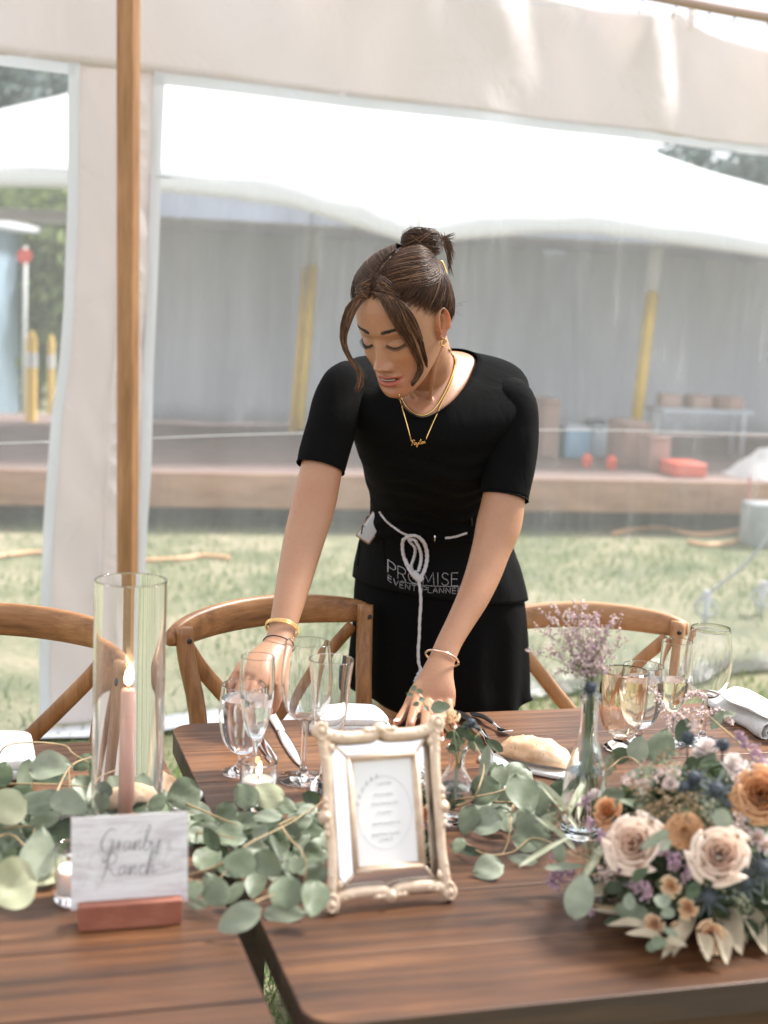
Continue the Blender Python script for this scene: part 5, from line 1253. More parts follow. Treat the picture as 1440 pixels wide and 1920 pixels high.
TG = {'P': (.62, [[(0, 0), (0, 1)], [(0, 1), (.4, 1), (.58, .87), (.58, .62), (.4, .48), (0, .48)]]), 'R': (.66, [[(0, 0), (0, 1)], [(0, 1), (.4, 1), (.58, .87), (.58, .62), (.4, .48), (0, .48)], [(.32, .48), (.62, 0)]]),
 'O': (.98, [[(.45+.45*math.cos(q), .5+.5*math.sin(q)) for q in np.linspace(0, 2*math.pi, 17)]]), 'M': (.95, [[(0, 0), (.06, 1), (.42, .2), (.78, 1), (.84, 0)]]), 'I': (.2, [[(.05, 0), (.05, 1)]]),
 'S': (.62, [[(.52, .82), (.4, .97), (.15, .97), (.04, .77), (.15, .57), (.42, .44), (.54, .24), (.4, .03), (.14, .03), (.0, .2)]]), 'E': (.6, [[(.5, 1), (0, 1), (0, 0), (.5, 0)], [(0, .52), (.45, .52)]]),
 'V': (.7, [[(0, 1), (.32, 0), (.64, 1)]]), 'N': (.75, [[(0, 0), (0, 1), (.6, 0), (.6, 1)]]), 'T': (.6, [[(0, 1), (.54, 1)], [(.27, 1), (.27, 0)]]), 'L': (.5, [[(0, 1), (0, 0), (.42, 0)]]), 'A': (.72, [[(0, 0), (.32, 1), (.64, 0)], [(.12, .36), (.52, .36)]]), ' ': (.5, [])}
def apron_text():
    mb = MB()
    def base(x): t = max(0, (x-727))/135; return 1072+26.5*(1-math.exp(-t*4.6))
    def put(word, x0, x1, hgt, dy, r_):
        tot = sum(TG[c][0]+.14 for c in word)-.14; s = (x1-x0)/tot; x = 0
        for ch in word:
            for st in TG[ch][1]:
                pts = []
                for a, b in zip(st, st[1:]): pts += [(lerp(a[0], b[0], t), lerp(a[1], b[1], t)) for t in (0, .5)]
                pts.append(st[-1])
                Q = []
                for gx, gy in pts:
                    X = x0+(x+gx)*s; Y = base(X)+dy-gy*hgt; Q.append(on(X, Y, .0028, clothbvh))
                mb.add(*tube(Q, r_, 5, True, .5))
            x += TG[ch][0]+.14
    put('PROMISE', 728, 861, 24, 0, .00075); put('EVENT PLANNER', 728, 868, 10.5, 14.5, .0006)
    mb.add(*tube([on(x, base(x)+1.6, .0028, clothbvh) for x in np.linspace(752, 866, 30)], .00055, 5, True, .5))
    mb.build('printed_lettering', mat('grey_print', (.75, .72, .75), .8), apron_o)
apron_text()

# ---- jewellery ----------------------------------------------------------
def chain(P, w, name, n=70, off=.0028, beads=False):
    Q = [on(float(a[0]), float(a[1]), off) for a in cr(P, n)]
    for _ in range(2): Q = [Q[0]]+[(Q[i-1]+Q[i]*2+Q[i+1])/4 for i in range(1, n-1)]+[Q[-1]]
    V, F = tube(Q, [w*(1+(.3*(i % 2) if beads else 0)) for i in range(n)], 6); return mk(name, V, F, M['gold'], person)
chain([(841, 655), (850, 672), (850, 694), (843, 716), (833, 738), (820, 760), (805, 775), (790, 779), (775, 774), (762, 762), (753, 746)], .0016, 'snake_necklace')
chain([(843, 655), (852, 674), (851, 700), (842, 728), (828, 756), (812, 792), (799, 823)], .0011, 'name_necklace', 90, beads=True)
chain([(748, 738), (754, 762), (763, 795), (772, 828)], .0011, 'name_necklace', 50, beads=True)
mb = MB()
for st in strokes('Payton', 0, 0, 1, .25):
    P = cr([(p[0], p[1]) for p in st], 5*len(st)); mb.add(*tube([on(770.5+p[0]*6.9, 834.5-p[1]*9.5-p[0]*1.15, .004) for p in P], .0008, 5))
mb.build('name_pendant', M['gold'], person)
def ring_at(c, ax, r_, w, m, name, n=40, parent=person, wob=0, sx=1):
    ax = ax.normalized(); u = ax.orthogonal().normalized() if abs(ax.x) > .9 else (Vector((1, 0, 0))-ax*ax.x).normalized(); v = ax.cross(u)
    V, F = tube([c+u*(r_*sx*math.cos(q))+v*(r_*math.sin(q)) for q in np.linspace(0, 2*math.pi, n)], w, 8); return mk(name, V, F, m, parent), u, v
ax = armL[-1]-armL[-3]; ring_at(aty(829, 1234, 2.502), ax+Vector((0, -.02, -.03)), .0305, .0021, mat('rose_gold', (.85, .62, .5), .18, 1), 'bangle')
axr = armR[-1]-armR[-4]; cb = aty(529, 1178, 2.43); axn = axr.normalized(); uu = (Vector((1, 0, 0))-axn*axn.x).normalized(); vv = axn.cross(uu)
mb = MB()
for k in range(34):
    q = 2*math.pi*k/34
    for t_ in (-1, 0, 1):
        q2 = q+(.5 if t_ == 0 else 0)*2*math.pi/34; p = cb+uu*(.0292*math.cos(q2))+vv*(.0255*math.sin(q2))+axn*(t_*.0026); dirv = (uu*math.cos(q2)+vv*math.sin(q2))
        mb.add(*lathe_dir(p, dirv, axn, [(0, -.0012), (.0018, -.0008), (.0018, .0008), (0, .0012)], 6))
mb.build('gold_link_bracelet', M['gold'], person)
ring_at(aty(521, 1207, 2.405), axr, .0252, .0011, blk, 'black_hair_tie')
def mloc(p): return hw(p)
o, u_, v_ = ring_at(hw((.0715, -.003, -.040)), hf*.3+hs*.9, .0062, .0014, M['gold'], 'hoop_earring')
V, F = lathe([(0, -.0015), (.0015, 0), (0, .0015)], hw((.0735, .0135, -.006)), 8); mk('ear_stud', V, F, M['gold'], person)
nail = mat('pale_nail', (.72, .5, .44), .25)
for f_ in (fl+fr_):
    p, q = f_[0][-1], f_[0][-2]; d = (p-q).normalized(); up = Vector((0, 0, 1)); up = (up-d*up.dot(d)).normalized(); r_n = f_[2]
    V, F = lathe([(0, .0002), (r_n*.62, 0), (r_n*.6, -.0008), (0, -.0008)], (0, 0, 0), 14); s_n = d.cross(up)
    mk('fingernail', [p+d*(v.x*1.35+r_n*.35)+s_n*v.y+up*(r_n*.93+v.z-.35*v.y*v.y/r_n) for v in V], F, nail, person)
k0 = kz[3]
V, F = tube([kr[0]+Vector((-.014*math.cos(q)*.62-.005, -.012, -.014+.0085*math.sin(q))) for q in np.linspace(0, 2*math.pi, 14)], .001, 6); mk('finger_ring', V, F, M['silver'], person)

# ---- hair ----------------------------------------------------------------
def hairm(name, c1, c2, r=.38):
    m = mat(name, c1, r, Specular_IOR_Level=.25); b = m.node_tree.nodes['Principled BSDF']; oi = N(m, 'ShaderNodeNewGeometry')
    L(m, ramp(m, oi.outputs['Random Per Island'], [(0, c1), (1, c2)]), b.inputs['Base Color']); return m
HM1 = hairm('brown_hair', (.018, .009, .0055), (.078, .037, .02)); HM2 = hairm('caramel_hair', (.05, .024, .013), (.24, .12, .06))
headbvh = BVHTree.FromPolygons([hw(v) for v in HV], HF)
def hair():
    rnd = random.Random(11); cap = MB(); st = MB(); hl = MB()
    BUN = Vector((.006, -.088, .092))
    # scalp cap: head surface above the hairline, slightly raised
    zlo = lambda a: 0
    NAc, NZ = 90, 50; V = []; keep = []
    def hair_z(d):      # hairline height for a direction (x, y)
        a = math.atan2(abs(d.x), d.y)        # 0 front .. pi back
        return float(np.interp(a, [0, .35, .7, 1.0, 1.25, 1.5, 1.75, 2.1, 2.6, 3.15], [.074, .073, .058, .040, .025, .012, .005, -.035, -.060, -.066]))
    caps = []
    for i in range(NZ+1):
        for j in range(NAc):
            a = 2*math.pi*j/NAc; dx, dy = math.sin(a), math.cos(a); zl = hair_z(Vector((dx, dy, 0)))+.022; e0 = math.atan2(zl-.012, .085); e = lerp(e0, math.pi/2, i/NZ)
            d = Vector((dx*math.cos(e), dy*math.cos(e), math.sin(e))); p = scalp(d, 0); lift = .0015+.0055*min(1, i/6)
            part = math.exp(-(p.x/.0035)**2)*(1 if p.y > -.05 else 0); p = p+d*(lift*(1-.8*part)+.0015*math.sin(a*34+i*.6)*min(1, i/5)); caps.append(hw(p))
    capF = [(i*NAc+j, i*NAc+(j+1) % NAc, (i+1)*NAc+(j+1) % NAc, (i+1)*NAc+j) for i in range(NZ) for j in range(NAc)]
    cap.add(caps, capF); root = cap.build('hair', HM1, person)
    def strand(P, r0, mbs, n=14, jit=.0002):
        Q = cr(P, n); Q = [q+np.array([rnd.gauss(0, jit) for _ in range(3)]) for q in Q]; mbs.add(*tube([hw(q) for q in Q], [r0*(.75+.5*math.sin(math.pi*min(1, .15+k/(n-1)*.8)))*min(1, .3+k*.3) if k < n-1 else r0*.15 for k in range(n)], 4))
    def over(d0, d1, lift, n=7, side=0):
        P = []
        for k in range(n):
            f = k/(n-1); d = (d0.normalized()*(1-f)+d1.normalized()*f+Vector((side*math.sin(math.pi*f), 0, 0))).normalized(); P.append(scalp(d, lift*(.35+.65*math.sin(math.pi*min(1, f*.9+.08)))))
        return P
    bd = BUN-Vector((0, -.012, .012))
    O = Vector((0, -.012, .012))
    # from the parting
    for k in range(2900):
        sx = rnd.choice((-1, 1)); f = rnd.random()**.8; e = lerp(R(38), R(98), f); d0 = Vector((sx*.02+sx*rnd.uniform(0, .02), math.cos(e), math.sin(e)))
        pull = (1-f)*.55*rnd.uniform(.7, 1.15)+.10
        P = over(d0, bd+Vector((sx*.02, 0, rnd.uniform(-.02, .01))), rnd.uniform(.007, .0165), 8, sx*pull); P[-1] = BUN+Vector((sx*rnd.uniform(0, .018), rnd.uniform(-.0, .02), rnd.uniform(-.012, .006)))
        strand(P, rnd.uniform(.00024, .00042), hl if rnd.random() < .2 else st, 12)
    # from the temples, above and behind the ears and from the nape
    for k in range(3300):
        sx = rnd.choice((-1, 1)); a = rnd.uniform(.5, 3.1); d = Vector((sx*math.sin(a), math.cos(a), 0)); z = hair_z(d)+rnd.gauss(.008, .009)
        e = math.atan2(z-.012, .085); d0 = Vector((d.x*math.cos(e), d.y*math.cos(e), math.sin(e)))
        P = over(d0, bd+Vector((sx*.02, 0, 0)), rnd.uniform(.005, .0155), 8, sx*(.12 if a < 1.8 else .05)); P[0] = scalp(d0, .0015); P[-1] = BUN+Vector((sx*rnd.uniform(0, .018), rnd.uniform(-.01, .015), rnd.uniform(-.022, -.002)))
        strand(P, rnd.uniform(.00024, .00042), hl if rnd.random() < .2 else st, 12)
    # bun: coils round the axis
    axb = Vector((0, -.45, .9)).normalized(); ub = axb.orthogonal().normalized(); vb = axb.cross(ub); BC = BUN+axb*.012
    for k in range(900):
        q0 = rnd.uniform(0, 6.28); tilt_ = rnd.gauss(0, .35); rr = rnd.uniform(.02, .041); h0 = rnd.uniform(-.014, .02); P = []
        a2 = (axb+ub*tilt_+vb*rnd.gauss(0, .35)).normalized(); u2 = a2.orthogonal().normalized(); v2 = a2.cross(u2)
        for j in range(9):
            q = q0+j*.55; r2 = rr*(1-.03*j); P.append(BC+u2*math.cos(q)*r2+v2*math.sin(q)*r2+a2*(h0*(1-r2*8)))
        strand(P, rnd.uniform(.0003, .00055), hl if rnd.random() < .25 else st, 14)
    V, F = lathe([(0, -.022), (.02, -.015), (.026, 0), (.02, .015), (0, .021)], (0, 0, 0), 16); st.add([hw(BC+Vector(v)) for v in V], F)
    # spiky tail ends out of the bun, toward the picture right (local -y and +x)
    def pxl(px, py, dy):      # a head-local point whose picture position is (px, py)
        p = aty(px, py, HC.y+dy)-HC; return Vector((p.dot(hs), p.dot(hf), p.dot(hu)))
    for tgt in [((826, 448), (852, 440)), ((832, 448), (850, 462)), ((838, 456), (848, 500)), ((836, 462), (846, 518)), ((833, 452), (828, 442)), ((840, 452), (850, 482))]:
        for k in range(16):
            a = pxl(800+rnd.uniform(-4, 8), 462+rnd.uniform(-5, 5), .075); b_ = pxl(820, 456+rnd.uniform(-5, 5), .07); c_ = pxl(tgt[0][0]+rnd.gauss(0, 2), tgt[0][1]+rnd.gauss(0, 2), .07); d_ = pxl(tgt[1][0]+rnd.gauss(0, 3), tgt[1][1]+rnd.gauss(0, 4), .07)
            strand([a, b_, c_, d_], rnd.uniform(.0003, .0006), hl if rnd.random() < .4 else st, 12)
    strand_ = None
    # fly-aways
    for k in range(110):
        px, py = rnd.choice(((690, 500), (720, 470), (760, 450), (740, 462), (790, 440), (838, 560))); a = pxl(px+rnd.gauss(0, 8)+14, py+rnd.gauss(0, 8)+14, rnd.uniform(-.01, .04)); b_ = a+Vector([rnd.gauss(0, .007) for _ in range(3)]); c_ = b_+(b_-a)*.6+Vector([rnd.gauss(0, .006) for _ in range(3)])
        strand([a, b_, c_], .00016, st, 8)
    # face framing locks
    def lock(path, w, cnt, seed, mix, depth=0.0, tipw=1.0):
        r2 = random.Random(seed); Q0 = []
        for px, py, dd in path:
            o = Vector((0, 0, CAMH)); d = ray(px, py).normalized(); h = headbvh.ray_cast(o, d)
            y0 = (h[0].y if h[0] is not None and abs(h[0].y-HC.y) < .16 else None); Q0.append([px, py, y0, dd])
        last = next((q[2] for q in Q0 if q[2] is not None), HC.y-.07)
        for q in Q0:
            if q[2] is None: q[2] = last
            last = q[2]
        for k in range(cnt):
            a = r2.gauss(0, .42); P = []
            a = max(-1.5, min(1.5, a*1.15)); n = len(Q0)
            for i, (px, py, y0, dd) in enumerate(Q0):
                f = i/(n-1); ww = w[i]; P.append(tuple(pxl(px+a*ww+r2.gauss(0, .5), py+r2.gauss(0, 1.0)+a*2*f, y0-HC.y-dd-.003*r2.random())))
            if r2.random() < .35: P = P[:-1]
            if r2.random() < .12: P = P[:-2]
            strand(P, r2.uniform(.0003, .0006), hl if r2.random() < mix else st, 22)
    # picture-right lock: from the parting over the temple to beside the mouth
    lock([(700, 549, .006), (720, 553, .010), (738, 580, .013), (752, 610, .013), (767, 640, .012), (782, 668, .009), (788, 690, .008), (782, 708, .008), (772, 722, .008)], [3, 11, 13, 11, 8, 4.5, 4, 3, 1.5], 520, 21, .28)
    lock([(708, 545, .006), (738, 560, .010), (764, 590, .012), (780, 620, .012), (789, 645, .010), (796, 670, .008), (800, 688, .008)], [2, 9, 10, 7, 5, 4, 2], 110, 22, .6)
    # picture-left lock: bows out past the cheek
    lock([(696, 549, .005), (680, 556, .010), (662, 575, .010), (649, 605, .010), (644, 635, .008), (650, 660, .006), (664, 683, .004), (675, 700, .004), (676, 718, .004), (669, 733, .004)], [3, 8, 10, 8, 5, 4.5, 5, 5, 5, 4], 330, 23, .45)
    # root hair that covers the start of both locks
    for k in range(260):
        sx = rnd.choice((-1, 1)); e = R(rnd.uniform(36, 60)); d0 = Vector((sx*.03, math.cos(e), math.sin(e))); d1 = Vector((sx*rnd.uniform(.2, .55), .74, .66+rnd.uniform(-.03, .2))); P = over(d0, d1, rnd.uniform(.008, .012), 7, 0); strand(P, rnd.uniform(.0006, .001), hl if rnd.random() < .3 else st, 12)
    st.build('hair_strands', HM1, root); hl.build('highlighted_strands', HM2, root)
    clip = crv([pxl(820, 492, .02), pxl(828, 490, .02), pxl(835, 505, .02), pxl(838, 520, .02), pxl(834, 527, .02)], 20)
    V, F = tube([hw(p) for p in clip], .0022, 8); mk('gold_hair_clip', V, F, M['gold'], root)
hair()
V, F = [], []
for sx, x in ((-1, 760), (1, 885)):
    an = aty(x-8*sx, 1480, 3.0); V, F = etube([Vector((an.x, 3.10, .035)), Vector((an.x, 3.02, .05)), Vector((an.x, 2.93, .035)), Vector((an.x, 2.86, .02))], [(.032, .03), (.04, .045), (.045, .034), (.03, .018)], 20, 18); mk('shoe', V, F, M['black_metal'], person)

# ================================================================== plants on the tables
M['euc'] = leafm('eucalyptus_leaf', (.125, .155, .09), (.20, .235, .15), .5, .18, 40)
M['euc2'] = leafm('eucalyptus_leaf_pale', (.21, .24, .165), (.30, .33, .24), .5, .18, 40)
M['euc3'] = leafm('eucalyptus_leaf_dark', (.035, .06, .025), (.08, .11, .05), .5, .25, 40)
M['euc4'] = leafm('eucalyptus_leaf_yellow', (.38, .40, .24), (.47, .47, .31), .55, .2, 30)
M['twig'] = noise_col('tan_twig', [(.3, (.26, .17, .08)), (.7, (.42, .31, .16))], 30, rough=.6)
EUC = [M['euc'], M['euc2'], M['euc3'], M['euc4']]
class LeafMB:
    def __init__(s): s.V = []; s.F = []; s.mi = []
    def leaf(s, c, ax, n, l, w_, mi=0, cup=.12, fold=.12, tip=.5, curl=0.0):
        """ovate leaf centred at c; ax long axis, n normal, l length, w_ width"""
        n = n.normalized(); ax = (ax-n*ax.dot(n)).normalized(); b = n.cross(ax); nu, nv = 9, 6; i0 = len(s.V)
        for i in range(nu+1):
            u = i/nu; e = math.sin(math.pi*u**(.85))**.62 if 0 < u < 1 else 0
            e *= (1-.35*tip*max(0, u-.5)*2*u)
            for j in range(nv+1):
                v = -1+2*j/nv; x = (u-.5)*l; y = v*e*w_/2
                z = cup*w_*(v*v*e*e-.4) + fold*w_*abs(v)*e*.5 + curl*l*(u-.5)**2 + .03*w_*math.sin(u*9+v*4)
                s.V.append(c+ax*x+b*y+n*z)
        k = nv+1
        for i in range(nu):
            for j in range(nv): s.F.append((i0+i*k+j, i0+(i+1)*k+j, i0+(i+1)*k+j+1, i0+i*k+j+1)); s.mi.append(mi)
    def build(s, name, mats, parent):
        o = mk(name, s.V, s.F, mats, parent); o.data.polygons.foreach_set('material_index', s.mi); return o
def pleaf(L_, px, py, lpx, wpx, ang, z, mi, rnd, vw=.62):
    """a leaf whose picture size is lpx x wpx; it lies at height z"""
    c = atz(px, py, z); d = ray(px, py).normalized(); n = (-d*vw + Vector((0, 0, 1))*(1-vw) + Vector([rnd.gauss(0, .13) for _ in range(3)])).normalized()
    def hit(qx, qy): r_ = ray(qx, qy); o = Vector((0, 0, CAMH)); t = (c-o).dot(n)/r_.dot(n); return o+r_*t
    a = R(ang); e1 = hit(px+math.cos(a)*lpx/2, py-math.sin(a)*lpx/2); e2 = hit(px-math.cos(a)*lpx/2, py+math.sin(a)*lpx/2)
    w1 = hit(px+math.sin(a)*wpx/2, py+math.cos(a)*wpx/2); w2 = hit(px-math.sin(a)*wpx/2, py-math.cos(a)*wpx/2)
    L_.leaf(c, e2-e1 if rnd.random() < .5 else e1-e2, n, (e1-e2).length, (w1-w2).length, mi, cup=rnd.uniform(-.1, .16), fold=rnd.uniform(.02, .2), curl=rnd.uniform(-.25, .25))
def pstem(mb, P, r0=.0016, r1=.0008):
    Q = crv([atz(a, b, c) for a, b, c in P], 6*len(P)); n = len(Q); mb.add(*tube(Q, [lerp(r0, r1, k/(n-1)) for k in range(n)], 6))
def garland():
    rnd = random.Random(17)
    def make(label, leaves, stems, base, fill, name='eucalyptus_garland'):
        t = thing(name, label, 'garland', base); L_ = LeafMB(); S = MB()
        for q in leaves:
            px, py, l, w_, a, mi = q[:6]; z = q[6] if len(q) > 6 else rnd.uniform(.785, .812)
            pleaf(L_, px, py, l*1.18, w_*1.2, a, z, mi, rnd)
        for (x0, y0, x1, y1, cnt, sz) in fill:
            for k in range(cnt):
                f = rnd.random(); px = lerp(x0, x1, f)+rnd.gauss(0, 8); py = lerp(y0, y1, f)+rnd.gauss(0, 17); l = rnd.uniform(.7, 1.15)*sz
                pleaf(L_, px, py, l, l*rnd.uniform(.5, .8), rnd.uniform(0, 180), rnd.uniform(.766, .782), rnd.choice((0, 0, 1, 2)), rnd, .4)
        for P in stems: pstem(S, P)
        L_.build('leaves', EUC, t); S.build('stems', M['twig'], t)
    left = [(94, 1437, 72, 44, 5, 1, .82), (49, 1457, 58, 30, 80, 0), (75, 1505, 66, 40, 35, 0), (129, 1507, 66, 42, -15, 1, .82), (158, 1478, 52, 34, -60, 0), (173, 1494, 66, 18, 80, 0), (192, 1502, 44, 25, 85, 0), (187, 1452, 52, 34, -50, 2), (267, 1444, 60, 36, 80, 0, .80),
            (71, 1605, 92, 58, 80, 1, .815), (22, 1660, 84, 84, 10, 4-1, .815), (14, 1513, 66, 60, 20, 3, .83), (3, 1452, 46, 38, 70, 2, .83), (80, 1540, 64, 24, 20, 0), (96, 1457, 60, 26, 10, 2, .79), (116, 1559, 52, 32, 60, 2, .79), (84, 1640, 62, 40, 20, 3, .775), (263, 1512, 26, 17, 30, 2), (296, 1504, 36, 26, 60, 0), (344, 1490, 58, 54, 20, 0, .81),
            (40, 1490, 50, 34, 50, 2, .78), (20, 1560, 50, 34, -30, 0, .79), (48, 1570, 46, 28, 10, 2, .78), (5, 1600, 60, 44, 60, 2, .78), (150, 1545, 46, 30, -20, 0, .78), (102, 1590, 44, 30, -60, 2, .78), (230, 1470, 44, 26, 40, 2, .785), (160, 1430, 44, 26, 30, 2, .79), (215, 1420, 36, 20, -40, 0, .8)]
    make('eucalyptus garland of round grey green leaves running along the left table behind the white sign', left,
         [[(-20, 1556, .79), (30, 1550, .80), (75, 1545, .80), (112, 1520, .81), (130, 1480, .815), (128, 1440, .82)], [(-10, 1435, .80), (10, 1400, .83), (60, 1392, .83), (120, 1398, .82), (140, 1415, .82), (200, 1450, .80), (235, 1478, .79)], [(95, 1510, .8), (130, 1440, .82), (170, 1420, .82), (215, 1408, .82)], [(0, 1470, .80), (60, 1470, .81), (130, 1472, .805), (180, 1478, .8)], [(60, 1570, .79), (70, 1548, .8), (100, 1535, .8)], [(-20, 1575, .8), (20, 1565, .80), (50, 1590, .79), (100, 1640, .78)]],
         atz(60, 1560), [(-40, 1560, 330, 1510, 80, 54), (-40, 1600, 110, 1610, 16, 56)])
    mid = [(461, 1492, 48, 40, -50, 0, .815), (502, 1492, 58, 42, -20, 3, .81), (424, 1525, 42, 34, 60, 0), (459, 1541, 46, 30, 10, 0), (432, 1565, 56, 40, -10, 0), (502, 1530, 50, 22, 5, 1, .815), (497, 1516, 36, 12, 0, 2), (532, 1511, 50, 28, -20, 0), (583, 1497, 32, 25, -30, 2), (470, 1552, 48, 36, 30, 0), (396, 1573, 44, 25, -60, 2, .81), (391, 1556, 36, 24, 20, 1), (369, 1565, 34, 28, 30, 1), (489, 1560, 30, 27, 60, 1), (518, 1576, 46, 44, 10, 2),
           (451, 1617, 54, 50, 70, 0, .82), (502, 1620, 56, 42, -40, 0, .818), (480, 1590, 46, 24, 0, 1), (578, 1557, 54, 29, 5, 2), (519, 1590, 52, 11, -65, 1, .82), (551, 1620, 32, 36, 90, 0), (592, 1603, 42, 42, 20, 0), (403, 1668, 62, 44, -60, 0, .79), (440, 1674, 46, 22, 55, 0, .78), (364, 1668, 34, 30, 80, 0), (370, 1695, 36, 18, 0, 1, .77), (448, 1722, 80, 46, 28, 1, .785), (537, 1671, 60, 55, 90, 0, .80), (535, 1712, 72, 34, 0, 1, .768), (589, 1684, 62, 46, 80, 0, .795), (594, 1638, 44, 32, 70, 0, .79), (565, 1540, 44, 30, 30, 0), (545, 1555, 40, 26, -40, 0), (575, 1520, 36, 20, 20, 1)]
    make('eucalyptus garland spilling over the gap between the two tables left of the picture frame', mid,
         [[(350, 1508, .80), (380, 1520, .81), (415, 1535, .815), (445, 1546, .82)], [(352, 1642, .79), (410, 1622, .81), (470, 1580, .825), (540, 1545, .82), (605, 1503, .81)], [(528, 1550, .82), (545, 1575, .82), (562, 1592, .815), (575, 1620, .81), (570, 1660, .79)], [(478, 1692, .80), (495, 1684, .80), (515, 1678, .80)], [(354, 1562, .80), (390, 1562, .81), (440, 1572, .815)], [(345, 1650, .79), (400, 1655, .79), (430, 1625, .8)], [(520, 1548, .81), (560, 1530, .81), (606, 1522, .80)]],
         atz(470, 1600), [(350, 1560, 610, 1560, 64, 54), (430, 1610, 600, 1620, 16, 52)])
    right = [(909, 1432, 62, 17, 80, 1, .84), (927, 1397, 34, 15, -35, 2, .83), (892, 1391, 38, 17, -50, 2, .84), (907, 1485, 58, 48, 30, 0), (935, 1460, 52, 28, 75, 0, .815), (968, 1456, 54, 46, 20, 0, .81), (981, 1489, 68, 50, -70, 0, .82), (1018, 1500, 58, 38, -60, 0), (946, 1492, 30, 20, 60, 1), (911, 1543, 54, 46, 10, 1, .79), (878, 1537, 52, 34, 70, 0, .79), (964, 1533, 46, 15, -10, 2, .775), (962, 1541, 46, 12, -6, 1, .772), (995, 1551, 54, 40, 0, 1, .79), (915, 1628, 52, 42, 15, 1, .772), (873, 1594, 54, 16, -15, 2, .775), (980, 1612, 50, 18, -8, 1, .768), (997, 1571, 64, 48, 5, 0, .785), (860, 1585, 30, 20, 60, 0), (850, 1500, 30, 24, 40, 2), (1030, 1540, 46, 26, 50, 0), (1045, 1480, 40, 24, 70, 2), (925, 1440, 22, 14, 70, 0)]
    make('eucalyptus sprigs lying on the right table between the picture frame and the bouquet', right,
         [[(850, 1500, .80), (890, 1494, .81), (942, 1482, .815), (960, 1462, .82)], [(855, 1512, .8), (885, 1500, .81), (900, 1470, .83), (906, 1430, .84), (880, 1375, .85)], [(925, 1504, .79), (968, 1504, .79), (1020, 1500, .79)], [(962, 1510, .8), (956, 1550, .79), (952, 1580, .775), (940, 1606, .77)], [(870, 1580, .775), (910, 1602, .775), (960, 1598, .775), (1000, 1572, .785), (1060, 1590, .79)]],
         atz(940, 1520), [(870, 1515, 1060, 1520, 34, 50)], 'eucalyptus_sprig')
garland()

# flowers --------------------------------------------------------------------
def petm(name, c1, c2, tr=.25): return leafm(name, c1, c2, .6, tr, 25)
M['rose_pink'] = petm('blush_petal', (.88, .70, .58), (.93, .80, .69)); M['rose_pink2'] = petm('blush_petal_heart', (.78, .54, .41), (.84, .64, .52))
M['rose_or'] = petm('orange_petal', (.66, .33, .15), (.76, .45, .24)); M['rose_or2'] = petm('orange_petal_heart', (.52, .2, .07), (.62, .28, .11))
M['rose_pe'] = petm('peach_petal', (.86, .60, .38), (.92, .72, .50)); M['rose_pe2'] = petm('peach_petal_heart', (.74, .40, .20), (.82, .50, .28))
M['white_pet'] = petm('cream_petal', (.72, .62, .58), (.82, .74, .70)); M['lilac'] = petm('lilac_floret', (.45, .28, .37), (.60, .42, .49)); M['lilac_pale'] = petm('pale_pink_floret', (.70, .55, .52), (.82, .70, .66))
M['thistle'] = noise_col('thistle_blue', [(.3, (.04, .05, .06)), (.7, (.085, .105, .125))], 60, rough=.7); M['bract'] = leafm('thistle_bract', (.06, .08, .085), (.13, .16, .16), .6, .15)
M['dried'] = leafm('dried_cream_leaf', (.52, .43, .30), (.66, .57, .42), .7, .25, 30); M['olive'] = leafm('olive_leaf', (.34, .36, .24), (.46, .47, .34), .6, .2, 30)
M['seed'] = noise_col('brown_seed', [(.3, (.16, .10, .05)), (.7, (.36, .26, .15))], 80, rough=.8); M['stem'] = leafm('green_stem', (.22, .26, .13), (.34, .37, .2), .6, .1)
def basis(n):
    n = n.normalized(); a = (Vector((1, 0, 0))-n*n.x).normalized(); return a, n.cross(a), n
def rose(c, n, D, mats, parent, name='rose', petals=26, seed=0, openness=1.0, inner=.42):
    rnd = random.Random(seed+5); a, b, n = basis(n); V = []; F = []; mi = []; Rr = D/2
    for k in range(petals):
        f = (k+.5)/petals; th = k*2.399+rnd.gauss(0, .12); rk = Rr*(.10+.90*f**.95); hk = Rr*(.98-.50*f**1.8*openness); span = lerp(1.9, 1.12, f)+rnd.uniform(-.08, .08); i0 = len(V); nu, nv = 9, 7
        for j in range(nv+1):
            v = j/nv; z = hk*v**.75-Rr*.45; rr = rk*(.25+.75*v**.6)
            if v > .72: q = (v-.72)/.28; rr += Rr*.13*q*q*f*f*openness; z -= Rr*.07*q*q*f
            for i in range(nu+1):
                u = -1+2*i/nu; cut = 1-.07*abs(u)**4*v; ang = th+u*span*.5*(.55+.45*v); r2 = rr*(1+.025*math.sin(u*4+k)*v+.035*v*abs(u)**3); zz = z*cut if z > 0 else z
                V.append(c+a*(r2*math.cos(ang))+b*(r2*math.sin(ang))+n*(zz+.02*Rr*math.sin(u*7+k)*v))
        for j in range(nv):
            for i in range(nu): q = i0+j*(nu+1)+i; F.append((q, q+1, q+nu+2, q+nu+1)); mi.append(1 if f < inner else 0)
    o = mk(name, V, F, mats, parent); o.data.polygons.foreach_set('material_index', mi); md = o.modifiers.new('s', 'SOLIDIFY'); md.thickness = .0005; return o
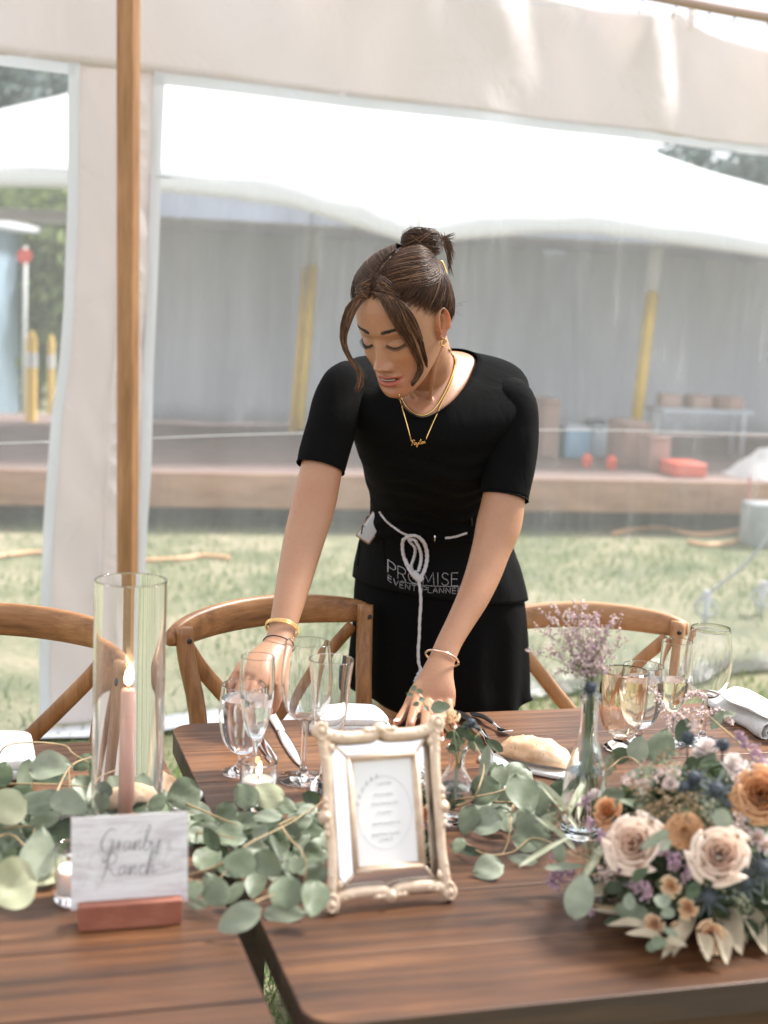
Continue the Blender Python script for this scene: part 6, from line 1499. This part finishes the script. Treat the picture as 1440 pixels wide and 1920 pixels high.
def thistle(c, n, D, parent, bracts=9, bl=1.3, name='thistle', seed=0):
    rnd = random.Random(seed); a, b, n = basis(n); mb = MB(); r_ = D/2; mb.add(*lathe_dir(c, n, a, [(0, -r_*.95), (r_*.6, -r_*.7), (r_*.86, 0), (r_*.62, r_*.7), (0, r_*1.05)], 14))
    for k in range(170):
        t = math.acos(1-2*(k+.5)/170); p = k*2.399; d = a*math.sin(t)*math.cos(p)+b*math.sin(t)*math.sin(p)+n*math.cos(t); s_ = d.orthogonal().normalized()*r_*.07; s2 = d.cross(s_); i = len(mb.V); q = c+d*r_*.8
        mb.V += [q+s_, q-s_*.5+s2*.8, q-s_*.5-s2*.8, c+d*r_*rnd.uniform(1.08, 1.25)]; mb.F += [(i, i+1, i+3), (i+1, i+2, i+3), (i+2, i, i+3)]
    o = mb.build(name, M['thistle'], parent, False)
    if bracts:
        Lb = LeafMB()
        for k in range(bracts):
            p = 6.283*k/bracts+rnd.gauss(0, .1); d = (a*math.cos(p)+b*math.sin(p)-n*.15).normalized(); l = r_*bl*rnd.uniform(1.2, 1.8); Lb.leaf(c-n*r_*.7+d*(r_*.3+l*.5), d, (n+d*.2), l, r_*.42, 0, 0, .5, 1, .3)
        Lb.build('bracts', [M['bract']], o)
    return o
def florets(pts, parent, m, name, r_=.0022, seed=0):
    rnd = random.Random(seed); V = []; F = []
    for p in pts:
        n = Vector([rnd.gauss(0, 1) for _ in range(3)]).normalized(); a = n.orthogonal().normalized(); b = n.cross(a); s = r_*rnd.uniform(.7, 1.3); i = len(V)
        V.append(p-n*s*.8)
        for k in range(5): q = 6.283*k/5; V.append(p+a*s*math.cos(q)+b*s*math.sin(q)+n*s*.5)
        V.append(p+n*s*.2)
        for k in range(5): F.append((i, i+1+(k+1) % 5, i+1+k)); F.append((i+6, i+1+k, i+1+(k+1) % 5))
    return mk(name, V, F, m, parent, False)
def bouquet():
    rnd = random.Random(31); BC_ = atz(1335, 1632, .805); RX = Vector((.165, .145, .150)); base = Vector((BC_.x, BC_.y, TZ))
    t = thing('flower_bouquet', 'low bouquet of blush and orange roses with blue thistles at the right table edge', 'bouquet', base)
    def at(px, py, s=1.0):
        d = ray(px, py); o = Vector((0, 0, CAMH)); q = o-BC_; A = sum((d[i]/RX[i]/s)**2 for i in range(3)); B = 2*sum(q[i]*d[i]/(RX[i]*s)**2 for i in range(3)); Cc = sum((q[i]/RX[i]/s)**2 for i in range(3))-1; D_ = B*B-4*A*Cc
        tt = (-B-math.sqrt(D_))/(2*A) if D_ > 0 else -B/(2*A); p = o+d*tt
        if p.z < TZ+.012: p = atz(px, py, TZ+.012)
        n = Vector([(p[i]-BC_[i])/RX[i]**2 for i in range(3)]).normalized(); return p, (n*.6-d.normalized()*.55+Vector((0, 0, .15))).normalized()
    # dark leafy core
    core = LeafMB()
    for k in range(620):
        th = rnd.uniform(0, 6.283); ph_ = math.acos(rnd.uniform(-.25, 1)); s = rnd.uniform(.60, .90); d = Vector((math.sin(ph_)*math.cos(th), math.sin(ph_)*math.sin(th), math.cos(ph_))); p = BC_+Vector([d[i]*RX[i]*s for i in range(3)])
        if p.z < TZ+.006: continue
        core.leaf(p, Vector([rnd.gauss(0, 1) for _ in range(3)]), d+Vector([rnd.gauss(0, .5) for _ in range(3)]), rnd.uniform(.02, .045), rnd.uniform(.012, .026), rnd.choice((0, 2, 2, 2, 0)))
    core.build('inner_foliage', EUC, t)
    V, F = lathe([(0, -.04), (.08, -.036), (.098, 0), (.08, .05), (.04, .075), (0, .08)], BC_, 24); mk('dark_filler_core', V, F, M['euc3'], t)  # added solid dark core, stops the view through the bouquet
    def r_(px, py, dpx, mats, **k):
        s = k.pop('s', 1.0); p, n = at(px, py, s); tl = k.pop('tilt', None)
        if tl: n = (n+Vector(tl)).normalized()
        D = dpx/FPX*(p-Vector((0, 0, CAMH))).dot(FF); return rose(p, n, D, mats, t, seed=int(px), **k)
    PK = [M['rose_pink'], M['rose_pink2']]; OR = [M['rose_or'], M['rose_or2']]; PE = [M['rose_pe'], M['rose_pe2']]; WH = [M['white_pet'], M['white_pet']]
    r_(1192, 1583, 116, PK, s=1.06); r_(1350, 1603, 116, PK, s=1.06); r_(1428, 1492, 112, OR, s=1.06, tilt=(-.3, -.3, 0)); r_(1140, 1522, 62, OR, s=.98, petals=16)
    o = r_(1284, 1560, 72, OR, s=.98, petals=60, openness=.5, inner=.1, name='carnation'); r_(1300, 1572, 60, OR, s=.95, petals=50, openness=.4, name='carnation')
    for (x, y, d) in ((1258, 1662, 44), (1290, 1703, 42), (1228, 1733, 44), (1272, 1742, 32), (1335, 1755, 66)): r_(x, y, d, PE, s=1.02, petals=16, name='spray_rose', openness=.6)
    for (x, y, d, s) in ((1325, 1402, 46, .99), (1312, 1412, 36, .95), (1375, 1432, 46, 1.0), (1388, 1445, 34, .97), (1258, 1470, 30, .98), (1113, 1492, 30, .98), (1205, 1470, 24, 1.0), (1440, 1435, 30, 1.0)): r_(x, y, d, WH, s=s, petals=14, name='spray_rose', openness=.7)
    for (x, y, d) in ((1262, 1450, 26), (1420, 1570, 36), (1395, 1560, 26), (1435, 1585, 34)): r_(x, y, d, [M['lilac_pale'], M['rose_pink2']], s=.97, petals=14, name='spray_rose')
    for k, (x, y, d, br, s) in enumerate(((1290, 1384, 27, 0, 1.03), (1355, 1397, 26, 0, 1.03), (1303, 1458, 28, 8, .98), (1345, 1480, 32, 10, 1.05), (1330, 1682, 32, 9, 1.0), (1400, 1655, 30, 11, .98), (1432, 1628, 34, 12, 1.0), (1285, 1476, 22, 6, .95))):
        p, n = at(x, y, s); D = d/FPX*(p-Vector((0, 0, CAMH))).dot(FF); thistle(p, n if k > 1 else Vector((0, -.2, 1)), D, t, br, 1.5, seed=k)
        if k < 2: V, F = tube([p-Vector((0, 0, .004)), p+Vector((.004, .01, -.05))], .0012, 6); mk('thistle_stem', V, F, M['bract'], t)
    # statice and fillers
    for name, m, spots in (('purple_statice', M['lilac'], [(1098, 1505, 9, 26), (1106, 1545, 9, 26), (1128, 1572, 10, 30), (1048, 1640, 14, 44), (1038, 1655, 12, 40), (1072, 1640, 12, 26), (1040, 1606, 8, 24), (1108, 1708, 8, 18), (1168, 1628, 12, 34), (1195, 1660, 14, 44), (1212, 1672, 12, 36), (1160, 1610, 9, 26), (1245, 1592, 11, 40), (1262, 1618, 14, 50), (1290, 1640, 11, 36), (1396, 1395, 10, 30), (1415, 1410, 10, 26), (1385, 1378, 7, 18), (1430, 1425, 10, 26)]),
                           ('seeded_filler', M['seed'], [(1245, 1510, 30, 110), (1290, 1520, 30, 110), (1200, 1470, 26, 80), (1330, 1560, 22, 70), (1050, 1530, 22, 70), (1215, 1520, 26, 80), (1380, 1570, 22, 80), (1140, 1440, 20, 40), (1245, 1420, 22, 60), (1100, 1590, 18, 50)]),
                           ('pale_filler', M['lilac_pale'], [(1240, 1460, 20, 50), (1390, 1460, 26, 70), (1420, 1450, 20, 50), (1180, 1460, 18, 36), (1385, 1540, 18, 50), (1130, 1640, 16, 40), (1300, 1360, 14, 30)]),
                           ('olive_filler', M['olive'], [(1340, 1640, 20, 60), (1260, 1440, 20, 50), (1210, 1440, 18, 40), (1110, 1600, 16, 40), (1390, 1690, 16, 40), (1330, 1520, 18, 50)])):
        pts = []
        for (x, y, sp, n_) in spots:
            pts = []
            for k in range(n_): pts.append(at(x+rnd.gauss(0, sp*.5), y+rnd.gauss(0, sp*.62), rnd.uniform(.96, 1.09))[0])
            md_ = Vector([sorted(p[i] for p in pts)[len(pts)//2] for i in range(3)]); pts = [p for p in pts if (p-md_).length < .027]
            florets(pts, t, m, name, .0026 if 'stat' in name else .0019, 3)
    # big single leaves around the bouquet
    Lf = LeafMB()
    for (x, y, l, w_, a, mi, z) in ((1087, 1678, 92, 56, 80, 1, .81), (1060, 1625, 82, 15, 3, 1, .82), (1048, 1594, 50, 24, 100, 0, .82), (1197, 1404, 52, 42, 80, 1, .87), (1240, 1400, 74, 54, 70, 0, .87), (1141, 1435, 44, 22, 85, 1, .84), (1160, 1418, 46, 32, 20, 2, .82), (1185, 1712, 44, 66, 75, 0, .79), (1228, 1575, 66, 22, 32, 1, .93), (1248, 1585, 30, 16, 50, 1, .93), (1355, 1535, 44, 36, -35, 1, .93), (1180, 1690, 34, 24, 90, 1, .82), (1243, 1690, 30, 34, 90, 1, .83), (1252, 1712, 28, 24, 20, 1, .82), (1235, 1768, 34, 26, 10, 0, .79), (1222, 1774, 24, 20, 60, 0, .785), (1258, 1748, 30, 14, -30, 1, .81), (1150, 1665, 40, 24, 10, 2, .81), (1120, 1590, 60, 20, -12, 0, .83), (1150, 1495, 50, 40, 40, 0, .88), (1205, 1450, 70, 24, 5, 1, .9), (1320, 1480, 60, 40, 45, 0, .92), (1300, 1430, 50, 26, 30, 2, .92), (1280, 1370, 50, 30, 70, 2, .9), (1345, 1350, 44, 20, 60, 0, .9), (1365, 1340, 34, 14, 10, 1, .89), (1420, 1700, 60, 30, 20, 2, .8), (1300, 1670, 40, 26, 60, 2, .86), (1200, 1640, 40, 22, 40, 2, .86), (1150, 1725, 40, 16, 20, 2, .78)):
        pleaf(Lf, x, y, l, w_, a, z, mi, rnd, .75)
    Lf.build('leaves', EUC, t)
    # dried cream leaves fanning out below, narrow olive leaves on the left
    D = LeafMB()
    def long(x0, y0, x1, y1, wpx, z0, z1, mi):
        a, b = atz(x0, y0, z0), atz(x1, y1, z1); ax = b-a; n = Vector((0, -.45, 1)); w_ = wpx/FPX*2.0; D.leaf((a+b)/2, ax, n, ax.length, w_, mi, .2, .5, 1.0, rnd.uniform(-.2, .1))
    for q in ((1300, 1720, 1240, 1800, 24), (1350, 1730, 1362, 1812, 26), (1390, 1690, 1440, 1790, 34), (1230, 1700, 1112, 1728, 20), (1215, 1715, 1145, 1752, 18), (1230, 1735, 1185, 1772, 18), (1300, 1700, 1262, 1792, 26), (1320, 1740, 1325, 1808, 24), (1340, 1690, 1392, 1790, 42), (1360, 1680, 1400, 1770, 30), (1370, 1670, 1460, 1760, 40), (1380, 1665, 1470, 1720, 34), (1270, 1750, 1245, 1790, 16), (1120, 1655, 1150, 1690, 26), (1340, 1650, 1445, 1715, 16)): long(q[0], q[1], q[2], q[3], q[4], .80, .767, 0)
    for q in ((1003, 1462, 1090, 1552, 17), (1105, 1447, 1050, 1500, 16), (1100, 1460, 1060, 1535, 14), (1095, 1455, 1085, 1535, 14), (1075, 1555, 1008, 1562, 13), (1100, 1610, 1140, 1600, 14), (985, 1590, 1060, 1600, 10)): long(q[0], q[1], q[2], q[3], q[4], .85, .82, 1)
    D.build('dried_leaves', [M['dried'], M['olive']], t)
    S = MB()
    for P in ([(1250, 1600, .8), (1130, 1625, .82), (1095, 1612, .82), (1040, 1590, .815)], [(1250, 1650, .8), (1140, 1640, .82), (1100, 1640, .82)], [(1180, 1700, .79), (1130, 1700, .79), (1100, 1690, .79)], [(1440, 1440, .9), (1360, 1370, .91), (1320, 1335, .9)], [(1310, 1450, .9), (1335, 1400, .93)], [(1240, 1480, .9), (1180, 1420, .87), (1130, 1450, .85)]): pstem(S, P, .0016, .001)
    S.build('stems', M['twig'], t)
    # loose pink sprig that crosses in front of the flute and wine glass
    sp = MB(); pts = []
    for P in ([(1330, 1420, .86), (1262, 1370, .88), (1240, 1320, .90), (1222, 1285, .915)], [(1262, 1370, .88), (1275, 1320, .90), (1300, 1300, .905), (1322, 1305, .905)], [(1330, 1420, .88), (1300, 1350, .89), (1345, 1335, .89), (1375, 1358, .88)], [(1300, 1365, .88), (1262, 1345, .89), (1320, 1330, .89)]):
        pstem(sp, P, .0009, .0005); Q = crv([atz(*p) for p in P], 40)
        for q in Q[16:]:
            for _ in range(3): pts.append(q+Vector([rnd.gauss(0, .003) for _ in range(3)]))
    o = sp.build('sprig_stems', M['bract'], t); florets(pts, t, M['lilac_pale'], 'pink_sprig', .0022, 8)
bouquet()
def bottle():
    c = atz(1090, 1566); c.z += .0006; t = thing('glass_bottle_vase', 'clear pale blue bottle vase with a narrow neck left of the bouquet', 'vase', c)
    gb = glassm('blue_tint_glass', (.93, .985, 1)); out = [(0, 0), (.026, 0), (.029, .004)] + smooth_prof([(.0295, .008), (.0298, .05), (.0285, .085), (.020, .118), (.0135, .142), (.0118, .165), (.0122, .19)], 34)+[(.0142, .191), (.0142, .199)]
    inn = [(max(r_-.0022, .001), z) for r_, z in out[4:]][::-1]; prof = out+[(.0128, .2005)]+inn+[(.02, .0085), (0, .0075)]
    V, F = lathe(prof, c, 56); mk('glass_body', V, F, gb, t)
    ins = [(r_+.0002, z) for r_, z in inn[::-1] if z < .092]; V, F = lathe([(0, .0078), (.02, .0088)]+ins+[(ins[-1][0], .093), (0, .093)], c, 48); mk('liquid', V, F, water, t)
    tp_ = thing('dried_flowers', 'spray of pale pink dried statice and one blue thistle standing in the bottle vase', 'flowers', c+Vector((0, 0, .01)))
    rnd = random.Random(77); S = MB(); pts = []; Y0 = c.y; neck = c+Vector((0, 0, .2))
    def pt(px, py, dy=0): return aty(px, py, Y0+dy)
    tips = [(1078, 1130), (1100, 1140), (1118, 1150), (1060, 1165), (1040, 1140), (1020, 1148), (1010, 1180), (995, 1222), (1025, 1215), (1030, 1190), (1150, 1165), (1162, 1158), (1135, 1190), (1172, 1203), (1140, 1225), (1070, 1200), (1090, 1190), (1110, 1210), (1055, 1235), (1085, 1240), (1120, 1250), (1050, 1260), (1130, 1262), (1100, 1170), (1066, 1150)]
    for k, (x, y) in enumerate(tips):
        dy = rnd.uniform(-.03, .03); e = pt(x, y, dy); root = c+Vector((rnd.uniform(-.018, .018), rnd.uniform(-.018, .018), .02)); nk_ = neck+Vector((rnd.uniform(-.006, .006), rnd.uniform(-.006, .006), 0)); mid_ = nk_.lerp(e, .5)+Vector(((e.x-nk_.x)*-.12, 0, .012)); Q = crv([root, nk_, mid_, e], 24); S.add(*tube(Q, [lerp(.0007, .0004, i/23) for i in range(24)], 5))
        for j in range(7):
            b0 = Q[11+int(1.6*j)]; d = Vector((rnd.gauss(0, 1), rnd.gauss(0, .6), abs(rnd.gauss(0, .8))+.3)).normalized(); b1 = b0+d*rnd.uniform(.012, .028); S.add(*tube([b0, b1], [.0004, .0003], 4))
            for q in range(9): pts.append(b0.lerp(b1, rnd.uniform(.45, 1.1))+Vector([rnd.gauss(0, .0022) for _ in range(3)]))
        dd = (Q[-1]-Q[-4]).normalized()
        for q in range(16): pts.append(e+dd*rnd.uniform(-.02, .006)+Vector([rnd.gauss(0, .0022) for _ in range(3)]))
    S.build('stems', M['stem'], tp_); h = len(pts)//2; rnd.shuffle(pts); florets(pts[:h], tp_, M['lilac_pale'], 'florets', .0019, 1); florets(pts[h:], tp_, M['lilac'], 'florets', .0017, 2)
    p = pt(1107, 1289, -.022); thistle(p, Vector((.1, -.3, 1)), .0175, tp_, 8, 1.2, seed=9); V, F = tube(crv([p-Vector((0, 0, .006)), neck+Vector((0, -.004, 0)), c+Vector((0, 0, .03))], 14), .0012, 6); mk('thistle_stem', V, F, M['bract'], tp_)
    L2 = LeafMB()
    for k in range(8):
        p = pt(rnd.uniform(1085, 1150), rnd.uniform(1225, 1310), rnd.uniform(-.02, .02)); L2.leaf(p, Vector((rnd.uniform(-.4, 1), 0, 1)), Vector((0, -1, .2)), .025, .004, 0)
    L2.build('small_leaves', [M['stem']], tp_)
bottle()
def budvase():
    c = atz(850, 1540); c.z += .0006; t = thing('bud_vase', 'small clear bud vase with a round belly right behind the picture frame', 'vase', c)
    out = [(0, 0), (.024, 0), (.0275, .003)] + smooth_prof([(.0285, .007), (.031, .027), (.029, .048), (.018, .068), (.0115, .082), (.012, .098), (.0165, .108)], 30); inn = [(r_-.0018, z) for r_, z in out[4:]][::-1]
    V, F = lathe(out+[(.0158, .1087)]+inn+[(.02, .0065), (0, .006)], c, 48); mk('glass_body', V, F, M['glass'], t)
    ins = [(r_+.0002, z) for r_, z in inn[::-1] if z < .05]; V, F = lathe([(0, .0062), (.02, .0067)]+ins+[(ins[-1][0], .051), (0, .051)], c, 40); mk('liquid', V, F, water, t)
    tf = thing('bud_vase_flowers', 'peach rose bud with small eucalyptus leaves in the bud vase behind the frame', 'flowers', c+Vector((0, 0, .01))); rnd = random.Random(8); S = MB(); Y0 = c.y
    def pt(px, py, dy=0): return aty(px, py, Y0+dy)
    p = pt(843, 1348, .0); rose(p, Vector((-.2, -.5, .9)), .03, [M['rose_pe'], M['rose_pe']], tf, 'rose_bud', 14, 3, .5); Lb = LeafMB()
    for P in ([(855, 1440), (862, 1390), (846, 1362)], [(857, 1440), (845, 1380), (815, 1345), (795, 1318), (778, 1292), (776, 1280)], [(860, 1440), (875, 1380), (884, 1355)], [(858, 1440), (850, 1370), (836, 1330), (840, 1310)], [(860, 1440), (885, 1390), (905, 1370)]):
        Q = crv([c+Vector((rnd.uniform(-.006, .006), 0, .02))]+[pt(a, b, rnd.uniform(-.01, .01)) for a, b in P], 24); S.add(*tube(Q, [lerp(.0012, .0005, i/23) for i in range(24)], 5))
    for (x, y, l, w_, a, mi) in ((776, 1290, 15, 10, 40, 0), (787, 1296, 15, 9, -20, 0), (768, 1302, 13, 9, 160, 0), (792, 1312, 16, 11, 20, 0), (780, 1320, 14, 10, 200, 0), (800, 1328, 15, 10, -60, 0), (826, 1326, 40, 26, 10, 0), (786, 1342, 13, 9, 60, 2), (865, 1372, 34, 24, 60, 2), (858, 1392, 30, 22, 20, 0), (880, 1380, 30, 18, -40, 2), (872, 1360, 20, 12, 70, 0), (850, 1404, 24, 18, 10, 2), (885, 1398, 26, 14, -60, 0), (845, 1378, 22, 14, 30, 2)):
        q = pt(x, y, rnd.uniform(-.012, .012)); d = ray(x, y).normalized(); L_ = l/FPX*Y0; Lb.leaf(q, Vector((math.cos(R(a)), 0, math.sin(R(a)))), -d+Vector([rnd.gauss(0, .2) for _ in range(3)]), L_, w_/FPX*Y0, mi)
    Lb.build('leaves', EUC, tf); S.build('stems', M['stem'], tf); thistle(pt(884, 1356, .0), Vector((0, -.3, 1)), .014, tf, 6, 1.2, seed=3)
budvase()
# small white place tag and a fallen leaf by the sign
tv = atz(128, 1535, .79); t = thing('cork_tag', 'tiny off white paper tag tucked in the leaves above the place sign', 'tag', Vector((tv.x, tv.y, TZ)))
V, F = box(tv, (.02, .0015, .02), Matrix.Rotation(R(25), 3, 'X') @ rz(.4), .0005); mk('paper', V, F, M['napkin'], t)
